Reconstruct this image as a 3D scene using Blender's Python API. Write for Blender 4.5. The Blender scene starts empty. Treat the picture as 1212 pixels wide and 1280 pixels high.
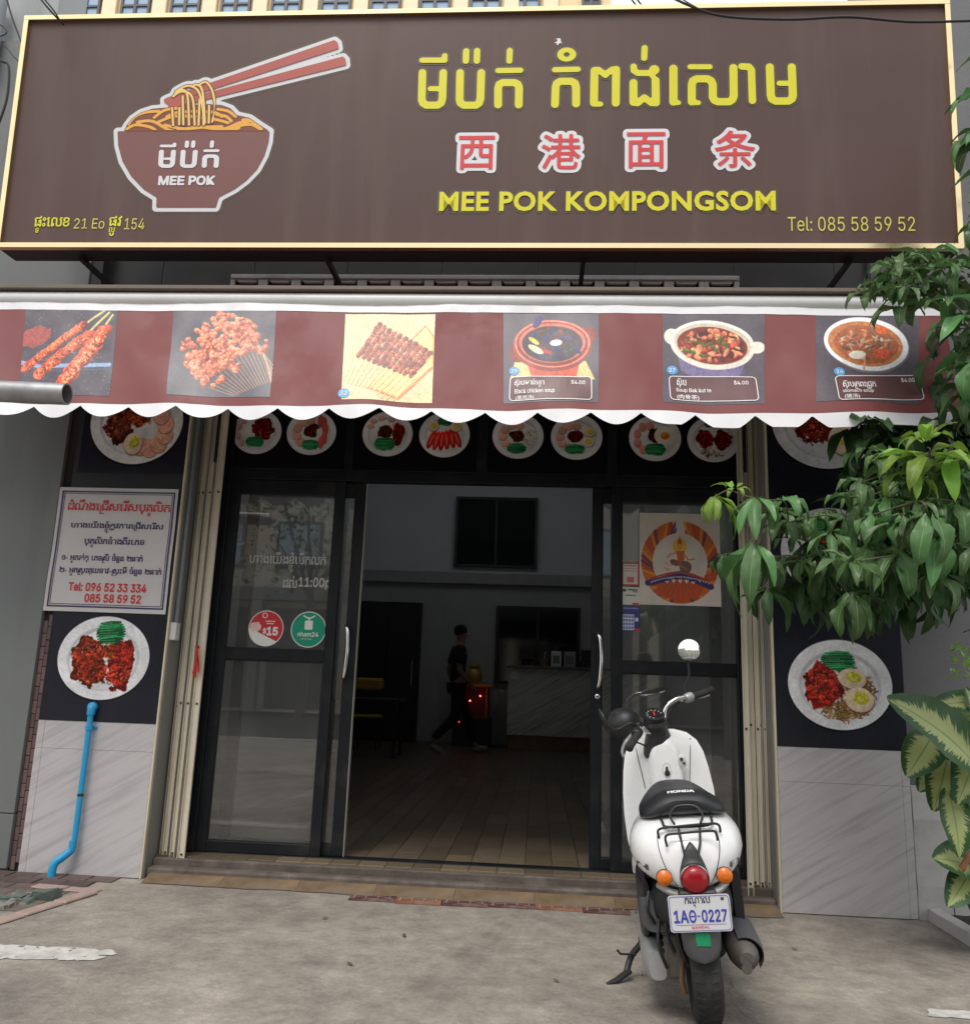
import bpy, math, random
import numpy as np
from mathutils import Vector, Matrix, noise as mnoise
from mathutils.bvhtree import BVHTree
random.seed(7)
rng = np.random.default_rng(11)
S = bpy.context.scene
COL = S.collection
R_ = math.radians

# ------------------------------------------------------------------ camera
FPX, CX, CY = 1043.0, 606.0, 640.0          # focal length and centre in photo pixels
Xc = np.array([15706, -352, -1043.]); Xc /= np.linalg.norm(Xc)
Zc = np.array([184, 5120, 1043.]); Zc -= Zc.dot(Xc) * Xc; Zc /= np.linalg.norm(Zc)
Yc = np.cross(Zc, Xc)
if Yc[2] < 0: Yc = -Yc
RW = np.stack([Xc, Yc, Zc], 0)              # camera axes -> world
CAM = np.array([0, -4.65, 1.1])
cd = bpy.data.cameras.new('camera'); cam = bpy.data.objects.new('camera', cd); COL.objects.link(cam)
cd.sensor_fit = 'HORIZONTAL'; cd.sensor_width = 36; cd.lens = 36 * FPX / 1212
cd.clip_start = .05; cd.clip_end = 800
cam.matrix_world = Matrix([[RW[i, 0], RW[i, 1], -RW[i, 2], CAM[i]] for i in range(3)] + [[0, 0, 0, 1]])
S.camera = cam

# ------------------------------------------------------------------ light
W = bpy.data.worlds.new('World'); S.world = W; W.use_nodes = True
nt = W.node_tree; nt.nodes.clear()
out = nt.nodes.new('ShaderNodeOutputWorld'); bg = nt.nodes.new('ShaderNodeBackground')
sky = nt.nodes.new('ShaderNodeTexSky'); sky.sky_type = 'NISHITA'; sky.sun_disc = False
SUN_EL, SUN_ROT = R_(58), R_(200)
sky.sun_elevation = SUN_EL; sky.sun_rotation = SUN_ROT
sky.air_density = 1.0; sky.dust_density = 4.0; sky.ozone_density = 1.0
# broken thin cloud over the whole sky: the blue is mixed towards a neutral white
tc = nt.nodes.new('ShaderNodeTexCoord'); ns = nt.nodes.new('ShaderNodeTexNoise'); ns.inputs['Scale'].default_value = 2.2
ns.inputs['Detail'].default_value = 6
rp = nt.nodes.new('ShaderNodeValToRGB'); rp.color_ramp.elements[0].position = .3; rp.color_ramp.elements[0].color = (.55,)*3 + (1,)
rp.color_ramp.elements[1].position = .62; rp.color_ramp.elements[1].color = (.95,)*3 + (1,)
mx = nt.nodes.new('ShaderNodeMix'); mx.data_type = 'RGBA'; mx.inputs['B'].default_value = (9.5, 9.6, 9.8, 1)
nt.links.new(tc.outputs['Generated'], ns.inputs['Vector']); nt.links.new(ns.outputs[0], rp.inputs[0])
nt.links.new(rp.outputs[0], mx.inputs['Factor']); nt.links.new(sky.outputs[0], mx.inputs['A'])
nt.links.new(mx.outputs['Result'], bg.inputs[0]); bg.inputs[1].default_value = .1
nt.links.new(bg.outputs[0], out.inputs[0])
sd = bpy.data.lights.new('sun', 'SUN'); sd.energy = 1.5; sd.angle = R_(25); sd.color = (1, .95, .88)
sun = bpy.data.objects.new('sun', sd); COL.objects.link(sun)
# shining from behind the photographer and high (the sky's sun has the same direction)
sx, sy, sz = math.sin(SUN_ROT) * math.cos(SUN_EL), math.cos(SUN_ROT) * math.cos(SUN_EL), math.sin(SUN_EL)
sun.rotation_euler = Vector((sx, sy, sz)).to_track_quat('Z', 'Y').to_euler(); sun.location = (0, -6, 12)
S.view_settings.view_transform = 'Standard'; S.view_settings.look = 'None'; S.view_settings.gamma = 1
S.view_settings.use_curve_mapping = False
S.view_settings.exposure = 0.5
S.cycles.max_bounces = 8; S.cycles.transparent_max_bounces = 12
S.cycles.use_denoising = True

# ------------------------------------------------------------------ photo measurements -> places on a plane
def ray(x, y): return RW @ np.array([x - CX, CY - y, FPX])
class Plane:
    """A flat surface at its real place; a point of it is read from where it shows in the photograph."""
    def __init__(s, o, u, v):
        s.o = np.array(o, float); s.u = np.array(u, float) / np.linalg.norm(u); s.v = np.array(v, float); s.v -= s.v.dot(s.u) * s.u
        s.v /= np.linalg.norm(s.v); s.n = np.cross(s.u, s.v)
    def ab(s, x, y):
        d = ray(x, y); t = (s.o - CAM).dot(s.n) / d.dot(s.n); p = CAM + d * t - s.o
        return p.dot(s.u), p.dot(s.v)
    def pt(s, a, b, off=0): return tuple(s.o + s.u * a + s.v * b + s.n * off)
def YP(y): return Plane((0, y, 0), (1, 0, 0), (0, 0, 1))     # upright plane facing the street; a = X, b = Z

# ------------------------------------------------------------------ objects
def link(o): COL.objects.link(o); return o
def wloc(o):
    v = Vector((0, 0, 0))
    while o is not None:
        v = v + o.location; o = o.parent
    return v
def thing(name, label, cat, loc=(0, 0, 0), rot=None, group=None):
    o = link(bpy.data.objects.new(name, None)); o.location = loc; o.empty_display_size = .1
    if rot: o.rotation_euler = rot
    o['label'] = label; o['category'] = cat
    if group: o['group'] = group
    return o
def tag(o, label=None, cat=None, group=None, kind=None):
    if label: o['label'] = label
    if cat: o['category'] = cat
    if group: o['group'] = group
    if kind: o['kind'] = kind
    return o
class MB:
    def __init__(s): s.v = []; s.f = []; s.uv = None
    def add(s, vs, fs):
        n = len(s.v); s.v += [tuple(map(float, p)) for p in vs]; s.f += [tuple(int(i) + n for i in f) for f in fs]; return s
    def box(s, x0, x1, y0, y1, z0, z1, bv=0):
        x0, x1 = sorted((x0, x1)); y0, y1 = sorted((y0, y1)); z0, z1 = sorted((z0, z1))
        if bv <= 0:
            return s.add([(x0,y0,z0),(x1,y0,z0),(x1,y1,z0),(x0,y1,z0),(x0,y0,z1),(x1,y0,z1),(x1,y1,z1),(x0,y1,z1)],
                         [(0,3,2,1),(4,5,6,7),(0,1,5,4),(1,2,6,5),(2,3,7,6),(3,0,4,7)])
        b = min(bv, (x1-x0)*.45, (y1-y0)*.45, (z1-z0)*.45)
        vs = []; 
        for sx in (0, 1):
            for sy in (0, 1):
                for sz in (0, 1):
                    X, Y, Z = (x0, x1)[sx], (y0, y1)[sy], (z0, z1)[sz]
                    ix, iy, iz = X + (b, -b)[sx], Y + (b, -b)[sy], Z + (b, -b)[sz]
                    vs += [(X, iy, iz), (ix, Y, iz), (ix, iy, Z)]
        def I(a, b_, c, k): return (a*4 + b_*2 + c)*3 + k
        fs = []
        fs += [(I(0,0,0,0),I(0,0,1,0),I(0,1,1,0),I(0,1,0,0)), (I(1,0,0,0),I(1,1,0,0),I(1,1,1,0),I(1,0,1,0))]
        fs += [(I(0,0,0,1),I(1,0,0,1),I(1,0,1,1),I(0,0,1,1)), (I(0,1,0,1),I(0,1,1,1),I(1,1,1,1),I(1,1,0,1))]
        fs += [(I(0,0,0,2),I(0,1,0,2),I(1,1,0,2),I(1,0,0,2)), (I(0,0,1,2),I(1,0,1,2),I(1,1,1,2),I(0,1,1,2))]
        for c in (0, 1):
            for d in (0, 1):
                fs.append((I(c,d,0,0),I(c,d,1,0),I(c,d,1,1),I(c,d,0,1)))
                fs.append((I(c,0,d,0),I(c,1,d,0),I(c,1,d,2),I(c,0,d,2)))
                fs.append((I(0,c,d,1),I(1,c,d,1),I(1,c,d,2),I(0,c,d,2)))
        for a in (0, 1):
            for b_ in (0, 1):
                for c in (0, 1): fs.append((I(a,b_,c,0),I(a,b_,c,1),I(a,b_,c,2)))
        return s.add(vs, fs)
    def tube(s, pts, r, n=8, caps=True, closed=False):
        pts = [Vector(p) for p in pts]; m = len(pts); rs = r if hasattr(r, '__len__') else [r]*m
        vs = []; prev = None
        for i, p in enumerate(pts):
            a = pts[(i-1) % m] if (closed or i > 0) else p; b = pts[(i+1) % m] if (closed or i < m-1) else p
            t = (b - a).normalized() if (b - a).length > 1e-9 else Vector((0, 0, 1))
            if prev is None:
                u = t.orthogonal().normalized()
            else:
                u = prev - t * prev.dot(t); u = u.normalized() if u.length > 1e-6 else t.orthogonal().normalized()
            prev = u; w = t.cross(u)
            for k in range(n):
                A = 2*math.pi*k/n; vs.append(p + (u*math.cos(A) + w*math.sin(A))*rs[i])
        fs = []
        for i in range(m if closed else m-1):
            j = (i+1) % m
            for k in range(n): fs.append((i*n+k, i*n+(k+1) % n, j*n+(k+1) % n, j*n+k))
        if caps and not closed: fs += [tuple(range(n-1, -1, -1)), tuple((m-1)*n + k for k in range(n))]
        return s.add(vs, fs)
    def lathe(s, prof, c=(0,0,0), axis=(0,0,1), n=24, cap=True):
        """prof: list of (radius, height) along the axis"""
        ax = Vector(axis).normalized(); u = ax.orthogonal().normalized(); w = ax.cross(u); c = Vector(c); vs = []
        for r, h in prof:
            for k in range(n):
                A = 2*math.pi*k/n; vs.append(c + ax*h + (u*math.cos(A) + w*math.sin(A))*max(r, 1e-5))
        fs = []
        for i in range(len(prof)-1):
            for k in range(n): fs.append((i*n+k, i*n+(k+1) % n, (i+1)*n+(k+1) % n, (i+1)*n+k))
        if cap: fs += [tuple(range(n-1, -1, -1)), tuple((len(prof)-1)*n+k for k in range(n))]
        return s.add(vs, fs)
    def loft(s, rings, cap=True, closed=True):
        n = len(rings[0]); vs = [p for r in rings for p in r]; fs = []
        for i in range(len(rings)-1):
            for k in range(n if closed else n-1): fs.append((i*n+k, i*n+(k+1) % n, (i+1)*n+(k+1) % n, (i+1)*n+k))
        if cap: fs += [tuple(range(n-1, -1, -1)), tuple((len(rings)-1)*n+k for k in range(n))]
        return s.add(vs, fs)
    def prism(s, poly, depth, fn):
        """poly: 2D outline; fn(a,b,off) -> 3D; off 0 and depth"""
        n = len(poly); vs = [fn(a, b, 0) for a, b in poly] + [fn(a, b, depth) for a, b in poly]
        fs = [tuple(range(n)), tuple(range(2*n-1, n-1, -1))] + [(i, i+n, (i+1) % n + n, (i+1) % n) for i in range(n)]
        return s.add(vs, fs)
    def xf(s, fn): s.v = [tuple(fn(p)) for p in s.v]; return s
    def build(s, name, mat=None, parent=None, local=False, smooth=False, uv=None, loc=None, recalc=False):
        me = bpy.data.meshes.new(name)
        off = Vector((0, 0, 0)) if (parent is None or local) else wloc(parent)
        base = off if loc is None else Vector(loc)
        if local and loc is None: base = Vector((0, 0, 0))
        vs = [(p[0]-base.x, p[1]-base.y, p[2]-base.z) for p in s.v]
        me.from_pydata(vs, [], s.f); me.update()
        if recalc:
            import bmesh
            bm = bmesh.new(); bm.from_mesh(me); bmesh.ops.recalc_face_normals(bm, faces=bm.faces); bm.to_mesh(me); bm.free()
        if uv is not None:
            L = me.uv_layers.new(name='UVMap'); co = s.v
            for lp in me.loops: L.data[lp.index].uv = uv[lp.vertex_index]
        if smooth:
            me.polygons.foreach_set('use_smooth', [True]*len(me.polygons))
            if smooth != 'all': me.set_sharp_from_angle(angle=R_(38))
        if mat: me.materials.append(mat)
        o = link(bpy.data.objects.new(name, me))
        if parent is not None: o.parent = parent
        if loc is not None: o.location = base - off
        return o
def superell(cx, cz, hw, hh, n=24, e=2.6, y=0, squash=None):
    r = []
    for k in range(n):
        A = 2*math.pi*k/n; c, s_ = math.cos(A), math.sin(A)
        r.append((cx + hw*math.copysign(abs(c)**(2/e), c), y, cz + hh*math.copysign(abs(s_)**(2/e), s_)))
    return r
def copy_tree(o, parent=None):
    c = o.copy(); COL.objects.link(c)
    if parent is not None: c.parent = parent
    for ch in list(o.children): copy_tree(ch, c)
    return c
def smoothpath(pts, k=6):
    P = [Vector(p) for p in pts]; out_ = []
    for i in range(len(P)-1):
        p0, p1, p2, p3 = P[max(i-1, 0)], P[i], P[i+1], P[min(i+2, len(P)-1)]
        for j in range(k):
            t = j/k; out_.append(.5*((2*p1) + (-p0+p2)*t + (2*p0-5*p1+4*p2-p3)*t*t + (-p0+3*p1-3*p2+p3)*t**3))
    out_.append(P[-1]); return out_

# ------------------------------------------------------------------ materials
def lin(c):
    """sRGB 0-255 triple of a printed or painted colour -> linear"""
    return tuple(((v/255)/12.92 if v/255 <= .04045 else ((v/255+.055)/1.055)**2.4) for v in c)
_M = {}
def mat(name, col, rough=.6, metal=0, var=.12, vs=6, bump=0, bs=40, dirt=0, dcol=(.08,.07,.055), ds=1.5, spec=.5, rnd=0, coat=0, streak=False, trans=0, coord='Object'):
    if name in _M: return _M[name]
    m = bpy.data.materials.new(name); _M[name] = m; m.use_nodes = True; N = m.node_tree.nodes; L = m.node_tree.links
    b = N['Principled BSDF']; b.inputs['Roughness'].default_value = rough; b.inputs['Metallic'].default_value = metal
    b.inputs['Specular IOR Level'].default_value = spec; b.inputs['Coat Weight'].default_value = coat
    b.inputs['Coat Roughness'].default_value = .08
    tc = N.new('ShaderNodeTexCoord'); co = tc.outputs[coord]
    rgb = N.new('ShaderNodeRGB'); rgb.outputs[0].default_value = (*col, 1); cur = rgb.outputs[0]
    def noise(sc, det=5, vec=co, w=None):
        n = N.new('ShaderNodeTexNoise'); n.inputs['Scale'].default_value = sc; n.inputs['Detail'].default_value = det
        n.inputs['Roughness'].default_value = .6; L.new(vec, n.inputs['Vector']); return n.outputs[0]
    def mixc(f, a, bb, mode='MIX'):
        x = N.new('ShaderNodeMix'); x.data_type = 'RGBA'; x.blend_type = mode
        for k, v in (('Factor', f), ('A', a), ('B', bb)):
            if isinstance(v, (int, float)): x.inputs[k].default_value = v
            elif isinstance(v, tuple): x.inputs[k].default_value = (*v, 1)
            else: L.new(v, x.inputs[k])
        return x.outputs['Result']
    def ramp(f, a, b_):
        r = N.new('ShaderNodeMapRange'); r.inputs[1].default_value = a; r.inputs[2].default_value = b_; L.new(f, r.inputs[0]); return r.outputs[0]
    if var:
        f = noise(vs); hsv = N.new('ShaderNodeHueSaturation'); L.new(cur, hsv.inputs['Color'])
        r = N.new('ShaderNodeMapRange'); r.inputs[1].default_value = .25; r.inputs[2].default_value = .75
        r.inputs[3].default_value = 1-var; r.inputs[4].default_value = 1+var; L.new(f, r.inputs[0]); L.new(r.outputs[0], hsv.inputs['Value']); cur = hsv.outputs[0]
    if rnd:
        oi = N.new('ShaderNodeObjectInfo'); hsv = N.new('ShaderNodeHueSaturation'); L.new(cur, hsv.inputs['Color'])
        r = N.new('ShaderNodeMapRange'); r.inputs[3].default_value = 1-rnd; r.inputs[4].default_value = 1+rnd; L.new(oi.outputs['Random'], r.inputs[0]); L.new(r.outputs[0], hsv.inputs['Value']); cur = hsv.outputs[0]
    if dirt:
        vec = co
        if streak:
            mp = N.new('ShaderNodeMapping'); mp.inputs['Scale'].default_value = (6, 6, .5); L.new(co, mp.inputs[0]); vec = mp.outputs[0]
        f = ramp(noise(ds, 8, vec), .5, .72)
        mm = N.new('ShaderNodeMath'); mm.operation = 'MULTIPLY'; L.new(f, mm.inputs[0]); mm.inputs[1].default_value = dirt
        cur = mixc(mm.outputs[0], cur, dcol)
        rr = N.new('ShaderNodeMapRange'); rr.inputs[3].default_value = rough; rr.inputs[4].default_value = min(1, rough+.3); L.new(f, rr.inputs[0]); L.new(rr.outputs[0], b.inputs['Roughness'])
    L.new(cur, b.inputs['Base Color'])
    if bump:
        bp = N.new('ShaderNodeBump'); bp.inputs['Strength'].default_value = bump; bp.inputs['Distance'].default_value = .01
        L.new(noise(bs, 6), bp.inputs['Height']); L.new(bp.outputs[0], b.inputs['Normal'])
    m['bsdf'] = b.name
    return m
def glassmat(name, tint=(1, 1, 1), rough=0.0, dirty=.04):
    """thin pane: fresnel reflection over a see-through layer, with a little dust"""
    m = bpy.data.materials.new(name); m.use_nodes = True; N = m.node_tree.nodes; L = m.node_tree.links; N.clear()
    o = N.new('ShaderNodeOutputMaterial'); tr = N.new('ShaderNodeBsdfTransparent'); tr.inputs[0].default_value = (*tint, 1)
    gl = N.new('ShaderNodeBsdfGlossy'); gl.inputs['Roughness'].default_value = rough
    df = N.new('ShaderNodeBsdfDiffuse'); df.inputs[0].default_value = (.5, .5, .48, 1)
    fr = N.new('ShaderNodeFresnel'); fr.inputs[0].default_value = 1.6; m1 = N.new('ShaderNodeMixShader'); m2 = N.new('ShaderNodeMixShader')
    mul = N.new('ShaderNodeMath'); mul.operation = 'MULTIPLY'; mul.inputs[1].default_value = 2.4; mul.use_clamp = True
    L.new(fr.outputs[0], mul.inputs[0]); L.new(mul.outputs[0], m1.inputs[0]); L.new(tr.outputs[0], m1.inputs[1]); L.new(gl.outputs[0], m1.inputs[2])
    ns = N.new('ShaderNodeTexNoise'); ns.inputs['Scale'].default_value = 3; ns.inputs['Detail'].default_value = 8
    mr = N.new('ShaderNodeMapRange'); mr.inputs[3].default_value = dirty*.3; mr.inputs[4].default_value = dirty*1.8
    L.new(ns.outputs[0], mr.inputs[0]); L.new(mr.outputs[0], m2.inputs[0]); L.new(m1.outputs[0], m2.inputs[1]); L.new(df.outputs[0], m2.inputs[2])
    L.new(m2.outputs[0], o.inputs[0]); return m
def emat(name, col, strength):
    m = bpy.data.materials.new(name); m.use_nodes = True; b = m.node_tree.nodes['Principled BSDF']
    b.inputs['Base Color'].default_value = (*col, 1); b.inputs['Emission Color'].default_value = (*col, 1); b.inputs['Emission Strength'].default_value = strength
    return m
def imgmat(name, arr, rough=.35, bump=0, dirt=.1, dim=1.0):
    """a printed sheet: the pixels are painted by this script (arr: h x w x 3, 0..1, row 0 = top)"""
    h, w = arr.shape[:2]; im = bpy.data.images.new(name, w, h); a = np.ones((h, w, 4), np.float32); a[..., :3] = np.clip(arr, 0, 1)[::-1]
    im.pixels.foreach_set(a.ravel()); im.update(); im.pack()
    m = bpy.data.materials.new(name); m.use_nodes = True; N = m.node_tree.nodes; L = m.node_tree.links; b = N['Principled BSDF']
    t = N.new('ShaderNodeTexImage'); t.image = im; t.interpolation = 'Cubic'; t.extension = 'EXTEND'
    ns = N.new('ShaderNodeTexNoise'); ns.inputs['Scale'].default_value = 4; ns.inputs['Detail'].default_value = 8
    tcc = N.new('ShaderNodeTexCoord'); L.new(tcc.outputs['Object'], ns.inputs['Vector'])
    mr = N.new('ShaderNodeMapRange'); mr.inputs[1].default_value = .3; mr.inputs[2].default_value = .7; mr.inputs[3].default_value = dim*(1-dirt); mr.inputs[4].default_value = dim*(1+dirt*.5)
    L.new(ns.outputs[0], mr.inputs[0]); hs = N.new('ShaderNodeHueSaturation'); L.new(t.outputs[0], hs.inputs['Color']); L.new(mr.outputs[0], hs.inputs['Value'])
    L.new(hs.outputs[0], b.inputs['Base Color']); b.inputs['Roughness'].default_value = rough
    if bump:
        bp = N.new('ShaderNodeBump'); bp.inputs['Strength'].default_value = bump; bp.inputs['Distance'].default_value = .02
        n2 = N.new('ShaderNodeTexNoise'); n2.inputs['Scale'].default_value = 5; L.new(tcc.outputs['Object'], n2.inputs['Vector']); L.new(n2.outputs[0], bp.inputs['Height']); L.new(bp.outputs[0], b.inputs['Normal'])
    return m
# ------------------------------------------------------------------ lettering: flat meshes
_G = {}
def glyph(body, off=0.0, shear=0.0):
    key = (body, off, shear)
    if key in _G: return _G[key]
    c = bpy.data.curves.new('txt', 'FONT'); c.body = body; c.offset = off; c.resolution_u = 3; c.fill_mode = 'FRONT'
    c.shear = shear
    if FONT_SANS and body.isascii() and off >= 0: c.font = FONT_SANS
    if off: c.offset = 0
    o = bpy.data.objects.new('txt', c); dg = bpy.context.evaluated_depsgraph_get()
    me = o.to_mesh(); V = np.array([(v.co.x, v.co.y) for v in me.vertices]) if len(me.vertices) else np.zeros((0, 2)); F = [tuple(p.vertices) for p in me.polygons]
    o.to_mesh_clear(); bpy.data.objects.remove(o); bpy.data.curves.remove(c)
    if off and len(V): V, F = grow(V, F, off*.8)
    _G[key] = (V, F); return _G[key]
try: FONT_SANS = bpy.data.fonts.load(bpy.utils.resource_path('LOCAL') + '/datafiles/fonts/Inter.woff2')
except Exception: FONT_SANS = None
def edges_of(F):
    ed = {}
    for f in F:
        for i in range(len(f)):
            a, b = f[i], f[(i+1) % len(f)]; ed[(min(a, b), max(a, b))] = ed.get((min(a, b), max(a, b)), 0)+1
    return [k for k, c in ed.items() if c == 1]
def weld(V, F):
    key = {}; m = []; V2 = []
    for v in V:
        k = (round(v[0], 4), round(v[1], 4))
        if k not in key: key[k] = len(V2); V2.append(k)
        m.append(key[k])
    F2 = [tuple(dict.fromkeys(m[i] for i in f)) for f in F]; return np.array(V2), [f for f in F2 if len(f) > 2]
def sd_edges(X, Z, V, E, F):
    d = np.full(X.shape, 1e9); ins = np.zeros(X.shape, bool)
    for i, j in E: d = np.minimum(d, sd_seg(X, Z, V[i], V[j]))
    xs = X[0]; zs = Z[:, 0]
    for f in F:
        P = V[list(f)]; i0, i1 = np.searchsorted(xs, [P[:, 0].min(), P[:, 0].max()]); j0, j1 = np.searchsorted(zs, [P[:, 1].min(), P[:, 1].max()])
        if i1 <= i0 or j1 <= j0: continue
        x, z = X[j0:j1, i0:i1], Z[j0:j1, i0:i1]; c = np.zeros(x.shape, bool)
        for k in range(len(P)):
            p, q = P[k], P[(k+1) % len(P)]
            if q[1] != p[1]: c ^= ((p[1] > z) != (q[1] > z)) & (x < (q[0]-p[0])*(z-p[1])/(q[1]-p[1])+p[0])
        ins[j0:j1, i0:i1] |= c
    return np.where(ins, -d, d)
def grow(V, F, r, st=.018):
    V, F = weld(V, F); E = edges_of(F); b = _bb(V); m = r+.03
    return region(lambda X, Z: sd_edges(X, Z, V, E, F)-r, b[0]-m, b[1]+m, b[2]-m, b[3]+m, st)
def _bb(V): return V[:, 0].min(), V[:, 0].max(), V[:, 1].min(), V[:, 1].max()
CONS = set(range(0x1780, 0x17A3)) | set(range(0x17A3, 0x17B4)) | set(range(0x17E0, 0x17EA))
ABOVE = {0x17B7, 0x17B8, 0x17B9, 0x17BA, 0x17C6, 0x17C9, 0x17CA, 0x17CB, 0x17CC, 0x17CD, 0x17CE, 0x17CF, 0x17D0}
BELOW = {0x17BB, 0x17BC, 0x17BD}
def khmer(text, off=0.0, gap=.06):
    """lays out Khmer clusters: signs above and below their letter, subscripts below, pre-vowels in front"""
    Vs = []; Fs = []; x = 0.0; i = 0; n = 0; T = text
    def put(g, dx, dy, s=1.0):
        nonlocal n
        V, F = g
        if not len(V): return
        Vs.append(V*s + (dx, dy)); Fs.extend(tuple(k+n for k in f) for f in F); n += len(V)
    def adv(g, at=None, s=1.0, dy=0):
        nonlocal x
        V, _ = g
        if not len(V): x += .25; return (x, x)
        b = _bb(V); x0 = x; put(g, x - b[0]*s, dy, s); x += (b[1]-b[0])*s + gap; return (x0, x-gap)
    while i < len(T):
        ch = T[i]; o = ord(ch)
        if ch == ' ': x += .28; i += 1; continue
        if o in CONS or o == 0x17D4:
            subs = []; pre = []; ab = []; be = []; post = []; j = i+1
            while j < len(T):
                q = ord(T[j])
                if q == 0x17D2 and j+1 < len(T): subs.append(T[j+1]); j += 2; continue
                if q in (0x17C1, 0x17C2, 0x17C3): pre.append(T[j])
                elif q in (0x17C4, 0x17C5): pre.append('\u17C1'); post.append('\u17B6')
                elif q == 0x17BE: pre.append('\u17C1'); ab.append('\u17B8')
                elif q == 0x17BF: pre.append('\u17C1'); ab.append('\u17BA')
                elif q in ABOVE: ab.append(T[j])
                elif q in BELOW: be.append(T[j])
                elif q in (0x17B6, 0x17C7, 0x17C8): post.append(T[j])
                else: break
                j += 1
            for p in pre: adv(glyph(p, off))
            for s_ in subs:
                if s_ == '\u179A':      # subscript ro: a hook from below on the left
                    V = np.array([(0, -.28), (.09, -.2), (.09, .5), (0, .5), (.34, -.28), (.34, -.2)], float)
                    put((V, [(0, 1, 2, 3), (0, 4, 5, 1)]), x, 0); x += .13
            x0, x1 = adv(glyph(ch, off)); mid = (x0+x1)/2
            top = 0
            for a in ab:
                g = glyph(a, off); b = _bb(g[0]); put(g, mid-(b[0]+b[1])/2 + (.0 if len(ab) == 1 else 0), top); top += (b[3]-b[2])*.75
            low = -.03
            for s_ in subs:
                if s_ == '\u179A': continue
                g = glyph(s_, off); b = _bb(g[0]); sc = .52; put(g, mid-(b[0]+b[1])/2*sc, low-.38, sc); low -= .4
            for b_ in be:
                g = glyph(b_, off); b = _bb(g[0]); put(g, mid-(b[0]+b[1])/2, low if low < -.1 else 0)
            for p in post: adv(glyph(p, off))
            i = j; continue
        adv(glyph(ch, off)); i += 1
    return np.concatenate(Vs), Fs
def words(text, off=0.0):
    V, F = glyph(text, off); return V.copy(), list(F)
def wordsb(text, off=0.0):
    c = bpy.data.curves.new('txt', 'FONT'); c.body = text; c.offset = off; c.fill_mode = 'FRONT'; c.resolution_u = 3; c.space_character = 1.06
    o = bpy.data.objects.new('txt', c); me = o.to_mesh(); V = np.array([(v.co.x, v.co.y) for v in me.vertices]); F = [tuple(q.vertices) for q in me.polygons]; o.to_mesh_clear(); bpy.data.objects.remove(o); return V, F
def mixed(text, off=0.0): return khmer(text, off, .05)
def fit(VF, a0, a1, b0, b1, keep=False):
    V, F = VF; x0, x1, y0, y1 = _bb(V); V = V.copy()
    sx = (a1-a0)/(x1-x0); sy = (b1-b0)/(y1-y0)
    if keep: sx = min(sx, sy); sy = sx
    V[:, 0] = (V[:, 0]-x0)*sx + a0; V[:, 1] = (V[:, 1]-y0)*sy + b0; return V, F
def decal(name, VF, fn, m, parent, off=.002, merge=None):
    V, F = VF; mb = MB(); mb.add([fn(a, b, off) for a, b in V], F); return mb.build(name, m, parent)
def pxbox(pl, x0, y0, x1, y1):
    """photo rectangle -> a,b range on a plane"""
    A = [pl.ab(x, y) for x, y in ((x0, y0), (x1, y0), (x1, y1), (x0, y1))]
    return (A[0][0]+A[3][0])/2, (A[1][0]+A[2][0])/2, (A[2][1]+A[3][1])/2, (A[0][1]+A[1][1])/2
def join(list_):
    Vs = []; Fs = []; n = 0
    for V, F in list_:
        Vs.append(V); Fs += [tuple(k+n for k in f) for f in F]; n += len(V)
    return np.concatenate(Vs), Fs

# ------------------------------------------------------------------ outlines from distance fields (single flat face sets, no overlaps)
def sd_seg(X, Z, p, q):
    px, pz = p; dx, dz = q[0]-px, q[1]-pz; L2 = dx*dx+dz*dz + 1e-12
    t = np.clip(((X-px)*dx + (Z-pz)*dz)/L2, 0, 1); return np.hypot(X-px-t*dx, Z-pz-t*dz)
def sd_path(X, Z, pts, r): 
    d = np.full(X.shape, 1e9)
    for p, q in zip(pts[:-1], pts[1:]): d = np.minimum(d, sd_seg(X, Z, p, q))
    return d - r
def sd_poly(X, Z, pts):
    d = np.full(X.shape, 1e9); ins = np.zeros(X.shape, bool); n = len(pts)
    for i in range(n):
        p, q = pts[i], pts[(i+1) % n]; d = np.minimum(d, sd_seg(X, Z, p, q))
        c = ((p[1] > Z) != (q[1] > Z)); xx = (q[0]-p[0])*(Z-p[1])/((q[1]-p[1]) if q[1] != p[1] else 1e-9) + p[0]
        ins ^= c & (X < xx)
    return np.where(ins, -d, d)
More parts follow.
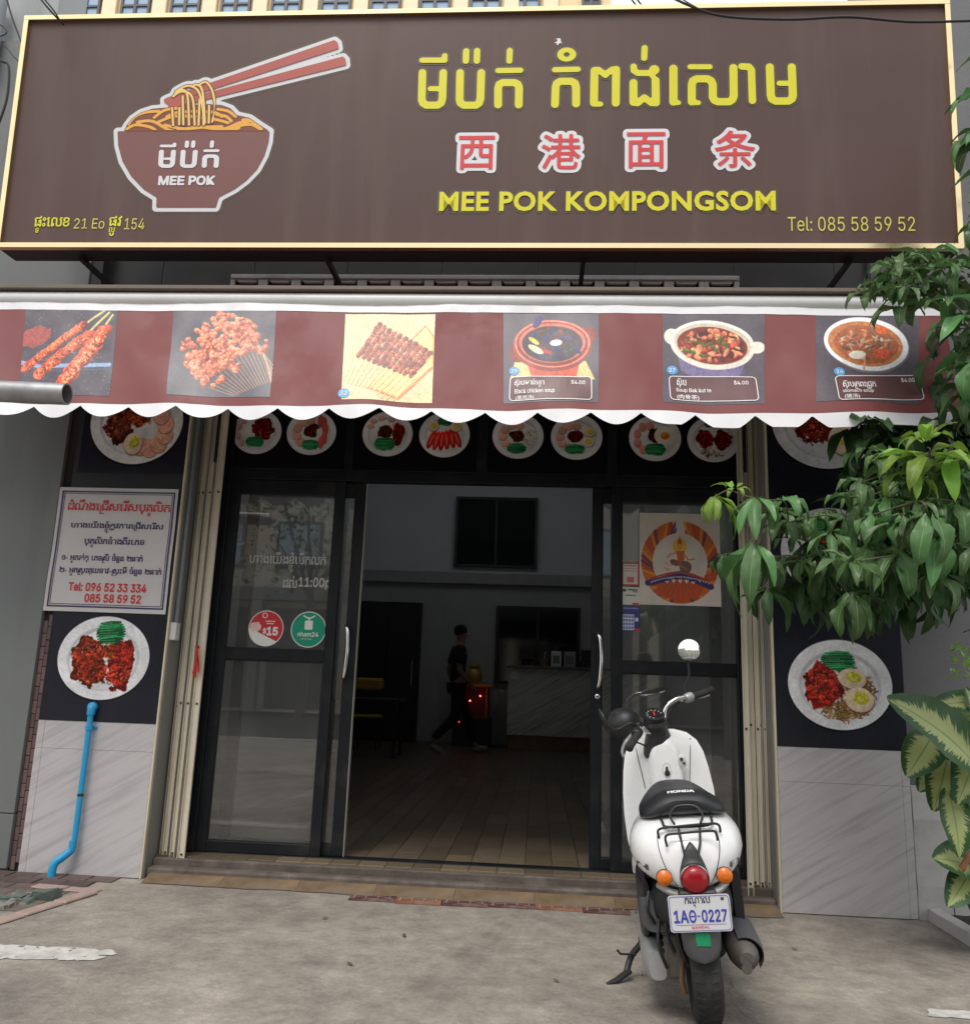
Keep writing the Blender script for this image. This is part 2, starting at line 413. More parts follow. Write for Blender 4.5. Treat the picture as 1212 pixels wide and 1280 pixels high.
def iso(D, x0, z0, st, run=9e9):
    """marching squares: the region D < 0 as faces"""
    H, Wd = D.shape; V = []; F = []; idx = {}
    def vid(key, p):
        if key not in idx: idx[key] = len(V); V.append(p)
        return idx[key]
    ins = D < 0
    full = ins[:-1, :-1] & ins[1:, :-1] & ins[:-1, 1:] & ins[1:, 1:]; anyi = ins[:-1, :-1] | ins[1:, :-1] | ins[:-1, 1:] | ins[1:, 1:]
    for j in range(H-1):
        i = 0; row = np.nonzero(anyi[j])[0]
        k = 0
        while k < len(row):
            i = row[k]
            if full[j, i]:
                e = i
                while e+1 < Wd-1 and full[j, e+1] and (e-i)*st < run: e += 1
                F.append((vid((i, j), (x0+i*st, z0+j*st)), vid((e+1, j), (x0+(e+1)*st, z0+j*st)), vid((e+1, j+1), (x0+(e+1)*st, z0+(j+1)*st)), vid((i, j+1), (x0+i*st, z0+(j+1)*st))))
                k += e-i+1; continue
            cs = [(i, j), (i+1, j), (i+1, j+1), (i, j+1)]; poly = []
            for a in range(4):
                p, q = cs[a], cs[(a+1) % 4]; dp, dq = D[p[1], p[0]], D[q[1], q[0]]
                if dp < 0: poly.append(vid(p, (x0+p[0]*st, z0+p[1]*st)))
                if (dp < 0) != (dq < 0):
                    t = dp/(dp-dq); kk = (p, q) if p < q else (q, p)
                    poly.append(vid(kk, (x0+(p[0]+t*(q[0]-p[0]))*st, z0+(p[1]+t*(q[1]-p[1]))*st)))
            if len(poly) >= 3: F.append(tuple(poly))
            k += 1
    return np.array(V), F
def region(fn, a0, a1, b0, b1, st, run=9e9):
    xs = np.arange(a0, a1+st, st); zs = np.arange(b0, b1+st, st); X, Z = np.meshgrid(xs, zs); return iso(fn(X, Z), a0, b0, st, run)

# ------------------------------------------------------------------ painting the printed pictures
class Paint:
    def __init__(s, w, h, bg=(0, 0, 0)):
        s.w, s.h = w, h; s.a = np.ones((h, w, 3), np.float32)*np.array(bg, np.float32); s.Y, s.X = np.mgrid[0:h, 0:w].astype(np.float32)
        s.n1 = s.fbm(6); s.n2 = s.fbm(16)
    def fbm(s, f):
        t = np.zeros((s.h, s.w), np.float32); amp = 1; tot = 0
        for o_ in range(4):
            n = int(f*2**o_)+2; g = rng.random((n, n)).astype(np.float32)
            yy = s.Y/s.h*(n-1.001); xx = s.X/max(s.w, 1)*(n-1.001); y0 = yy.astype(int); x0 = xx.astype(int); fy = yy-y0; fx = xx-x0
            fy = fy*fy*(3-2*fy); fx = fx*fx*(3-2*fx)
            t += amp*((g[y0, x0]*(1-fx)+g[y0, x0+1]*fx)*(1-fy) + (g[y0+1, x0]*(1-fx)+g[y0+1, x0+1]*fx)*fy); tot += amp; amp *= .5
        return t/tot
    def put(s, m, col, al=1.0):
        m = np.clip(m, 0, 1)[..., None]*al; c = np.asarray(col, np.float32); s.a = s.a*(1-m) + c*m
    def ell(s, cx, cy, rx, ry, col, rot=0, soft=1.0, wob=0, shade=0, al=1.0):
        c, q = math.cos(rot), math.sin(rot); r0 = int(max(rx, ry)*1.5+4)
        x0, x1, y0, y1 = max(0, int(cx-r0)), min(s.w, int(cx+r0)), max(0, int(cy-r0)), min(s.h, int(cy+r0))
        if x1 <= x0 or y1 <= y0: return
        X = s.X[y0:y1, x0:x1]; Y = s.Y[y0:y1, x0:x1]
        dx, dy = X-cx, Y-cy; u = (dx*c+dy*q)/rx; v = (-dx*q+dy*c)/ry; d = np.sqrt(u*u+v*v)
        if wob: d = d + (s.n2[y0:y1, x0:x1]-.5)*wob
        m = np.clip((1-d)*min(rx, ry)/soft, 0, 1)[..., None]*al
        colr = np.ones(X.shape + (3,), np.float32)*np.asarray(col, np.float32)
        if shade: colr = colr*(1 + shade*(-v*.5 - u*.3))[..., None]*(1+ (s.n2[y0:y1, x0:x1]-.5)*shade)[..., None]
        s.a[y0:y1, x0:x1] = s.a[y0:y1, x0:x1]*(1-m) + np.clip(colr, 0, 1)*m
    def line(s, pts, w, col, al=1.0):
        xs = [p[0] for p in pts]; ys = [p[1] for p in pts]; x0, x1, y0, y1 = max(0, int(min(xs)-w-2)), min(s.w, int(max(xs)+w+3)), max(0, int(min(ys)-w-2)), min(s.h, int(max(ys)+w+3))
        if x1 <= x0 or y1 <= y0: return
        d = sd_path(s.X[y0:y1, x0:x1], s.Y[y0:y1, x0:x1], pts, w/2); m = np.clip(.5-d, 0, 1)[..., None]*al
        s.a[y0:y1, x0:x1] = s.a[y0:y1, x0:x1]*(1-m) + np.asarray(col, np.float32)*m
    def poly(s, pts, col, al=1.0, soft=1):
        s.put(np.clip(.5-sd_poly(s.X, s.Y, pts)/soft, 0, 1), col, al)
    def grain(s, k=.04): s.a *= 1 + (rng.random((s.h, s.w, 1)).astype(np.float32)-.5)*k*2
def rr(a, b): return random.uniform(a, b)
def meat(P, cx, cy, rx, ry, n=40, red=(.55, .10, .07)):
    P.ell(cx, cy, rx, ry, tuple(c*.5 for c in red), wob=.9, soft=2)
    for _ in range(int(n*1.6)):
        a, r = rr(0, 6.28), math.sqrt(random.random())*.86; x, y = cx+rx*r*math.cos(a), cy+ry*r*math.sin(a); k = rr(.45, 1.35); t = random.random()**2
        c = tuple(min(1, (red[i]*(1-t*.55)+(.80, .40, .20)[i]*t*.55)*k) for i in range(3))
        P.ell(x, y, rx*rr(.10, .30), ry*rr(.05, .13), c, rot=rr(-1.5, 1.5), wob=1.1, shade=.7, soft=1.6, al=.85)
    for _ in range(n):
        a, r = rr(0, 6.28), math.sqrt(random.random())*.85; x, y = cx+rx*r*math.cos(a), cy+ry*r*math.sin(a)
        P.ell(x, y, rx*rr(.03, .09), ry*rr(.012, .03), (.97, .66, .46), rot=rr(-1.5, 1.5), wob=.8, al=rr(.3, .8)); P.ell(x+2, y+3, rx*rr(.03, .08), ry*.03, tuple(q*.25 for q in red), rot=rr(-1.5, 1.5), wob=.8, al=.5)
def noodles(P, cx, cy, rx, ry, n=30, col=(.85, .62, .35)):
    for _ in range(n):
        a, r = rr(0, 6.28), math.sqrt(random.random())*.9; x, y = cx+rx*r*math.cos(a), cy+ry*r*math.sin(a); t = rr(0, 6.28); L = rx*rr(.2, .5); k = rr(.55, 1.1)
        pts = [(x+L*math.cos(t+q*.9)*q*.5, y+L*.8*math.sin(t+q*.9)*q*.5) for q in np.linspace(-1, 1, 7)]
        P.line(pts, max(1.1, rx*.06), tuple(c*k*.45 for c in col)); P.line([(a_-.4, b_-.5) for a_, b_ in pts], max(.8, rx*.035), tuple(min(1, c*k) for c in col))
def greens(P, cx, cy, rx, ry, rot=0):
    P.ell(cx, cy, rx, ry, (.02, .25, .12), rot, wob=.5)
    for i in range(9):
        q = (i/8-.5)*1.7; dx, dy = -math.sin(rot)*ry*q, math.cos(rot)*ry*q; k = rr(.5, 1.4); c, s_ = math.cos(rot), math.sin(rot); L = rx*math.sqrt(max(.1, 1-q*q*.7))
        P.line([(cx+dx-c*L, cy+dy-s_*L+rr(-1, 1)), (cx+dx, cy+dy-ry*.12), (cx+dx+c*L, cy+dy+s_*L+rr(-1, 1))], max(1, ry*.16), (min(1, .12*k), min(1, .50*k), min(1, .27*k)))
        P.line([(cx+dx-c*L*.8, cy+dy-s_*L*.8-1), (cx+dx+c*L*rr(.1, .8), cy+dy-1)], max(.8, ry*.05), (.55, .85, .6), .7)
def egg(P, cx, cy, rx, ry, rot=0):
    P.ell(cx+1, cy+ry*.12, rx*1.03, ry*1.03, (.35, .2, .15), rot, al=.6); P.ell(cx, cy, rx, ry, (.9, .8, .68), rot, shade=.15)
    P.ell(cx+rx*.12, cy-ry*.12, rx*.55, ry*.52, (.78, .74, .2), rot, shade=.2); P.ell(cx+rx*.12, cy-ry*.05, rx*.3, ry*.25, (.86, .82, .35), rot)
def fried(P, cx, cy, r):
    P.ell(cx, cy, r, r*.9, (.93, .9, .84), wob=.25, shade=.1); P.ell(cx, cy, r*.42, r*.36, (.93, .5, .08), shade=.25); P.ell(cx-r*.12, cy-r*.1, r*.12, r*.07, (1, .8, .5))
def slices(P, cx, cy, rx, ry, n, a0, a1, col=(.88, .66, .58), size=.3):
    for i in range(n):
        t = a0 + (a1-a0)*i/max(1, n-1); x, y = cx+rx*math.cos(t), cy+ry*math.sin(t); k = rr(.9, 1.06)
        P.ell(x+1, y+1.5, rx*size*1.05, ry*size*1.05, (.5, .3, .24), al=.7); P.ell(x, y, rx*size, ry*size, tuple(min(1, c*k) for c in col), shade=.12)
def plate(P, cx, cy, rx, ry):
    P.ell(cx, cy+ry*.03, rx*1.01, ry*1.01, (.03, .04, .06)); P.ell(cx, cy, rx, ry, (.86, .86, .87), shade=.06)
    P.ell(cx, cy+ry*.02, rx*.80, ry*.78, (.74, .74, .76), soft=3); P.ell(cx, cy+ry*.05, rx*.74, ry*.72, (.84, .84, .84), shade=.12, soft=3)
def detail(a):
    h, w = a.shape[:2]; P_ = Paint(w, h); n = P_.fbm(40)-.5; n2 = P_.fbm(90)-.5; g = a.mean(2, keepdims=True); sat = np.abs(a-g).max(2, keepdims=True)
    return np.clip(a*(1+(n*.5+n2*.55)[..., None]*(.25+1.6*np.clip(sat, 0, .45)))+.03, 0, 1)
# ================================================================== SETTING
m_conc = mat('forecourt concrete', (.285, .255, .218), .88, var=.32, vs=1.1, bump=.6, bs=60, dirt=.7, dcol=(.10, .094, .088), ds=1.5)
def crackize(m):
    """thin cracks, pale paint specks and fine grain on the concrete"""
    N = m.node_tree.nodes; L = m.node_tree.links; b = N['Principled BSDF']; src = b.inputs['Base Color'].links[0].from_socket
    tc = N.new('ShaderNodeTexCoord')
    n1 = N.new('ShaderNodeTexNoise'); n1.inputs['Scale'].default_value = 260; n1.inputs['Detail'].default_value = 3; L.new(tc.outputs['Object'], n1.inputs['Vector'])
    r1 = N.new('ShaderNodeMapRange'); r1.inputs[1].default_value = .3; r1.inputs[2].default_value = .7; r1.inputs[3].default_value = .82; r1.inputs[4].default_value = 1.15; L.new(n1.outputs[0], r1.inputs[0])
    h = N.new('ShaderNodeHueSaturation'); L.new(src, h.inputs['Color']); L.new(r1.outputs[0], h.inputs['Value'])
    n2 = N.new('ShaderNodeTexNoise'); n2.inputs['Scale'].default_value = 22; n2.inputs['Detail'].default_value = 7; n2.inputs['Roughness'].default_value = .75; L.new(tc.outputs['Object'], n2.inputs['Vector'])
    r2 = N.new('ShaderNodeMapRange'); r2.inputs[1].default_value = .69; r2.inputs[2].default_value = .74; L.new(n2.outputs[0], r2.inputs[0])
    mul = N.new('ShaderNodeMath'); mul.operation = 'MULTIPLY'; mul.inputs[1].default_value = .6; L.new(r2.outputs[0], mul.inputs[0])
    x = N.new('ShaderNodeMix'); x.data_type = 'RGBA'; L.new(mul.outputs[0], x.inputs['Factor']); L.new(h.outputs[0], x.inputs['A']); x.inputs['B'].default_value = (.5, .48, .44, 1)
    v = N.new('ShaderNodeTexVoronoi'); v.feature = 'DISTANCE_TO_EDGE'; v.inputs['Scale'].default_value = .22
    nz = N.new('ShaderNodeTexNoise'); nz.inputs['Scale'].default_value = 3; nz.inputs['Detail'].default_value = 8; L.new(tc.outputs['Object'], nz.inputs['Vector'])
    ad = N.new('ShaderNodeVectorMath'); ad.operation = 'MULTIPLY_ADD'; L.new(nz.outputs[1], ad.inputs[0]); ad.inputs[1].default_value = (.35, .35, 0); L.new(tc.outputs['Object'], ad.inputs[2]); L.new(ad.outputs[0], v.inputs['Vector'])
    r3 = N.new('ShaderNodeMapRange'); r3.inputs[1].default_value = .0; r3.inputs[2].default_value = .0012; r3.inputs[3].default_value = .5; r3.inputs[4].default_value = 0; L.new(v.outputs[0], r3.inputs[0])
    y = N.new('ShaderNodeMix'); y.data_type = 'RGBA'; L.new(r3.outputs[0], y.inputs['Factor']); L.new(x.outputs['Result'], y.inputs['A']); y.inputs['B'].default_value = (.05, .05, .045, 1)
    cur = y.outputs['Result']
    for sc_, lo, hi, det in ((9, .84, 1.16, 8), (38, .88, 1.12, 5), (3.1, .80, 1.16, 9)):
        nn = N.new('ShaderNodeTexNoise'); nn.inputs['Scale'].default_value = sc_; nn.inputs['Detail'].default_value = det; nn.inputs['Roughness'].default_value = .72; L.new(tc.outputs['Object'], nn.inputs['Vector'])
        rr_ = N.new('ShaderNodeMapRange'); rr_.inputs[1].default_value = .36; rr_.inputs[2].default_value = .64; rr_.inputs[3].default_value = lo; rr_.inputs[4].default_value = hi; L.new(nn.outputs[0], rr_.inputs[0])
        hh = N.new('ShaderNodeHueSaturation'); L.new(cur, hh.inputs['Color']); L.new(rr_.outputs[0], hh.inputs['Value']); cur = hh.outputs[0]
    # oil and tyre stains: small dark blots
    vo = N.new('ShaderNodeTexNoise'); vo.inputs['Scale'].default_value = 4.6; vo.inputs['Detail'].default_value = 9; vo.inputs['Roughness'].default_value = .8; mp_ = N.new('ShaderNodeMapping'); mp_.inputs['Scale'].default_value = (.6, 1.5, 1); mp_.inputs['Location'].default_value = (3, 7, 0); L.new(tc.outputs['Object'], mp_.inputs[0]); L.new(mp_.outputs[0], vo.inputs['Vector'])
    rs = N.new('ShaderNodeMapRange'); rs.inputs[1].default_value = .58; rs.inputs[2].default_value = .70; rs.inputs[3].default_value = 0; rs.inputs[4].default_value = .65; L.new(vo.outputs[0], rs.inputs[0])
    z = N.new('ShaderNodeMix'); z.data_type = 'RGBA'; L.new(rs.outputs[0], z.inputs['Factor']); L.new(cur, z.inputs['A']); z.inputs['B'].default_value = (.075, .07, .065, 1)
    L.new(z.outputs['Result'], b.inputs['Base Color'])
crackize(m_conc)
m_asph = mat('asphalt', (.055, .054, .052), .92, var=.25, vs=3, bump=.6, bs=200)
m_paint = mat('worn white road paint', (.52, .51, .48), .8, var=.2, vs=20, dirt=.75, dcol=(.26, .24, .22), ds=9)

g = MB(); g.add([(-60, -9.5, 0), (60, -9.5, 0), (60, 60, 0), (-60, 60, 0)], [(0, 1, 2, 3)])
tag(g.build('ground', m_conc), kind='structure')
g = MB(); g.add([(-60, -80, -.12), (60, -80, -.12), (60, -9.5, -.12), (-60, -9.5, -.12)], [(0, 1, 2, 3)])
tag(g.build('road', m_asph), kind='structure')
g = MB(); g.box(-60, 60, -9.7, -9.5, -.119, .006); tag(g.build('kerb', mat('kerb stone', (.4, .39, .37), .85, bump=.3)), kind='structure')

# worn paint stroke on the concrete, left front
ns_ = lambda X, Z, f: np.vectorize(lambda x, z: mnoise.noise((x*f, z*f, 3.1)))(X, Z)
def paintfn(X, Z):
    d = sd_poly(X, Z, [(-3.4, -1.50), (-1.665, -1.272), (-1.62, -1.175), (-1.67, -1.135), (-3.4, -1.215)])
    return d + ns_(X, Z, 30)*.012 + np.where(ns_(X, Z, 45) > .36, .05, 0)
V, F = region(paintfn, -3.0, -1.5, -1.5, -1.05, .012)
# stroke follows the measured line: left end lower edge y -1.32, upper -1.16
mb = MB(); mb.add([(x, y, .003) for x, y in V], F); tag(mb.build('painted_line', m_paint), kind='structure')
V, F = region(lambda X, Z: sd_poly(X, Z, [(1.40, -1.33), (1.62, -1.33), (1.62, -1.26), (1.43, -1.25)]) + ns_(X, Z, 30)*.012, 1.2, 1.7, -1.5, -1.2, .012)
mb = MB(); mb.add([(x, y, .003) for x, y in V], F); tag(mb.build('painted_line', m_paint), kind='structure')

# ------------------------------------------------------------------ the shop building
shop = thing('shop_building', 'grey tiled shophouse with open glass front under the brown sign', 'building', (0, 0, 0))
m_wall = mat('upper wall tile', (.055, .055, .058), .45, var=.15, vs=2, dirt=.4, ds=2)
m_plast = mat('grey plaster', (.16, .16, .165), .85, var=.12, vs=1.5, bump=.25, bs=30, dirt=.35, ds=1.2)
m_core = mat('pillar core plaster', (.30, .29, .29), .8, var=.1)
def marble(name, base, vein):
    m = mat(name, base, .28, var=.05, vs=2); N = m.node_tree.nodes; L = m.node_tree.links; b = N['Principled BSDF']; src = b.inputs['Base Color'].links[0].from_socket
    tc = N.new('ShaderNodeTexCoord'); mp = N.new('ShaderNodeMapping'); mp.inputs['Rotation'].default_value = (0, R_(32), 0); mp.inputs['Scale'].default_value = (.8, 1, 13)
    mp0 = N.new('ShaderNodeMapping'); mp0.inputs['Rotation'].default_value = (0, R_(30), 0); mp.inputs['Rotation'].default_value = (0, 0, 0); geo = N.new('ShaderNodeNewGeometry'); L.new(geo.outputs['Position'], mp0.inputs[0]); L.new(mp0.outputs[0], mp.inputs[0]); n = N.new('ShaderNodeTexNoise'); n.inputs['Scale'].default_value = 2.4; n.inputs['Detail'].default_value = 7; n.inputs['Distortion'].default_value = .6
    L.new(mp.outputs[0], n.inputs['Vector']); r = N.new('ShaderNodeMapRange'); r.inputs[1].default_value = .46; r.inputs[2].default_value = .74; L.new(n.outputs[0], r.inputs[0])
    x = N.new('ShaderNodeMix'); x.data_type = 'RGBA'; L.new(r.outputs[0], x.inputs['Factor']); L.new(src, x.inputs['A']); x.inputs['B'].default_value = (*vein, 1); L.new(x.outputs['Result'], b.inputs['Base Color'])
    return m
m_marb = marble('marble look tile', (.50, .48, .49), (.37, .355, .365))
m_trim = mat('cream edge trim', (.62, .56, .42), .5, var=.1)
m_grout = mat('grout', (.3, .3, .3), .9)
for (x0, x1, zt) in ((-2.775, -2.10, 3.3), (1.275, 1.945, 3.3)):
    mb = MB(); mb.box(x0+.012, x1-.012, .012, .5, 0, zt); mb.build('pillar', m_core, shop)
# left pillar tiles and right pillar tiles, joints open
def tile(x0, x1, z0, z1, y=0, m=None):
    mb = MB(); mb.box(x0+.0006, x1-.0006, y, y+.0115, z0+.0006, z1-.0006, .0006); return mb.build('tile', m or m_marb, shop, loc=((x0+x1)/2, y, (z0+z1)/2))
for a in ((-2.775, -2.735), (-2.735, -2.10)):
    for b in ((0.004, .655), (.655, .806)): tile(*a, *b)
for a in ((1.275, 1.905), (1.905, 1.945)):
    for b in ((0.004, .645), (.645, .822)): tile(*a, *b)
for x0, x1 in ((-2.099, -2.088), (1.262, 1.274)):
    mb = MB(); mb.box(x0, x1, -.003, .02, 0, 3.05, .002); mb.build('corner_trim', m_trim, shop)
# returns beside the gates
for x0, x1 in ((-2.088, -2.082), (1.256, 1.262)):
    mb = MB(); mb.box(x0, x1, .02, .5, 0, 3.05); mb.build('pillar_return', mat('return tile', (.23, .225, .21), .5, var=.1, dirt=.3), shop)
# wall above the opening, with tiles
mb = MB(); mb.box(-3.05, 2.35, .16, .36, 3.06, 5.2); mb.build('upper_wall', m_grout, shop)
for i in range(9):
    for j in range(2):
        x0 = -3.05+.6*i; z0 = 3.06+.36*j
        if j == 0 and -2.1 < x0 < 1.0: pass
        mb = MB(); mb.box(x0+.0015, x0+.5985, .148, .1585, z0+.0015, z0+.3585, .001); mb.build('tile', m_wall, shop, loc=(x0+.3, .15, z0+.18))
# ventilation screen of white blocks
m_vent = mat('painted vent block', (.55, .55, .53), .7, var=.08, dirt=.3, ds=4)
mb = MB(); mb.box(-1.98, 1.17, .095, .146, 3.535, 3.565, .004); mb.box(-1.98, 1.17, .095, .146, 3.15, 3.19, .004); mb.build('vent_frame', m_vent, shop)
mb = MB(); mb.box(-1.975, 1.165, .13, .1465, 3.19, 3.535); mb.build('vent_shade_sheet', mat('painted vent shade', (.01, .01, .01), .9, var=0), shop)  # black sheet standing in for the shade inside the block openings
for i in range(15):
    x0 = -1.98+.21*i; w = .21; mb = MB(); zt, zb, y0, y1 = 3.534, 3.19, .10, .129
    for (p, q) in (((0, .0), (.03, .0)), ((.18, 0), (.21, 0))): mb.box(x0+p[0], x0+q[0]-.001, y0, y1, zb, zt)
    f3 = lambda a, b, o: (x0+a, y0+.002+o*(y1-y0-.004), b)
    mb.prism([(.03, zt), (.18, zt), (.16, zt-.02), (.05, zt-.02)], 1, f3)
    mb.prism([(.05, zt-.075), (.16, zt-.075), (.18, zt-.095), (.03, zt-.095)], 1, f3)
    mb.prism([(.03, zt-.2), (.18, zt-.2), (.16, zt-.22), (.05, zt-.22)], 1, f3)
    mb.build('vent_block', m_vent, shop, loc=(x0+.1, .1, 3.3), recalc=True)
# lintel behind the transoms and canopy soffit
mb = MB(); mb.box(-2.08, 1.256, .33, .5, 2.80, 3.05); mb.build('lintel', m_core, shop)

# doorstep: raised floor edge, worn ledge, ochre tiles, patterned tiles
m_ledge = mat('worn ledge', (.10, .082, .07), .9, var=.35, vs=9, bump=.5, bs=30, dirt=.45, dcol=(.26, .23, .20), ds=7)
m_ochre = mat('ochre worn tile', (.17, .115, .065), .85, var=.35, vs=9, dirt=.95, dcol=(.15, .138, .12), ds=3.5)
m_white = mat('old white paint', (.5, .47, .42), .8, var=.2, dirt=.5, ds=9)
mb = MB(); mb.box(-2.08, 1.256, .10, .45, 0, .092, .006); mb.build('door_step', m_ledge, shop)
mb = MB(); mb.box(-2.08, 1.256, .03, .10, 0, .055, .01); mb.build('door_step', m_ledge, shop)
for i in range(8):
    x0 = -2.05+.413*i
    mb = MB(); M_ = 16; ft = [(x0+.411*k/M_, -.088-.003*i-.022*mnoise.noise(((x0+.411*k/M_)*5, 0, 2))-.008*mnoise.noise(((x0+.411*k/M_)*30, 0, 2))) for k in range(M_+1)]
    mb.add([(a, b, .004) for a, b in ft]+[(a, .029, .030) for a, b in ft], [(k, k+1, k+M_+2, k+M_+1) for k in range(M_)])
    mb.build('tile', m_ochre, shop, loc=(x0+.2, 0, 0))
# fan-patterned tiles left uncovered by the concrete (arcs pressed in)
m_red = mat('dark red cement tile', (.10, .035, .033), .7, var=.3, vs=12, dirt=.75, dcol=(.25, .22, .2), ds=10)
m_org = mat('orange cement tile', (.22, .09, .045), .7, var=.3, vs=12, dirt=.8, dcol=(.25, .22, .2), ds=10)
m_line = mat('pale tile line', (.36, .32, .28), .7, var=.1)
for i in range(6):
    x0 = -.92+.235*i; x1 = x0+.232; yb = -.20-.015*math.sin(i*1.3)
    mb = MB(); mb.box(x0, x1, yb, -.112, 0, .008+.001*(i % 2), .001); t = mb.build('tile', m_red if i % 3 != 1 else m_org, shop, loc=(x0+.11, -.15, 0))
    ln = MB(); yc = -.30
    for r in (.11, .17, .22):
        arc = [(x0+.116+r*math.cos(t_)*.9, yc+r*math.sin(t_), .0101) for t_ in np.linspace(.25, 2.9, 15)]
        for p, q in zip(arc[:-1], arc[1:]):
            if all(x0 < u[0] < x1 and yb < u[1] < -.114 for u in (p, q)):
                d = Vector((q[0]-p[0], q[1]-p[1], 0)).normalized()*.0025; nn = Vector((-d.y, d.x, 0)); ln.add([Vector(p)-nn-d, Vector(q)-nn+d, Vector(q)+nn+d, Vector(p)+nn-d], [(0, 1, 2, 3)])
    for k in range(4): ln.box(x0+.02+.06*k, x0+.0245+.06*k, -.18+.01*k, -.125, .009, .0104)
    ln.build('tile_line', m_line, t)

# ------------------------------------------------------------------ interior
m_in = mat('interior white wall', (.52, .54, .56), .7, var=.05, vs=1)
m_inlow = mat('interior tiled wall', (.34, .34, .34), .35, var=.08, vs=2)
ist = lambda n, mb, m: tag(mb.build(n, m), kind='structure')
mb = MB(); mb.box(-3.1, 2.1, .452, 9.6, -.05, .088); ist('shop_floor_base', mb, mat('floor grout', (.05, .045, .04), .8))
fl = bpy.data.objects['shop_floor_base']; fl.name = 'shop_floor'
m_plank = mat('wood look floor tile', (.185, .14, .088), .36, var=.2, vs=5, rnd=.38)
N = m_plank.node_tree.nodes; L = m_plank.node_tree.links; b = N['Principled BSDF']; src = b.inputs['Base Color'].links[0].from_socket
tc = N.new('ShaderNodeTexCoord'); mp = N.new('ShaderNodeMapping'); mp.inputs['Scale'].default_value = (9, 1.2, 1); wv = N.new('ShaderNodeTexWave'); wv.inputs['Scale'].default_value = 3; wv.inputs['Distortion'].default_value = 9; wv.inputs['Detail'].default_value = 3
oi = N.new('ShaderNodeObjectInfo'); sc = N.new('ShaderNodeVectorMath'); sc.operation = 'SCALE'; sc.inputs['Scale'].default_value = 7; cx_ = N.new('ShaderNodeCombineXYZ'); L.new(oi.outputs['Random'], cx_.inputs[0]); L.new(oi.outputs['Random'], cx_.inputs[1]); L.new(cx_.outputs[0], sc.inputs[0])
adn = N.new('ShaderNodeVectorMath'); L.new(tc.outputs['Object'], adn.inputs[0]); L.new(sc.outputs[0], adn.inputs[1]); L.new(adn.outputs[0], mp.inputs[0]); L.new(mp.outputs[0], wv.inputs['Vector'])
x = N.new('ShaderNodeMix'); x.data_type = 'RGBA'; r = N.new('ShaderNodeMapRange'); r.inputs[3].default_value = 0; r.inputs[4].default_value = .75; L.new(wv.outputs['Fac'], r.inputs[0]); L.new(r.outputs[0], x.inputs['Factor']); L.new(src, x.inputs['A']); x.inputs['B'].default_value = (.10, .078, .052, 1); L.new(x.outputs['Result'], b.inputs['Base Color'])
pm = None; cnt = 0; far = MB()
for i in range(34):
    for j in range(-1, 21):
        x0 = -3.08+.152*i; y0 = .30+.455*j - (.2275 if i % 2 else 0)
        ya, yb = max(y0, .13), min(y0+.452, 9.58)
        if yb-ya < .04: continue
        near = -1.7 < x0 < .95 and y0 < 4.9 and cnt < 295
        if near and ya == y0 and yb == y0+.452:
            if pm is None:
                mb = MB(); mb.box(0, .149, 0, .452, .0, .012, .0015); o = mb.build('floor_tile', m_plank, fl, local=True); pm = o.data; o.location = (x0, y0, .0885)
            else:
                o = link(bpy.data.objects.new('floor_tile', pm)); o.parent = fl; o.location = (x0, y0, .0885)
            cnt += 1
        elif near:
            mb = MB(); mb.box(x0, x0+.149, ya, yb, .0885, .1005, .0015); mb.build('floor_tile', m_plank, fl, loc=(x0, ya, .0885)); cnt += 1
        else: far.box(x0, x0+.149, ya, yb, .0885, .1005)
o = far.build('floor_tiles', m_plank, fl); o['kind'] = 'stuff'
mb = MB(); mb.box(-3.1, 2.1, 9.4, 9.55, .09, 2.705); ist('back_wall', mb, m_inlow); bw = bpy.data.objects['back_wall']
mb = MB(); mb.box(-3.1, 2.1, 9.3, 9.55, 2.705, 2.90, .01); mb.build('beam', mat('interior beam', (.3, .3, .3), .6), bw)
mb = MB(); mb.box(-3.1, 2.1, 9.4, 9.55, 2.90, 4.9); mb.build('upper_panel', m_in, bw)
for i in range(7):
    for j in range(4):
        if j < 4:
            x0 = -3.1+.75*i; z0 = .11+.6*j
            mb = MB(); mb.box(max(x0, -3.1)+.002, min(x0+.748, 2.1), 9.388, 9.4, z0+.002, z0+.598, .001); mb.build('wall_tile', m_inlow, bw, loc=(x0, 9.39, z0))
for x0, x1 in ((-3.2, -3.1), (2.1, 2.2)):
    mb = MB(); mb.box(x0, x1, .5, 9.55, 0, 4.9); ist('side_wall', mb, m_in)
mb = MB(); mb.box(-3.2, 2.2, .5, 9.6, 4.9, 5.0); ist('ceiling', mb, m_in)
mb = MB(); mb.box(-3.2, 2.2, .36, .5, 3.05, 4.9); ist('front_inner_wall', mb, m_in)
for x0, x1 in ((-3.1, -2.787), (1.933, 2.1)):
    mb = MB(); mb.box(x0, x1, .3, .5, 0, 3.05); ist('front_inner_wall', mb, m_in)
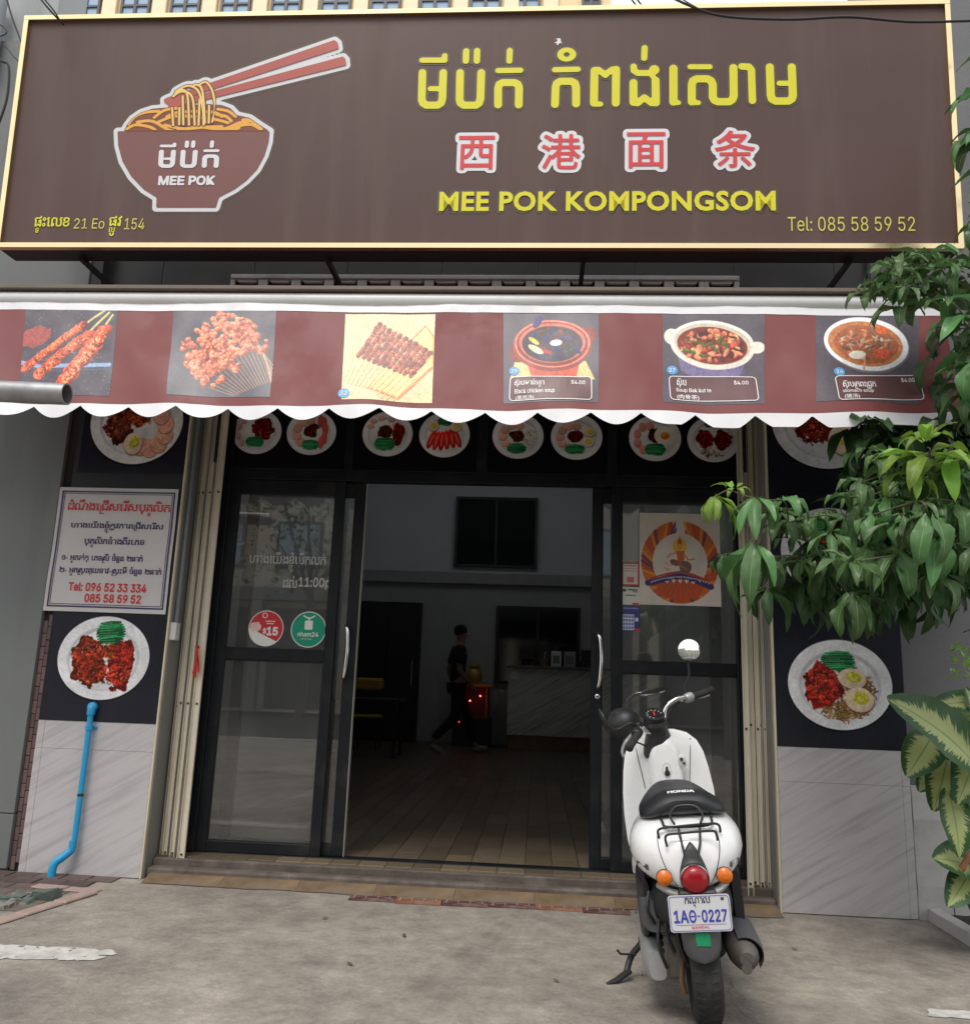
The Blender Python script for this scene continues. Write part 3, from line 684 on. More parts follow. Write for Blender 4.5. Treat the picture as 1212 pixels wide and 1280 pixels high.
# ================================================================== SHOP FRONT: black aluminium frame, doors, gates
m_alu = mat('black aluminium', (.007, .009, .012), .42, spec=.3, var=.1, vs=4, dirt=.25, dcol=(.06, .055, .05), ds=6)
m_glass = glassmat('door glass', (.80, .83, .82), dirty=.08)
m_tint = glassmat('transom glass', (.88, .9, .9), dirty=.01)
m_chrome = mat('polished steel', (.75, .74, .72), .14, metal=1, var=.03)
fr = thing('shopfront_frame', 'black aluminium frame of the shop front with uprights and a transom row', 'window frame', (0, .25, 0))
fb = lambda n, *a: (lambda mb: mb.build(n, m_alu, fr))(MB().box(*a, .003))
for x0, x1 in ((-1.965, -1.905), (-1.205, -1.155), (-.392, -.332), (.398, .452), (1.196, 1.252)):
    fb('upright', x0, x1, .236, .31, 2.272 if -1.9 < x0 < 1 else .093, 3.04)
fb('transom_rail', -1.905, 1.196, .238, .308, 2.272, 2.335); fb('transom_rail', -1.9, 1.19, .24, .3, 2.95, 3.03)
fb('track', -1.905, 1.196, .245, .335, .093, .104)

def door(name_label, x0, x1, y, mid=True, stile=.058, handle=None, lock=False, seal=False):
    z0, z1 = .106, 2.27
    d = thing('sliding_door', name_label, 'door', ((x0+x1)/2, y, z0), group='black framed glass doors of the shop front')
    bx = lambda n, *a: MB().box(*a, .0025).build(n, m_alu, d)
    bx('stile', x0, x0+stile, y, y+.035, z0, z1); bx('stile', x1-stile, x1, y, y+.035, z0, z1)
    bx('rail', x0+stile, x1-stile, y+.001, y+.034, z0, z0+.06); bx('rail', x0+stile, x1-stile, y+.001, y+.034, z1-.085, z1)
    if mid: bx('rail', x0+stile, x1-stile, y+.001, y+.034, 1.178, 1.245)
    spans = ((z0+.06, 1.178), (1.245, z1-.085)) if mid else ((z0+.06, z1-.085),)
    for a, b in spans:
        # rubber beads then the pane
        bd = MB()
        for q in ((x0+stile, x0+stile+.006, a, b), (x1-stile-.006, x1-stile, a, b), (x0+stile+.006, x1-stile-.006, a, a+.006), (x0+stile+.006, x1-stile-.006, b-.006, b)):
            bd.box(q[0], q[1], y+.010, y+.024, q[2], q[3])
        bd.build('glazing_bead', mat('rubber', (.01, .01, .01), .6, var=0), d)
        gm = MB(); gm.add([(x0+stile, y+.017, a), (x1-stile, y+.017, a), (x1-stile, y+.017, b), (x0+stile, y+.017, b)], [(0, 1, 2, 3)]); gm.build('glass_pane', m_glass, d)
    if handle is not None:
        h = MB(); hx = handle
        h.tube(smoothpath([(hx, y, 1.40), (hx, y-.03, 1.395), (hx+.012, y-.042, 1.36), (hx+.018, y-.046, 1.25), (hx+.010, y-.042, 1.13), (hx, y-.03, 1.095), (hx, y, 1.09)], 5), .011, 10)
        h.build('handle', m_chrome, d, smooth=True)
    if lock: MB().lathe([(.014, 0), (.014, .006), (.011, .008), (.004, .008), (.004, .004)], (lock, y, 1.04), (0, -1, 0), 16).build('lock', m_chrome, d, smooth=True)
    if seal:
        MB().box(seal, seal+.004, y-.002, y+.033, z0, z1).build('edge_seal', mat('pale brush seal', (.35, .33, .28), .6), d)
    return d
dL = door('fixed glass door leaf at left with the red and green round stickers', -1.905, -1.190, .247)
dR = door('fixed glass door leaf at right behind the scooter with the square emblem poster', .425, 1.196, .247)
door('open sliding door leaf at left, its handle stile beside the doorway', -1.80, -1.068, .290, False, .066, -1.128, seal=-1.0675)
door('open sliding door leaf at right, its handle and lock beside the doorway', .312, 1.06, .290, False, .060, .350, .350)

# printed transom panels behind glass: two bowls each
def poster(name, lab, pl, a0, a1, b0, b1, arr, off=0, th=.004, cat='poster', parent=None, group=None, rough=.3, dirt=.1, frame=None):
    o_ = pl.pt(a0, b0, off); t = thing(name, lab, cat, o_, group=group) if cat else parent
    mb = MB(); P3 = [pl.pt(a, b, off) for a, b in ((a0, b0), (a1, b0), (a1, b1), (a0, b1))]
    mb.add(P3, [(0, 1, 2, 3)]); mb.build('printed_face', imgmat(name+' print', arr, rough, dirt=dirt), t, uv=[(0, 0), (1, 0), (1, 1), (0, 1)])
    bk = MB(); f3 = lambda a, b, o: pl.pt(a, b, off-.0005-o*th); bk.prism([(a0, b0), (a1, b0), (a1, b1), (a0, b1)], 1, f3)
    bk.build('backing', mat('poster backing', (.02, .02, .024), .6, var=0), t, recalc=True)
    return t
BG = lin((34, 36, 48))
def toimg(c): return c   # painting happens in display values
def small_bowl(P, cx, cy, r, kind):
    plate(P, cx, cy, r, r*.93)
    q = r
    if kind == 0: meat(P, cx+q*.2, cy-q*.1, q*.45, q*.45, 24, (.6, .12, .1)); slices(P, cx-q*.45, cy, q*.3, q*.5, 4, 2, 4.4); greens(P, cx-q*.05, cy+q*.42, q*.36, q*.22)
    if kind == 1: slices(P, cx-q*.1, cy, q*.5, q*.5, 6, 1.6, 4.8, size=.36); meat(P, cx, cy-q*.1, q*.3, q*.28, 22, (.5, .16, .06)); slices(P, cx+q*.35, cy-q*.05, q*.2, q*.45, 5, 4.6, 7.6, (.8, .35, .3), .6); greens(P, cx, cy+q*.5, q*.34, q*.2)
    if kind == 2: slices(P, cx-q*.2, cy-q*.35, q*.5, q*.3, 5, 3, 6.2); meat(P, cx-q*.1, cy-q*.1, q*.3, q*.3, 22, (.4, .2, .06)); meat(P, cx+q*.42, cy-q*.02, q*.24, q*.45, 26, (.7, .06, .08)); greens(P, cx-q*.1, cy+q*.42, q*.4, q*.26)
    if kind == 3:
        for i in range(6): P.ell(cx+q*(-.5+.2*i), cy+q*(.2+.06*math.sin(i)), q*.13, q*.42, (.75, .12+.05*(i % 2), .12), rot=.15*(i-2.5)*-1, shade=.5)
        for i in range(6): P.ell(cx+q*(-.5+.2*i), cy+q*(.2+.06*math.sin(i)), q*.05, q*.3, (.92, .5, .45), rot=.15*(i-2.5)*-1, al=.7)
        egg(P, cx-q*.45, cy-q*.35, q*.22, q*.22); egg(P, cx+q*.45, cy-q*.35, q*.22, q*.22); greens(P, cx, cy-q*.55, q*.28, q*.18)
    if kind == 4: slices(P, cx-q*.1, cy, q*.5, q*.45, 6, 1.8, 5, size=.34); meat(P, cx, cy, q*.32, q*.28, 24, (.45, .2, .08)); noodles(P, cx+q*.45, cy+q*.05, q*.25, q*.4, 22, (.95, .8, .25)); greens(P, cx-q*.05, cy+q*.5, q*.36, q*.2)
    if kind == 5: slices(P, cx-q*.15, cy, q*.5, q*.45, 6, 1.9, 5, size=.34); meat(P, cx-q*.05, cy-q*.05, q*.3, q*.25, 24, (.5, .1, .1)); egg(P, cx+q*.5, cy-q*.2, q*.24, q*.2); egg(P, cx+q*.45, cy+q*.2, q*.24, q*.2); greens(P, cx-q*.05, cy+q*.5, q*.38, q*.2)
    if kind == 6: slices(P, cx-q*.3, cy, q*.4, q*.5, 5, 2, 5, (.85, .55, .5), .36); meat(P, cx, cy-q*.1, q*.3, q*.3, 22, (.4, .08, .08)); fried(P, cx+q*.38, cy-q*.1, q*.42); greens(P, cx, cy+q*.45, q*.38, q*.24)
    if kind == 7: meat(P, cx-q*.32, cy, q*.34, q*.42, 30, (.7, .06, .06)); meat(P, cx+q*.34, cy, q*.34, q*.42, 30, (.65, .05, .05)); noodles(P, cx, cy+q*.55, q*.5, q*.18, 20); greens(P, cx, cy-q*.6, q*.34, q*.16)
pF = YP(.244)
labels = ['leftmost overdoor panel, black with two noodle bowls by the left gate', 'overdoor panel with the bowl of red sliced pork under two half eggs', 'overdoor panel with yellow noodles and a bowl with two eggs, right of the centre', 'rightmost overdoor panel with the fried egg bowl, over the emblem poster']
for i, (x0, x1, c1, c2) in enumerate(((-1.905, -1.205, -1.60, -1.352), (-1.155, -.392, -.952, -.600), (-.332, .398, -.148, .207), (.452, 1.196, .678, 1.025))):
    if i == 0: c1 = -1.773; c2 = -1.428
    w, h = x1-x0, .62; k = 440; P = Paint(int(w*k), int(h*k), (.055, .06, .085))
    for n_, cx0 in enumerate((c1, c2)):
        small_bowl(P, (cx0-x0)*k, (2.95-2.575)*k, .157*k, 2*i+n_)
    P.a[-3:-1, :] = .25; P.a *= .9+.2*P.n1[..., None]; P.grain(.03)
    poster('menu_panel', labels[i], pF, x0, x1, 2.336, 2.95, P.a, group='overdoor menu panels with bowls', rough=.25)

# ------------------------------------------------------------------ prints on the pillars
pP = YP(-.004)
def big_print(lab, a0, a1, b0, b1, draw, group='noodle bowl prints on the pillars'):
    k = 420; P = Paint(int((a1-a0)*k), int((b1-b0)*k), (.10, .105, .145)); draw(P, k, a0, b1)
    P.a = detail(P.a); P.a *= .93+.14*P.n1[..., None]; P.grain(.03)
    return poster('bowl_poster', lab, pP, a0, a1, b0, b1, P.a, group=group, rough=.22, th=.003)
def d_low(P, k, a0, b1):
    cx, cy, r = (-2.447-a0)*k, (b1-1.16)*k, .268*k; plate(P, cx, cy, r, r*.87)
    meat(P, cx-r*.33, cy+r*.05, r*.36, r*.5, 110, (.62, .16, .08)); noodles(P, cx+r*.05, cy+r*.3, r*.3, r*.3, 24, (.85, .5, .25)); meat(P, cx-r*.25, cy+r*.25, r*.4, r*.32, 90, (.55, .12, .06))
    meat(P, cx+r*.36, cy+r*.12, r*.3, r*.52, 80, (.68, .10, .07)); meat(P, cx+r*.3, cy-r*.12, r*.38, r*.22, 60, (.72, .13, .09)); greens(P, cx+r*.1, cy-r*.52, r*.3, r*.24, -.12)
    for _ in range(40): P.ell(cx+r*rr(-.1, .2), cy+r*rr(-.38, .0), 2, 1.4, (.25, .55, .15), al=.8)
big_print('lower left bowl print behind the blue pipe, shredded red pork with greens on top', -2.773, -2.102, .808, 1.408, d_low)
def d_ul(P, k, a0, b1):
    cx, cy, r = (-2.422-a0)*k, (b1-2.555)*k, .285*k; plate(P, cx, cy, r, r*.93)
    meat(P, cx-r*.15, cy-r*.42, r*.34, r*.28, 60, (.7, .05, .06)); meat(P, cx-r*.38, cy+r*.1, r*.32, r*.38, 80, (.42, .16, .13)); meat(P, cx+r*.05, cy-r*.1, r*.34, r*.22, 80, (.65, .25, .15))
    slices(P, cx+r*.3, cy+r*.18, r*.35, r*.4, 6, 2.0, -.9, (.9, .66, .56), .5); egg(P, cx-r*.02, cy+r*.48, r*.2, r*.24)
big_print('upper left bowl print under the awning, with pale sliced pork and a half egg', -2.745, -2.102, 2.235, 2.95, d_ul)
def d_ur(P, k, a0, b1):
    cx, cy, r = (1.60-a0)*k, (b1-2.62)*k, .30*k; plate(P, cx, cy, r, r*.93)
    meat(P, cx-r*.1, cy-r*.15, r*.5, r*.6, 160, (.6, .13, .08)); noodles(P, cx-r*.2, cy+r*.2, r*.35, r*.3, 40, (.5, .14, .1)); egg(P, cx+r*.32, cy+r*.35, r*.28, r*.3)
big_print('upper right bowl print partly behind the tree leaves, red shredded pork', 1.277, 1.942, 2.215, 2.95, d_ur)
def d_mr(P, k, a0, b1):
    cx, cy, r = (1.60-a0)*k, (b1-1.87)*k, .275*k; plate(P, cx, cy, r, r*.9); meat(P, cx, cy, r*.5, r*.5, 100, (.72, .1, .07)); noodles(P, cx, cy+r*.4, r*.5, r*.2, 40); greens(P, cx-r*.1, cy-r*.5, r*.3, r*.2)
big_print('middle right bowl print almost hidden behind the leaves', 1.277, 1.942, 1.545, 2.211, d_mr)
def d_lr(P, k, a0, b1):
    cx, cy, r = (1.61-a0)*k, (b1-1.155)*k, .272*k; plate(P, cx, cy, r, r*.87)
    noodles(P, cx+r*.2, cy+r*.15, r*.5, r*.5, 150, (.85, .62, .42)); noodles(P, cx+r*.02, cy+r*.52, r*.42, r*.18, 80, (.9, .68, .4)); greens(P, cx-r*.02, cy-r*.44, r*.32, r*.2, -.05)
    P.poly([(cx-r*.68, cy), (cx-r*.42, cy-r*.46), (cx-r*.1, cy-r*.25), (cx+r*.08, cy+r*.15), (cx-r*.2, cy+r*.4), (cx-r*.52, cy+r*.5)], (.60, .10, .08), soft=3); meat(P, cx-r*.32, cy+.02*r, r*.34, r*.44, 120, (.70, .12, .09))
    egg(P, cx+r*.24, cy-r*.12, r*.28, r*.2, .1); egg(P, cx+r*.36, cy+r*.28, r*.28, r*.24, .1)
big_print('lower right bowl print with two half eggs and red roast pork', 1.277, 1.940, .825, 1.541, d_lr)

for x0, x1, z0 in ((-2.774, -2.1, .807), (1.2755, 1.944, .823)):
    MB().box(x0, x1, -.0005, .0115, z0, 3.05).build('cladding', mat('black cladding', (.018, .019, .023), .4, var=.1), shop)
# job notice banner
pN = YP(-.012)
nb = thing('notice_banner', 'white vinyl job notice with red and blue lettering on the left pillar', 'banner', (-2.83, -.012, 1.41))
mb = MB(); vs = []; fs = []; nx, nz = 14, 14
for j in range(nz+1):
    for i in range(nx+1):
        u, v = i/nx, j/nz; X = -2.832+.72*u; Z = 1.412+.728*v
        vs.append((X, -.012-.005*math.sin(u*5+v*3)*math.sin(v*6+1)-.004*mnoise.noise((u*4, v*4, 1)), Z))
fs = [(j*(nx+1)+i, j*(nx+1)+i+1, (j+1)*(nx+1)+i+1, (j+1)*(nx+1)+i) for j in range(nz) for i in range(nx)]
mb.add(vs, fs); mb.build('banner_sheet', mat('white vinyl', (.60, .58, .57), .32, var=.06, vs=3, bump=.3, bs=5, dirt=.15, ds=3), nb, smooth='all')
def nfn(a, b, off):
    u = (a+2.832)/.72; v = (b-1.412)/.728
    return (a, -.0135-.005*math.sin(u*5+v*3)*math.sin(v*6+1)-.004*mnoise.noise((u*4, v*4, 1))-off, b)
m_nr = mat('red print', lin((206, 45, 48)), .4, var=0); m_nb = mat('navy print', lin((45, 32, 92)), .4, var=0)
def framefn(a0, a1, b0, b1, w):
    V = []; F = []
    for q in ((a0, a1, b0, b0+w), (a0, a1, b1-w, b1), (a0, a0+w, b0+w, b1-w), (a1-w, a1, b0+w, b1-w)):
        L_ = 12; n0 = len(V); 
        if q[1]-q[0] > q[3]-q[2]: V += [(q[0]+(q[1]-q[0])*i/L_, b) for i in range(L_+1) for b in (q[2], q[3])]
        else: V += [(a, q[2]+(q[3]-q[2])*i/L_) for i in range(L_+1) for a in (q[1], q[0])]
        F += [(n0+2*i, n0+2*i+2, n0+2*i+3, n0+2*i+1) for i in range(L_)]
    return np.array(V), F
decal('border_line', framefn(-2.812, -2.128, 1.437, 2.119, .008), nfn, m_nb, nb, .001)
decal('border_line', framefn(-2.798, -2.142, 1.452, 2.105, .0035), nfn, m_nb, nb, .001)
K = .018
for txt, bx, m_ in (
    ('ដំណឹងជ្រើសរើសបុគ្គលិក', (85, 625, 213, 645), m_nr), ('ហាងយើងខ្ញុំត្រូវការជ្រើសរើស', (88, 652, 204, 667), m_nb), ('បុគ្គលិកទាំងពីរភេទ', (105, 671, 181, 685), m_nb),
    ('១- អ្នករត់តុ ភេទស្រី ចំនួន ២នាក់', (77, 692, 179, 705), m_nb), ('២- អ្នកស្រុះគុយទាវ-ស្រុះមី ចំនួន ២នាក់', (74, 708, 202, 721), m_nb)):
    decal('lettering', fit(khmer(txt, K), *pxbox(pN, *bx)), nfn, m_, nb, .0015)
decal('lettering', fit(words('Tel: 096 52 33 334', .03), *pxbox(pN, 86, 729, 183, 740)), nfn, m_nr, nb, .0015)
decal('lettering', fit(words('085 58 59 52', .03), *pxbox(pN, 106, 743, 176, 754)), nfn, m_nr, nb, .0015)

# ------------------------------------------------------------------ folding metal gates, slid to both sides
m_gate = mat('cream gate paint', (.66, .61, .50), .5, var=.10, vs=3, bump=.15, bs=12, dirt=.3, dcol=(.16, .10, .06), ds=3.2, streak=True)
m_rust = mat('rust', (.06, .03, .018), .9, var=.2)
def gate(lab, xs, side):
    g_ = thing('folding_gate', lab, 'gate', (xs[0][0], .1, .02), group='folding gates beside the doors')
    n = len(xs)
    for i, (x, w, y) in enumerate(xs):
        mb = MB(); z0, z1 = .035+.012*random.random(), 3.03
        # U channel slat: web and two lips
        mb.box(x, x+w, y, y+.003, z0, z1); mb.box(x, x+.003, y-.014, y, z0, z1); mb.box(x+w-.003, x+w, y-.012, y, z0, z1)
        mb.build('slat', m_gate, g_)
        rv = MB()
        for z in (.11, .9+.02*(i % 2), 2.16): rv.lathe([(.007, 0), (.006, .004), (0, .005)], (x+w*.5, y-.0005, z), (0, -1, 0), 8)
        rv.build('rivet', m_rust, g_)
    return g_
gl = gate('stacked cream folding gate at the left of the doors with a red ribbon', [(-2.070, .026, .17), (-2.046, .026, .15), (-2.020, .022, .175), (-2.000, .026, .14), (-1.976, .030, .165), (-1.948, .040, .12)], 0)
gr_ = gate('stacked cream folding gate at the right of the doors behind the leaves', [(1.128, .030, .11), (1.160, .036, .15), (1.198, .022, .13), (1.221, .018, .16), (1.240, .014, .14)], 1)
# black strips on the upper leading slats, standing in for shade in open slots
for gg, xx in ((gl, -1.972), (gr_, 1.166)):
    MB().box(xx, xx+.017, .105, .112, 2.34, 2.95).build('shade_strip', mat('slot dark', (.01, .01, .01), .8, var=0), gg)
# conduit with a junction cover
cdt = thing('conduit', 'grey plastic conduit with white coupling beside the left gate', 'pipe', (-2.078, .03, 1.2))
MB().tube([(-2.070, .05, 1.28), (-2.070, .05, 3.0)], .013, 12).build('pipe_run', mat('grey conduit', (.19, .21, .23), .45), cdt, smooth=True)
MB().box(-2.088, -2.050, .015, .07, 1.27, 1.37, .004).build('coupling', mat('white plastic', (.6, .6, .57), .45, dirt=.2), cdt)
# ribbon tied to the gate
rb = MB()
for k, (dx, l) in enumerate(((0, .17), (.010, .14), (-.008, .15))):
    pts = [(-1.945+dx*q*1.6, .095-.006*math.sin(q*5+k), 1.235-l*q) for q in np.linspace(0, 1, 8)]
    for p, q in zip(pts[:-1], pts[1:]): rb.add([(p[0]-.006, p[1], p[2]), (p[0]+.006, p[1]-.003, p[2]), (q[0]+.006, q[1]-.003, q[2]), (q[0]-.006, q[1], q[2])], [(0, 1, 2, 3)])
rb.lathe([(.004, -.01), (.012, 0), (.004, .01)], (-1.945, .095, 1.238), (0, 0, 1), 8)
tag(rb.build('ribbon', mat('red ribbon', lin((190, 30, 25)), .6)), 'small red ribbon tied to the left folding gate', 'ribbon')
# ================================================================== SIGN BOARD
pS = Plane((0, -.60, 3.355), (1, 0, 0), (0, -.048, 1)); 
sgn = thing('sign_board', 'wide brown shop sign with gold frame, noodle bowl logo and yellow lettering', 'sign', (-.4, -.6, 3.355))
if pS.n[1] > 0: pS.n = -pS.n
_c = [pS.ab(32, 22.5), pS.ab(1182, 2), pS.ab(1205, 313), pS.ab(-2.5, 310.5)]; print('sign', _c); fw = .027
SX0 = (_c[0][0]+_c[3][0])/2+.035; SX1 = (_c[1][0]+_c[2][0])/2-.035; SB = (_c[2][1]+_c[3][1])/2+.035; SH = (_c[0][1]+_c[1][1])/2-.035
def slab(mb, a0, a1, b0, b1, o0, o1, pl=pS, bv=0):
    vs = [pl.pt(a, b, o) for o in (o0, o1) for b in (b0, b1) for a in (a0, a1)]
    mb.add(vs, [(0, 1, 3, 2), (4, 6, 7, 5), (0, 4, 5, 1), (2, 3, 7, 6), (0, 2, 6, 4), (1, 5, 7, 3)])
m_face = mat('brown sign vinyl', (.100, .058, .051), .40, spec=.3, bump=.10, bs=2.5, var=.05, vs=1.2, dirt=.25, dcol=(.20, .15, .14), ds=.8, streak=True)
mb = MB(); slab(mb, SX0-.01, SX1+.01, SB-.01, SH+.01, -.02, 0); mb.build('sign_face', m_face, sgn, recalc=True)
m_gold = mat('polished gold trim', (.86, .70, .40), .2, metal=1, var=.04)
for a0, a1, b0, b1 in ((SX0-.035, SX1+.035, SB-.035, SB+fw-.035), (SX0-.035, SX1+.035, SH-fw+.035, SH+.035)):
    mb = MB(); slab(mb, a0, a1, b0, b1, -.015, .022); mb.build('gold_frame', m_gold, sgn, recalc=True)
for a0, a1 in ((SX0-.035, SX0+fw-.035), (SX1-fw+.035, SX1+.035)):
    mb = MB(); slab(mb, a0, a1, SB+fw-.0345, SH-fw+.0345, -.014, .021); mb.build('gold_frame', m_gold, sgn, recalc=True)
m_blk = mat('black painted steel', (.015, .015, .018), .5, var=.1)
mb = MB(); slab(mb, SX0-.03, SX1+.03, SB-.03, SH+.03, -.16, -.0205); mb.build('box_back', m_blk, sgn, recalc=True)
for x in (-2.6, -1.2, .2, 1.6):
    MB().box(x-.012, x+.012, -.50, .148, 3.335, 3.36).build('bracket', m_blk, sgn); MB().box(x-.02, x+.02, -.45, .148, 4.5, 4.54).build('bracket', m_blk, sgn)
def S1(u, v, sc, ox, oy): return pS.ab(ox+u/sc, oy+v/sc)
sf = lambda a, b, o: pS.pt(a, b, o)
# title: rounded strokes traced as centre lines with their widths
A_ = lambda *p: [S1(u, v, 4.848, 510, 40) for u, v in p]; B_ = lambda *p: [S1(u, v, 4.848, 760, 40) for u, v in p]
MPX = (pS.ab(900, 100)[0]-pS.ab(600, 100)[0])/300/4.848
T = [(A_((87,247),(83,410),(91,432),(112,445),(180,445),(200,432),(208,405),(213,247)), 24), (A_((135,345),(205,345)), 17), (A_((85,172),(222,172)), 18), (A_((222,145),(220,170)), 18),
 (A_((315,247),(312,410),(318,432),(338,445),(412,445),(430,432),(438,405),(443,247)), 24), (A_((352,117),(350,177)), 20), (A_((418,115),(416,177)), 20),
 (A_((545,443),(545,340),(552,318),(572,308),(645,308),(664,318),(672,340),(670,443)), 24), (A_((545,235),(680,233)), 18), (A_((616,113),(613,177)), 19),
 (A_((889,440),(893,335),(900,312),(922,300),(988,300),(1010,312),(1017,335),(1017,437)), 24), (A_((888,230),(1028,227)), 18),
 (A_((1128,235),(1125,432)), 24), (A_((1125,438),(1164,438)), 17), (A_((1132,230),(1152,230),(1195,262)), 20), (B_((-17,258),(25,228),(45,228)), 20), (B_((47,228),(45,432)), 24),
 (B_((220,97),(217,160)), 19), (B_((153,210),(155,235),(178,250),(265,250)), 20), (B_((278,230),(278,231)), 31), (B_((152,308),(152,427)), 24), (B_((152,430),(178,432),(218,398),(262,432),(288,430)), 21), (B_((288,430),(286,295)), 24), (B_((286,290),(262,262)), 16),
 (B_((394,222),(394,425)), 25), (B_((394,430),(424,430)), 16),
 (B_((495,212),(614,212)), 17), (B_((505,425),(505,320),(512,297),(535,285),(600,285),(622,297),(632,320),(632,395),(642,415),(662,424),(732,424),(750,412),(759,390),(757,217)), 24), (B_((505,430),(545,430)), 16),
 (B_((808,210),(850,212),(866,232),(872,418)), 22), (B_((977,213),(983,385),(990,408),(1012,420),(1090,420),(1110,408),(1117,385),(1110,213)), 24), (B_((1035,312),(1100,312)), 17)]
def title(X, Z):
    D = np.full(X.shape, 1e9)
    for pts, r in T:
        xs = [p[0] for p in pts]; zs = [p[1] for p in pts]; m = 40*MPX
        i0, i1 = np.searchsorted(X[0], [min(xs)-m, max(xs)+m]); D[:, i0:i1] = np.minimum(D[:, i0:i1], sd_path(X[:, i0:i1], Z[:, i0:i1], pts, r*MPX))
    c = A_((960, 138))[0]; ring = (np.hypot((X-c[0])/58, (Z-c[1])/48)-MPX)*50; hole = (np.hypot((X-c[0])/19, (Z-c[1])/16)-MPX)*17
    return np.minimum(D, np.maximum(ring, -hole))
m_ye = mat('yellow sign letters', lin((222, 214, 40)), .35, var=.03)
m_ol = mat('olive letter glow', (.085, .066, .035), .4, var=.02)
a0, b0 = A_((30, 500))[0]; a1, b1 = B_((1180, 60))[0]; b1 = max(b1, A_((30, 60))[0][1])
b0 -= .03; b1 += .03
VF = region(title, a0, a1, b0, b1, .008); decal('lettering', VF, sf, m_ye, sgn, .004)
VF = region(lambda X, Z: title(X, Z)-.012, a0-.02, a1+.02, b0, b1, .012); decal('lettering_edge', VF, sf, m_ol, sgn, .0015)
# chinese characters, red with a broad white outline
m_rd = mat('red sign letters', lin((212, 62, 66)), .35, var=.03); m_wh = mat('white sign letters', lin((222, 222, 226)), .4, var=.03)
for ch, bx in (('西', (573, 170, 618, 212)), ('港', (676.5, 168, 725.5, 211.5)), ('面', (783, 165.5, 831.5, 210.5)), ('条', (893, 163.5, 943.5, 209.5))):
    q = pxbox(pS, *bx); VF = fit(words(ch, .012), *q); decal('lettering', VF, sf, m_rd, sgn, .005)
    # outline: distance to the letter's own edges
    V, F = weld(*VF); E_ = edges_of(F)
    outl = lambda X, Z, V=V, E_=E_, F_=F: sd_edges(X, Z, V, E_, F_)-.021
    decal('lettering_outline', region(outl, q[0]-.03, q[1]+.03, q[2]-.03, q[3]+.03, .005), sf, m_wh, sgn, .002)
decal('lettering', fit(wordsb('MEE POK KOMPONGSOM', .032), *pxbox(pS, 549, 239, 969, 264)), sf, m_ye, sgn, .004)
decal('lettering_edge', fit(wordsb('MEE POK KOMPONGSOM', .050), *pxbox(pS, 545.5, 236, 972.5, 267)), sf, m_ol, sgn, .0015)
m_y2 = mat('pale yellow print', lin((214, 200, 96)), .4, var=.02)
decal('lettering', fit(words('Tel: 085 58 59 52'), *pxbox(pS, 984, 271, 1143, 289)), sf, m_y2, sgn, .003)
decal('lettering', fit(khmer('ផ្ទះលេខ', .015), *pxbox(pS, 43, 270, 87, 291)), sf, m_ye, sgn, .003)
decal('lettering', fit(words('21 Eo'), *pxbox(pS, 93, 273, 131, 286)), sf, m_y2, sgn, .003)
decal('lettering', fit(khmer('ផ្លូវ', .015), *pxbox(pS, 136, 270, 152, 295)), sf, m_ye, sgn, .003)
decal('lettering', fit(words('154'), *pxbox(pS, 156, 273, 181, 287)), sf, m_y2, sgn, .003)
# bird droppings speck above the title
c = pS.ab(698, 52); V, F = region(lambda X, Z: np.hypot((X-c[0])*1.0, (Z-c[1])*.8)-.014+ns_(X, Z, 90)*.02, c[0]-.04, c[0]+.04, c[1]-.04, c[1]+.04, .003)
decal('stain', (V, F), sf, m_wh, sgn, .002)
# ---- logo
Lg = lambda *p: [S1(u, v, 3.7875, 130, 30) for u, v in p]; LP = MPX*4.848/3.7875
bowl = Lg((65,508),(785,508),(780,560),(760,625),(725,690),(675,742),(620,783),(545,822),(530,870),(248,870),(250,822),(190,785),(130,722),(88,650),(68,575))
mound = Lg((95,508),(110,478),(135,447),(175,420),(230,402),(300,396),(400,385),(500,380),(560,385),(600,400),(630,432),(690,445),(740,480),(785,508))
st1 = Lg((285,358),(300,350),(1092,77),(1107,90),(1112,118),(300,380),(286,372)); st2 = Lg((303,384),(320,372),(1132,155),(1144,168),(1147,196),(330,398),(306,398))
loops = [((340,330),(375,315),(398,345),(405,480)), ((330,345),(372,322),(420,350),(432,480)), ((345,320),(400,295),(448,320),(470,400),(474,480)), ((420,300),(440,290),(468,320),(480,470)), ((455,290),(485,278),(515,320),(528,400),(515,465)), ((375,345),(378,478)), ((360,400),(358,478)), ((325,400),(330,482)), ((455,360),(450,480)), ((500,390),(498,470))]
loops = [Lg(*[tuple(p)[:2] for p in smoothpath([(a, b, 0) for a, b in l], 6)]) for l in loops]
def seg_sd(fnlist):
    def f(X, Z):
        d = np.full(X.shape, 1e9)
        for g_ in fnlist: d = np.minimum(d, g_(X, Z))
        return d
    return f
ba0, bb0 = Lg((10, 920))[0]; ba1, bb1 = Lg((1200, 30))[0]; ba0 -= .05; bb0 -= .05; bb1 += .06; ba1 += .05
allsh = seg_sd([lambda X, Z: sd_poly(X, Z, bowl), lambda X, Z: sd_poly(X, Z, mound), lambda X, Z: sd_poly(X, Z, st1), lambda X, Z: sd_poly(X, Z, st2)] + [lambda X, Z, l=l: sd_path(X, Z, l, 9*LP) for l in loops])
lg = MB()
def lay(name, fn, m, off, st=.008, bx=None):
    b_ = bx or (ba0, ba1, bb0, bb1); return decal(name, region(fn, *b_, st), sf, m, sgn, off)
lay('logo_outline', lambda X, Z: allsh(X, Z)-20*LP, mat('logo white', lin((214, 214, 218)), .4, var=.02), .002)
lay('logo_shadow', lambda X, Z: allsh(X, Z)-29*LP, m_ol, .001, .012)
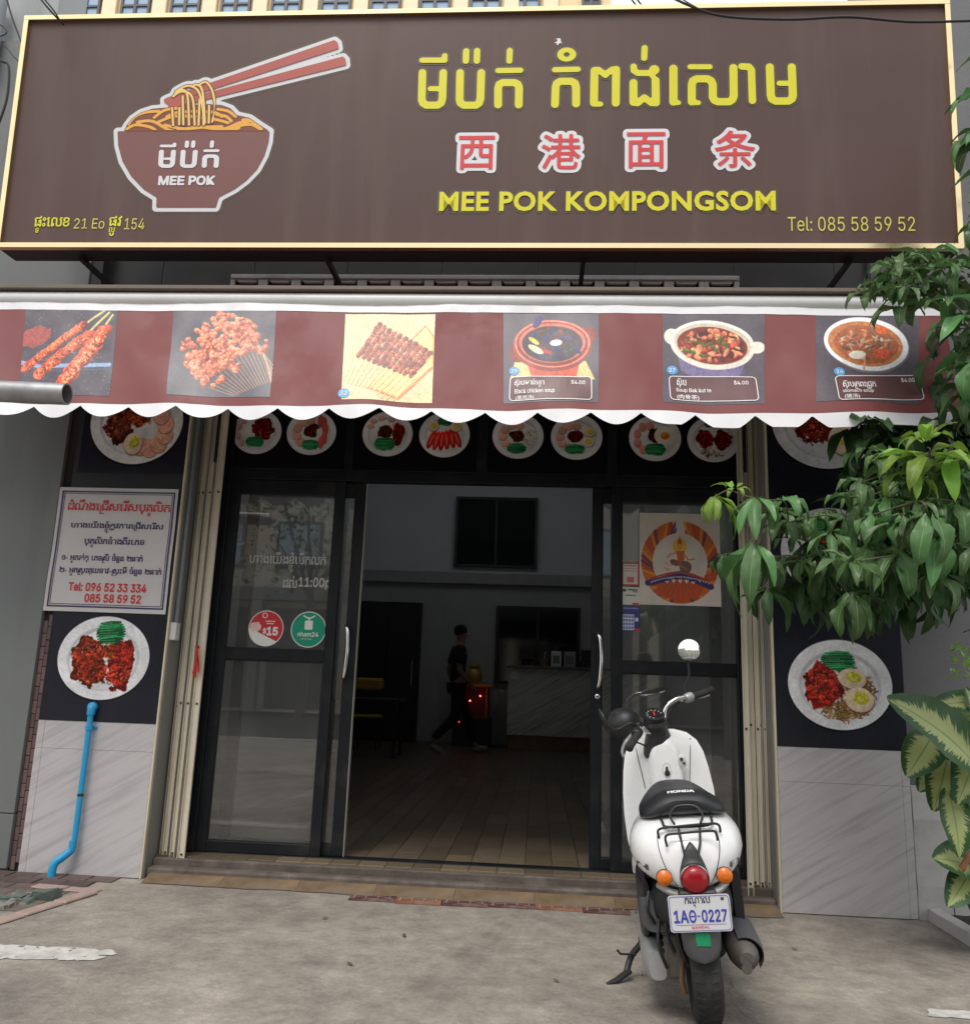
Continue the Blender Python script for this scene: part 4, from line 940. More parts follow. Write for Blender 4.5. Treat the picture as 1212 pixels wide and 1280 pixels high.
lay('logo_bowl', lambda X, Z: sd_poly(X, Z, bowl), mat('logo bowl brown', lin((120, 74, 68)), .4, var=.03), .0035)
lay('logo_mound', lambda X, Z: sd_poly(X, Z, mound), mat('logo noodle shade', lin((122, 62, 44)), .4, var=.03), .0045, .006)
lay('chopstick_print', seg_sd([lambda X, Z: sd_poly(X, Z, st1), lambda X, Z: sd_poly(X, Z, st2)]), mat('logo chopstick red', lin((172, 78, 66)), .4, var=.08, vs=8), .0055, .006)
m_no = mat('logo noodle yellow', lin((232, 168, 62)), .4, var=.03); m_nd = mat('logo noodle line', lin((110, 58, 38)), .4, var=0)
strands = [((100,506),(150,480),(220,490),(250,508)), ((160,466),(230,462),(300,500),(330,508)), ((118,476),(150,440),(200,420),(262,415)), ((240,445),(290,410),(360,400)), ((250,470),(330,440),(420,440),(520,452),(590,470)), ((290,480),(380,498),(480,490),(560,488)), ((350,506),(450,490),(560,500),(640,470),(690,462)), ((540,405),(590,415),(625,440)), ((535,430),(580,440),(605,462)), ((560,508),(640,485),(700,478),(750,506)), ((600,506),(640,495)), ((660,455),(700,460),(745,498)), ((420,415),(520,420),(560,440)), ((300,440),(350,420),(400,418))]
strands = [Lg(*[tuple(p)[:2] for p in smoothpath([(a, b, 0) for a, b in l], 5)]) for l in strands]
inm = lambda X, Z: sd_poly(X, Z, mound)+4*LP
lay('logo_noodles', lambda X, Z: np.maximum(seg_sd([lambda X, Z, l=l: sd_path(X, Z, l, 7.5*LP) for l in strands])(X, Z), inm(X, Z)), m_no, .006, .005, (ba0, Lg((820, 0))[0][0], Lg((0, 530))[0][1], Lg((0, 360))[0][1]))
bx = (Lg((300, 0))[0][0], Lg((560, 0))[0][0], Lg((0, 500))[0][1], Lg((0, 260))[0][1])
lay('logo_noodle_line', seg_sd([lambda X, Z, l=l: sd_path(X, Z, l, 10*LP) for l in loops]), m_nd, .0065, .004, bx)
lay('logo_noodles', seg_sd([lambda X, Z, l=l: sd_path(X, Z, l, 5.2*LP) for l in loops]), mat('logo noodle light', lin((238, 200, 110)), .4, var=.03), .0075, .003, bx)
q0 = [min(a for pts, r in T[:10] for a, b in pts)-24*MPX, max(a for pts, r in T[:10] for a, b in pts)+24*MPX, min(b for pts, r in T[:10] for a, b in pts)-24*MPX, max(b for pts, r in T[:10] for a, b in pts)+20*MPX]
VF = region(lambda X, Z: seg_sd([lambda X, Z, l=l: sd_path(X, Z, l[0], l[1]*MPX*1.12) for l in T[:10]])(X, Z), q0[0]-.01, q0[1]+.01, q0[2]-.01, q0[3]+.01, .012)
decal('lettering', fit(VF, *pxbox(pS, 199, 176, 275, 210.5)), sf, m_wh, sgn, .006)
decal('lettering', fit(words('MEE POK', .045), *pxbox(pS, 198.5, 220, 269, 232)), sf, m_wh, sgn, .006)

# ================================================================== AWNING
aw = thing('awning', 'retracted brown fabric awning with food pictures and a scalloped white hem', 'awning', (-.5, -.55, 3.0))
m_rail = mat('white enamelled awning bar', (.68, .68, .68), .35, var=.04, dirt=.3, dcol=(.35, .33, .30), ds=3, streak=False)
AX0, AX1 = -3.6, 2.02
MB().box(AX0, AX1, -.60, -.47, 3.115, 3.14, .004).build('cover_strip', mat('brown cover', (.16, .12, .10), .5), aw)
MB().tube([(AX0, -.545, 3.075), (AX1, -.545, 3.075)], .042, 20).build('roller_tube', m_rail, aw, smooth=True)
# canopy cloth running back to the wall
mb = MB(); vs = []; nn = 24
for i in range(nn+1):
    x = AX0+.02+(AX1-AX0-.04)*i/nn
    for j in range(5): t = j/4; vs.append((x, -.545+.69*t, 3.115+.0*t-.03*math.sin(math.pi*t)+.004*math.sin(i*2.1)))
mb.add(vs, [(i*5+j, i*5+j+1, (i+1)*5+j+1, (i+1)*5+j) for i in range(nn) for j in range(4)])
m_fab = mat('brown awning fabric', lin((120, 62, 62)), .5, spec=.35, var=.05, vs=3, dirt=.25, dcol=lin((150, 110, 108)), ds=3)
mb.build('canopy', m_fab, aw, smooth='all')
# hanging front: a(0..1 across), b(0 top .. 1 hem); gentle pull folds
pA = Plane((0, -.575, 3.03), (1, 0, 0), (0, .30, 1))      # leans out at the bottom
if pA.n[1] > 0: pA.n = -pA.n
def wav(a, b):
    d = -b/.6
    return .010*math.sin(a*5.3+1+b*2)*d + .006*math.sin(a*13+b*9)*d + .012*mnoise.noise((a*1.6, b*2.5, 5)) + (.035*max(0, (a-1.55)/.45)**2*d*math.sin((b+.1)*7) if a > 1.55 else 0) + .004*mnoise.noise((a*9, b*7, 2))
def afn(a, b, o): return pA.pt(a, b, o+wav(a, b))
def sheet(mb, a0, a1, b0f, b1f, na, nb, off):
    base = len(mb.v); vs = []
    for i in range(na+1):
        a = a0+(a1-a0)*i/na
        for j in range(nb+1): vs.append(afn(a, b0f(a)+(b1f(a)-b0f(a))*j/nb, off))
    mb.add(vs, [(i*(nb+1)+j, (i+1)*(nb+1)+j, (i+1)*(nb+1)+j+1, i*(nb+1)+j+1) for i in range(na) for j in range(nb)])
AB = lambda x, y: pA.ab(x, y)
topb = AB(600, 391)[1]; botL = AB(20, 497)[1]; botM = AB(600, 511)[1]; botR = AB(1200, 500)[1]
print('awning edge', topb, botL, botM, botR, AB(1175, 378), AB(1212, 525), AB(606, 368))
hemf = lambda a: botM+(.014 if a > 1.5 else 0)*min(1, (a-1.5)/.4) if a > 1.5 else botM
FA1 = 2.008
mb = MB(); sheet(mb, AX0, FA1, lambda a: hemf(a)+.001, lambda a: topb, 220, 16, 0); mb.build('front_fabric', m_fab, aw, smooth='all')
m_hem = mat('white awning hem', (.70, .70, .72), .45, var=.04, dirt=.12, dcol=(.45, .44, .42), ds=4)
mb = MB(); sheet(mb, AX0, FA1, lambda a: topb+.0005, lambda a: topb+.062, 120, 2, .002); mb.build('top_band', m_hem, aw, smooth='all')
mb = MB()
for i in range(560):
    a = AX0+.01+i*.01
    if a > FA1-.01: break
    p = afn(a, topb+.060, .0025); mb.box(p[0]-.0035, p[0]+.0035, p[1]-.002, p[1]+.001, p[2]-.004, p[2]+.006)
o = mb.build('stitching', mat('stitch thread', (.5, .5, .5), .7, var=0), aw); o['kind'] = 'stuff'
# scallops: peaks measured along the hem
pk = [AB(x, 503)[0] for x in (42.0, 102, 162, 223, 286, 349, 413, 476, 540, 607, 672, 738, 800, 868, 942, 1012, 1080)]
low0 = -.082
def hemlow(a):
    P_ = [-3.9, -3.6]+[pk[0]-.27*k for k in (4, 3, 2, 1)][0:]+pk
    P_ = sorted(P_)
    if a >= pk[-1]: t = min(1, (a-pk[-1])/.14); return -.03-.045*t*(2-t) + .0
    for p, q in zip(P_[:-1], P_[1:]):
        if p <= a <= q:
            t = (a-p)/(q-p); e = .9 if a < .6 else .55
            return -.014-.066*(max(0, math.sin(math.pi*t))**e if a < .6 else min(1, 1.3*math.sin(math.pi*t)))
    return -.06
mb = MB(); sheet(mb, AX0, FA1, lambda a: hemf(a)+hemlow(a), lambda a: hemf(a), 620, 3, .001); mb.build('scalloped_hem', m_hem, aw, smooth='all')
for x in (AX0+.05, AX1-.03):
    MB().tube([(x, -.52, 3.05), (x, -.25, 2.85), (x, .14, 2.78)], .018, 10).build('support_arm', m_blk, aw, smooth=True)

# pictures printed on the cloth
def picture(x0, y0, x1, y1, arr, na=16, skew=0):
    arr = detail(arr)
    a0, b0 = AB(x0, y1); a1, _ = AB(x1, y1); c0, b1 = AB(x0+skew, y0); c1, _ = AB(x1+skew, y0)
    nb_ = 10; vs = []; uv = []
    for i in range(na+1):
        for j in range(nb_+1):
            u, v = i/na, j/nb_; al = a0+(a1-a0)*u; au = c0+(c1-c0)*u; vs.append(afn(al*(1-v)+au*v, b0+(b1-b0)*v, .0012)); uv.append((u, v))
    mb = MB(); mb.add(vs, [(i*(nb_+1)+j, (i+1)*(nb_+1)+j, (i+1)*(nb_+1)+j+1, i*(nb_+1)+j+1) for i in range(na) for j in range(nb_)])
    o = mb.build('printed_picture', imgmat('awning picture', arr, .4, dirt=.05), aw, uv=uv, smooth='all'); return o
def kebab(P, p, q, w, n, col):
    for i in range(n):
        t = i/(n-1); x, y = p[0]+(q[0]-p[0])*t+rr(-w*.12, w*.12), p[1]+(q[1]-p[1])*t+rr(-w*.12, w*.12); k = rr(.65, 1.25)
        P.ell(x, y, w*rr(.42, .6), w*rr(.34, .5), tuple(min(1, c*k) for c in col), rot=rr(-1, 1), wob=.5, shade=.6)
    for i in range(n*2):
        t = random.random(); x, y = p[0]+(q[0]-p[0])*t+rr(-w*.35, w*.35), p[1]+(q[1]-p[1])*t+rr(-w*.35, w*.35)
        P.ell(x, y, w*rr(.06, .16), w*rr(.04, .09), (1, .72, .5), rot=rr(-1.5, 1.5), al=.75)
maroonT = (.52, .33, .34)
P = Paint(260, 220, (.27, .25, .29)); P.a *= .8+.5*P.n1[..., None]; P.ell(30, 75, 50, 26, (.72, .3, .26), -.3, wob=.5, al=.8); P.line([(0, 140), (60, 150), (250, 142)], 10, (.55, .66, .8)); P.line([(0, 152), (100, 160), (250, 152)], 5, (.3, .32, .4))
for p, q in (((150, 55), (222, 2)), ((175, 70), (235, 8)), ((210, 70), (246, 14))): P.line([p, q], 6, (.75, .68, .4)); P.line([(p[0]-1, p[1]-1), (q[0]-1, q[1]-1)], 2, (.93, .88, .62))
kebab(P, (12, 155), (165, 42), 22, 60, (.88, .34, .22)); kebab(P, (48, 170), (190, 62), 26, 60, (.9, .33, .22)); kebab(P, (125, 190), (228, 55), 34, 80, (.92, .32, .2))
for _ in range(120): P.ell(rr(0, 260), rr(110, 215) if random.random() < .7 else rr(0, 60), 1.4, 1.4, (.9, .85, .85), al=.8)
picture(22, 386, 137, 493, P.a, skew=11)
P = Paint(260, 230, (.30, .29, .33)); P.a *= .85+.35*P.n1[..., None]
for k in range(16):
    P.line([(205-k*7, 70+k*9), (258-k*6, 190+k*2.4)], 1.5, (.80, .56, .42)); 
for k in range(6): P.line([(190+k*8, 60+k*8), (262, 150+k*10)], 2, (.8, .66, .52))
for _ in range(330):
    t = random.random(); s_ = max(-1.1, min(1.1, random.gauss(0, .5))); x, y = 190-t*130+s_*56*(1.1-t*.5), 34+t*130+s_*50+rr(-8, 8)
    k = rr(.75, 1.2); P.ell(x, y, rr(6, 13), rr(5, 10), (min(1, .88*k), .44*k, .32*k), rot=rr(-1.5, 1.5), wob=.7, shade=.6); P.ell(x-2, y-2, 3.5, 2.2, (1, .82, .66), rot=rr(-1, 1), al=.8); P.ell(x+3, y+3, 4, 2.5, (.5, .16, .1), rot=rr(-1, 1), wob=.5, al=.6)
picture(209, 387, 338, 495, P.a, skew=8)
P = Paint(240, 236, (.86, .78, .6)); P.a *= .92+.16*P.n1[..., None]
P.poly([(60, 205), (215, 30), (238, 60), (238, 150), (150, 232)], (.80, .5, .28)); P.poly([(64, 200), (216, 36), (236, 64), (236, 142), (148, 224)], (.93, .84, .55))
for k in range(13): P.line([(5+k*10, 150+k*8 if k > 6 else 190+k*3), (30+k*14, 70+k*5+40)], 4, (.7, .52, .32)); P.line([(4+k*10, 149+k*8 if k > 6 else 189+k*3), (30+k*14, 69+k*5+40)], 1.8, (.95, .88, .62))
for k in range(11):
    x0 = 40+k*14; y0 = 110+k*5; kebab(P, (x0, y0+8), (x0+52, y0-80+k*2.6), 14, 34, (.62, .27, .2)); P.line([(x0+9, y0+9), (x0+59, y0-76+k*2.6)], 1.2, (.35, .14, .1), .6)
o3 = picture(427.5, 392, 540, 502, P.a, skew=4)
def soup(kind):
    P = Paint(250, 236, (.30, .27, .31)); P.a *= .92+.2*P.n1[..., None]
    if kind == 0:
        P.poly([(16, 178), (30, 130), (215, 130), (240, 178)], (.85, .76, .5)); P.poly([(60, 130), (200, 130), (190, 178), (75, 178)], (.78, .3, .2)); P.ell(40, 110, 26, 24, (.5, .16, .14)); P.ell(222, 60, 22, 24, (.5, .18, .15))
        P.ell(128, 88, 104, 70, (.62, .2, .16), shade=.2); P.ell(128, 82, 100, 66, (.85, .5, .4)); P.ell(128, 83, 94, 61, (.5, .13, .11)); P.ell(128, 80, 88, 55, (.82, .42, .34)); P.ell(128, 83, 80, 50, (.22, .16, .2))
        for _ in range(70): a, r = rr(0, 6.28), math.sqrt(random.random()); c = random.choice([(.13, .1, .3), (.15, .13, .4), (.2, .28, .22), (.45, .12, .12), (.25, .2, .3), (.1, .1, .2)]); P.ell(128+70*r*math.cos(a), 83+42*r*math.sin(a), rr(5, 14), rr(3, 8), c, rot=rr(-1.5, 1.5), wob=.5, shade=.5)
        P.ell(85, 98, 24, 9, (.9, .85, .7), .5); P.ell(80, 75, 18, 7, (.8, .76, .3), .6); P.ell(138, 80, 17, 9, (.95, .95, .95), -.1); P.ell(115, 105, 14, 6, (.7, .12, .1), .3)
        P.ell(90, 22, 10, 20, (.16, .15, .42), .5)
    if kind == 1:
        P.poly([(32, 90), (212, 100), (190, 165), (150, 176), (80, 172), (45, 150)], (.45, .40, .56)); 
        for _ in range(60): P.ell(rr(45, 200), rr(125, 172), rr(2, 6), rr(2, 4), (.36, .32, .52), al=.7)
        P.ell(22, 62, 20, 22, (.88, .86, .8)); P.ell(232, 88, 20, 16, (.88, .86, .8)); P.ell(122, 82, 106, 66, (.9, .88, .82), .12, shade=.1); P.ell(122, 80, 96, 56, (.78, .74, .66), .12); P.ell(122, 84, 88, 50, (.46, .12, .08), .12)
        for _ in range(110): a, r = rr(0, 6.28), math.sqrt(random.random())*.92; c = random.choice([(.75, .3, .2), (.62, .2, .14), (.85, .5, .35), (.3, .38, .12), (.3, .08, .06), (.88, .62, .4)]); P.ell(122+82*r*math.cos(a), 84+44*r*math.sin(a), rr(4, 14), rr(3, 9), c, rot=rr(-1.5, 1.5), wob=.5, shade=.5)
    if kind == 2:
        P.ell(125, 84, 104, 76, (.45, .4, .42), .2); P.ell(122, 80, 104, 74, (.93, .94, .95), .2, shade=.08); P.ell(120, 80, 92, 62, (.78, .48, .28), .2); P.ell(122, 82, 80, 52, (.66, .36, .22), .2, wob=.2)
        for _ in range(60): a, r = rr(0, 6.28), math.sqrt(random.random())*.8; c = random.choice([(.5, .38, .32), (.85, .78, .66), (.72, .6, .48), (.8, .5, .35), (.42, .3, .26)]); P.ell(120+80*r*math.cos(a), 80+50*r*math.sin(a), rr(6, 18), rr(2, 5), c, rot=rr(-1.5, 1.5), wob=.4, shade=.4)
        P.ell(160, 42, 16, 12, (.9, .42, .22)); P.ell(158, 108, 20, 14, (.86, .34, .2)); P.ell(100, 112, 22, 13, (.93, .9, .82), wob=.4); P.line([(118, 120), (116, 150)], 5, (.85, .6, .42))
    return P
m_bl = mat('blue badge print', lin((84, 160, 214)), .4, var=0); m_wt = mat('white cloth print', lin((235, 232, 235)), .4, var=0); m_bk = mat('brown label', lin((98, 62, 62)), .4, var=0)
for kind, (x0, y0, x1, y1), num, (bx, by), lines, lb in (
    (0, (629, 392, 748, 502), '25', (642.5, 463.5), [('ស៊ុបមាន់ខ្មៅ', (643, 474, 680, 485), 1), ('Black chicken soup', (643, 486, 693, 493), 0), ('(黑鸡汤)', (644, 494, 667, 500), 0), ('$4.00', (713.5, 476, 731, 482), 0)], (637, 471.5, 739, 500)),
    (1, (828, 393, 955, 503), '27', (840, 462), [('ស៊ុប', (846, 472, 858, 483), 1), ('Soup Bak kut te', (845, 484, 889, 490), 0), ('(肉骨茶)', (846, 492, 874, 499), 0), ('$4.00', (917, 475, 935, 481), 0)], (837, 470, 946, 500)),
    (2, (1019, 393, 1148, 503), '26', (1047.5, 467), [('ស៊ុបក្រពះជ្រូក', (1051, 477, 1093, 488), 1), ('stomach soup', (1051, 488, 1090, 493), 0), ('(猪汤)', (1053, 494, 1072, 500), 0), ('$4.00', (1126, 474, 1143, 480), 0)], (1044, 471, 1152, 501))):
    o = picture(x0, y0, x1, y1, soup(kind).a); 
    q = pxbox(pA, *lb); W2, H2 = (q[1]-q[0])/2, (q[3]-q[2])/2; cc = ((q[0]+q[1])/2, (q[2]+q[3])/2); tilt = .06 if kind == 2 else 0
    rbx = lambda X, Z: (np.hypot(np.maximum(np.abs(X-cc[0])-W2+.02, 0), np.maximum(np.abs(Z-cc[1]-(X-cc[0])*tilt)-H2+.02, 0))-.02)
    decal('label_panel', region(rbx, q[0], q[1], q[2]-.02, q[3]+.02, .006, .02), afn, m_bk, o, .0030)
    decal('label_border', region(lambda X, Z: np.abs(rbx(X, Z))-.0022, q[0]-.01, q[1]+.01, q[2]-.03, q[3]+.03, .0022, .02), afn, m_wt, o, .0040)
    for tx, bxx, kh in lines:
        V, F = fit(khmer(tx, .01) if kh else words(tx, .012), *pxbox(pA, *bxx)); V = V.copy(); V[:, 1] += (V[:, 0]-cc[0])*tilt
        decal('lettering', (V, F), afn, m_wt, o, .0045)
    c = AB(bx, by); decal('number_badge', region(lambda X, Z: np.hypot(X-c[0], Z-c[1])-.026, c[0]-.03, c[0]+.03, c[1]-.03, c[1]+.03, .004), afn, m_bl, o, .0030)
    decal('lettering', fit(words(num, .01), c[0]-.015, c[0]+.015, c[1]-.011, c[1]+.011), afn, m_wt, o, .0042)
c = AB(430.5, 494.5); decal('number_badge', region(lambda X, Z: np.hypot(X-c[0], Z-c[1])-.029, c[0]-.03, c[0]+.03, c[1]-.03, c[1]+.03, .004), afn, m_bl, o3, .0030)
decal('lettering', fit(words('32', .01), c[0]-.018, c[0]+.018, c[1]-.013, c[1]+.013), afn, m_wt, o3, .0042)
# ================================================================== NEIGHBOURS, BACKGROUND, STREET
m_panel = mat('grey composite panel', (.16, .172, .17), .42, var=.06, vs=.8, dirt=.25, dcol=(.14, .14, .13), ds=1.2, streak=True)
nbh = thing('neighbour_building', 'neighbouring building faced with smooth grey panels at the left edge', 'building', (-4.5, 0, 0))
MB().box(-8, -2.85, .02, 2, 0, 5.2).build('wall', m_core, nbh)
for i, (x0, x1) in enumerate(((-4.10, -2.835), (-5.42, -4.108), (-6.74, -5.428))):
    for z0, z1 in ((.02, .30), (.305, 2.95), (2.958, 5.2)):
        MB().box(x0, x1, -.012, .0195, z0, z1, .002).build('panel', m_panel, nbh, loc=(x0, 0, z0))
MB().box(-8, -3.36, .05, .35, 5.2, 9).build('upper_wall', mat('painted grey render', (.36, .38, .38), .8, var=.08, vs=.7, dirt=.4, dcol=(.2, .2, .2), ds=.8, streak=True), nbh)
MB().tube([(-3.72, -.05, 3.4), (-3.72, -.05, 5.5)], .06, 14).build('downpipe', mat('steel downpipe', (.3, .32, .34), .4), nbh, smooth=True)
# pink tiled gap strip between the two fronts
mg = mat('pink brick slip', (.15, .095, .09), .8, var=.2, rnd=.2, dirt=.4)
MB().box(-2.85, -2.776, .03, .06, 0, 3.2).build('gap_backing', mat('gap dark', (.05, .045, .045), .9, var=.1), shop)  # dark backing sheet in the groove between the fronts
pmesh = None
for i in range(18):
    for j in range(2):
        x0 = -2.833+.029*j; z0 = .01+.075*i+(.0375 if j else 0)
        mb = MB(); mb.box(x0, x0+.027, .012, .029, z0, z0+.072, .003)
        if pmesh is None: o = mb.build('brick', mg, shop, loc=(x0, .012, z0)); pmesh = o.data
        else:
            o = link(bpy.data.objects.new('brick', pmesh)); o.parent = shop; o.location = (x0, .012, z0)
# right side: plaster wall, low white wall, planting bed
MB().box(1.947, 4.2, .10, .4, 0, 5.6).build('side_plaster', m_plast, shop)
wl = thing('low_wall', 'low whitewashed wall with kerb round the planting bed at right', 'wall', (2.05, .05, 0))
m_ww = mat('flaking whitewash', (.50, .49, .48), .85, var=.1, vs=3, bump=.3, bs=20, dirt=.45, dcol=(.24, .23, .21), ds=5)
def rough_box(mb, x0, x1, y0, y1, z0, z1, n=8, amp=.006):
    vs = []; 
    for k in range(n+1):
        z = z0+(z1-z0)*k/n
        for (x, y) in ((x0, y0), (x1, y0), (x1, y1), (x0, y1)): vs.append((x+amp*mnoise.noise((x*9, y*9, z*7)), y+amp*mnoise.noise((x*5, y*8, z*9+4)), z))
    mb.add(vs, [(k*4+i, k*4+(i+1) % 4, k*4+4+(i+1) % 4, k*4+4+i) for k in range(n) for i in range(4)] + [(3, 2, 1, 0), (n*4, n*4+1, n*4+2, n*4+3)]); return mb
rough_box(MB(), 1.955, 2.125, .015, .097, 0, .645).build('wall', m_ww, wl); rough_box(MB(), 2.135, 2.22, .02, .097, 0, .26).build('wall', m_ww, wl)
vs = []; n = 30
for k in range(n+1):
    y = .012-3.0*k/n; c = 2.03-.06*(k/n)+.004*mnoise.noise((0, y*6, 0)); w = .035
    for dx, z in ((-w, 0), (-w*.8, .055), (w*.8, .06), (w, 0)): vs.append((c+dx+.003*mnoise.noise((dx*50, y*9, z*20)), y, z+.004*mnoise.noise((dx, y*12, z*9))*(z > 0)))
mb = MB(); mb.add(vs, [(k*4+i, k*4+4+i, k*4+5+i, k*4+1+i) for k in range(n) for i in range(3)]+[(3, 2, 1, 0)]); mb.build('kerb', m_ww, wl)
m_soil = mat('dark planting soil', (.035, .028, .02), .95, var=.3, vs=12, bump=1, bs=40)
mb = MB(); vs = []; nx, ny = 24, 60
for i in range(nx+1):
    for j in range(ny+1):
        x = 2.03+1.9*i/nx; y = .09-3.0*j/ny; vs.append((x, y, .03+.02*mnoise.noise((x*9, y*9, 0))))
mb.add(vs, [(i*(ny+1)+j, i*(ny+1)+j+1, (i+1)*(ny+1)+j+1, (i+1)*(ny+1)+j) for i in range(nx) for j in range(ny)]); tag(mb.build('planting_soil', m_soil), kind='structure')

# broken corner by the left pillar: pavers, pink kerb pieces, rubble
m_pv = mat('purple brown paver', (.105, .072, .066), .85, var=.3, vs=10, rnd=.35, dirt=.8, dcol=(.2, .18, .155), ds=7)
m_pk = mat('pink cement edging', (.36, .26, .22), .9, var=.2, vs=8, dirt=.75, dcol=(.22, .19, .17), ds=9)
gnd = bpy.data.objects['ground']
for i in range(9):
    for j in range(5):
        x0 = -3.35+.145*i+(.07 if j % 2 else 0); y0 = -.11-.115*j
        if x0 > -2.28-.10*j or (j >= 2 and -2.62 < x0): continue
        a = rr(-.04, .04); c, s_ = math.cos(a), math.sin(a)
        mb = MB(); mb.box(-.068, .068, -.053, .053, 0, .005+rr(0, .005), .002); mb.xf(lambda p: (x0+.07+p[0]*c-p[1]*s_, y0+.055+p[0]*s_+p[1]*c, p[2]+.001)); mb.build('paver', m_pv, gnd, loc=(x0, y0, 0))
MB().box(-3.4, -2.30, -.70, -.06, .0005, .0035).xf(lambda p: (p[0]+ (p[1]+.06)*.0, p[1], p[2])).build('earth_bed', mat('old mortar bed', (.14, .12, .10), .95, var=.3, vs=14, bump=.8, dirt=.4), gnd)
def strip(p, q, w, h=.011, n=3):
    d = Vector((q[0]-p[0], q[1]-p[1], 0)); L_ = d.length/n; d.normalize(); nn = Vector((-d.y, d.x, 0))
    for k in range(n):
        a = Vector((p[0], p[1], 0))+d*(L_*k+.004)+nn*rr(-.004, .004); mb = MB(); mb.box(0, L_-.008, -w/2, w/2, 0, h+rr(-.004, .004), .005)
        mb.xf(lambda v: tuple(a+d*v[0]+nn*v[1]+Vector((0, 0, v[2])))); mb.build('edging_stone', m_pk, gnd, loc=tuple(a))
strip((-2.18, -.33), (-2.33, -.98), .075); strip((-2.16, -.30), (-2.52, -.27), .07, n=2); strip((-2.62, -.62), (-3.3, -.66), .12, n=3); strip((-2.66, -.78), (-3.3, -.84), .10, n=3)
m_rub = mat('rubble', (.24, .23, .20), .9, var=.35, vs=20, bump=.5, rnd=.5); m_rg = mat('greenish rubble', (.12, .16, .14), .85, var=.3, vs=20, rnd=.3)
RB = {True: MB(), False: MB()}
for k in range(90):
    t = random.random(); x, y = -2.33-.30*t+rr(-.05, .07), -.42-.42*t*1.0+rr(-.11, .10); s_ = rr(.008, .035)*(1 if k > 6 else 1.7)
    if x > -2.24-.23*(-.33-y)/.65 - .05: continue
    mb = MB(); vs = [(s_*rr(.6, 1.2)*a, s_*rr(.6, 1.2)*b, s_*rr(.3, .8)*c) for a in (-1, 1) for b in (-1, 1) for c in (0, 1)]
    mb.add([(v[0]+x, v[1]+y, v[2]*.9+.002) for v in vs], [(0, 1, 3, 2), (4, 6, 7, 5), (0, 4, 5, 1), (2, 3, 7, 6), (1, 5, 7, 3), (0, 2, 6, 4)])
    RB[k % 3 == 0].add(mb.v, mb.f)

for kk, m_ in ((True, m_rg), (False, m_rub)): tag(RB[kk].build('rubble', m_), kind='stuff')
# blue water pipe on the left pillar
m_blue = mat('blue pvc', lin((40, 150, 200)), .38, var=.06, dirt=.2, dcol=lin((60, 110, 140)), ds=6)
bp_ = thing('water_pipe', 'bright blue plastic water pipe with elbows on the left pillar', 'pipe', (-2.46, -.05, 0))
MB().tube([(-2.462, -.030, .87), (-2.462, -.034, .20), (-2.468, -.036, .15)], .0155, 16).build('pipe_run', m_blue, bp_, smooth=True)
MB().tube(smoothpath([(-2.462, .0, .885), (-2.462, -.022, .885), (-2.462, -.030, .875), (-2.462, -.030, .845)], 4), [.022]*13, 14).build('elbow', m_blue, bp_, smooth=True)
MB().lathe([(.0, .006), (.013, .005), (.017, 0), (.025, -.002), (.026, -.02)], (-2.462, -.036, .887), (0, -1, 0), 20).build('elbow_cap', m_blue, bp_, smooth=True)
MB().lathe([(.021, -.012), (.021, .012)], (-2.462, -.030, .775), (0, 0, 1), 16).build('pipe_clip', m_blue, bp_, smooth=True)
MB().box(-2.495, -2.429, -.012, -.001, .768, .782, .003).build('pipe_clip', m_blue, bp_)
MB().tube(smoothpath([(-2.468, -.036, .185), (-2.470, -.038, .14), (-2.490, -.05, .115), (-2.512, -.062, .095)], 4), [.020]*13, 14).build('elbow', m_blue, bp_, smooth=True)
MB().tube(smoothpath([(-2.505, -.058, .10), (-2.528, -.07, .082), (-2.538, -.078, .055), (-2.540, -.082, -.01)], 4), [.021]*13, 14).build('elbow', m_blue, bp_, smooth=True)
MB().lathe([(.0165, -.008), (.0165, .008)], (-2.462, -.032, .42), (0, 0, 1), 16).build('scuff_mark', mat('black scuff', (.02, .03, .03), .6), bp_)

# galvanised pipe end sticking in from the left, nearer than the awning
gp = thing('steel_pipe', 'thick galvanised steel pipe with open end crossing the awning at left', 'pipe', (-3.6, -1.2, 0))
m_galv = mat('galvanised steel', (.34, .345, .35), .45, metal=.7, var=.2, vs=14, dirt=.3, dcol=(.16, .14, .12), ds=5)
mb = MB(); c0 = pYP = YP(-1.2).ab(70, 492.5); zc, xe = c0[1], YP(-1.2).ab(84, 492)[0]
mb.lathe([(.049, 0), (.049, 1.6), (.042, 1.6), (.042, 0)], (xe, -1.2, zc), (-1, -.03, .02), 32, cap=False); mb.lathe([(.049, 0), (.042, 0)], (xe, -1.2, zc), (-1, -.03, .02), 32, cap=False)
mb.build('pipe_tube', m_galv, gp, smooth=True)
MB().tube([(xe-1.55, -1.25, zc+.03), (xe-1.55, -1.25, 0)], .045, 20).build('post', m_galv, gp, smooth=True)

# cables
m_cab = mat('black cable', (.012, .012, .013), .5, var=0)
def cable(lab, pts, r, Y, grp='overhead cables at the sign'):
    P = [YP(y_ if y_ is not None else Y).pt(*YP(y_ if y_ is not None else Y).ab(x, y)) for x, y, y_ in pts]
    tag(MB().tube(smoothpath(P, 8), r, 6).build('cable', m_cab, smooth=True), lab, 'cable', grp)
cable('long black cable sagging across the top right of the sign face', [(820, -14, -.95), (860, 6, -.95), (905, 20, -.92), (985, 24, -.92), (1060, 21, -.9), (1140, 27, -.88), (1230, 25, -.85)], .0065, -.9)
cable('thinner cable joining the sagging one at the top of the sign', [(840, -10, -.9), (858, 2, -.93), (872, 10, -.95)], .004, -.9)
cable('cable running down left of the sign frame to its upper corner', [(6, -12, -.2), (14, 18, -.2), (29, 60, -.2), (36, 90, -.3)], .006, -.2)
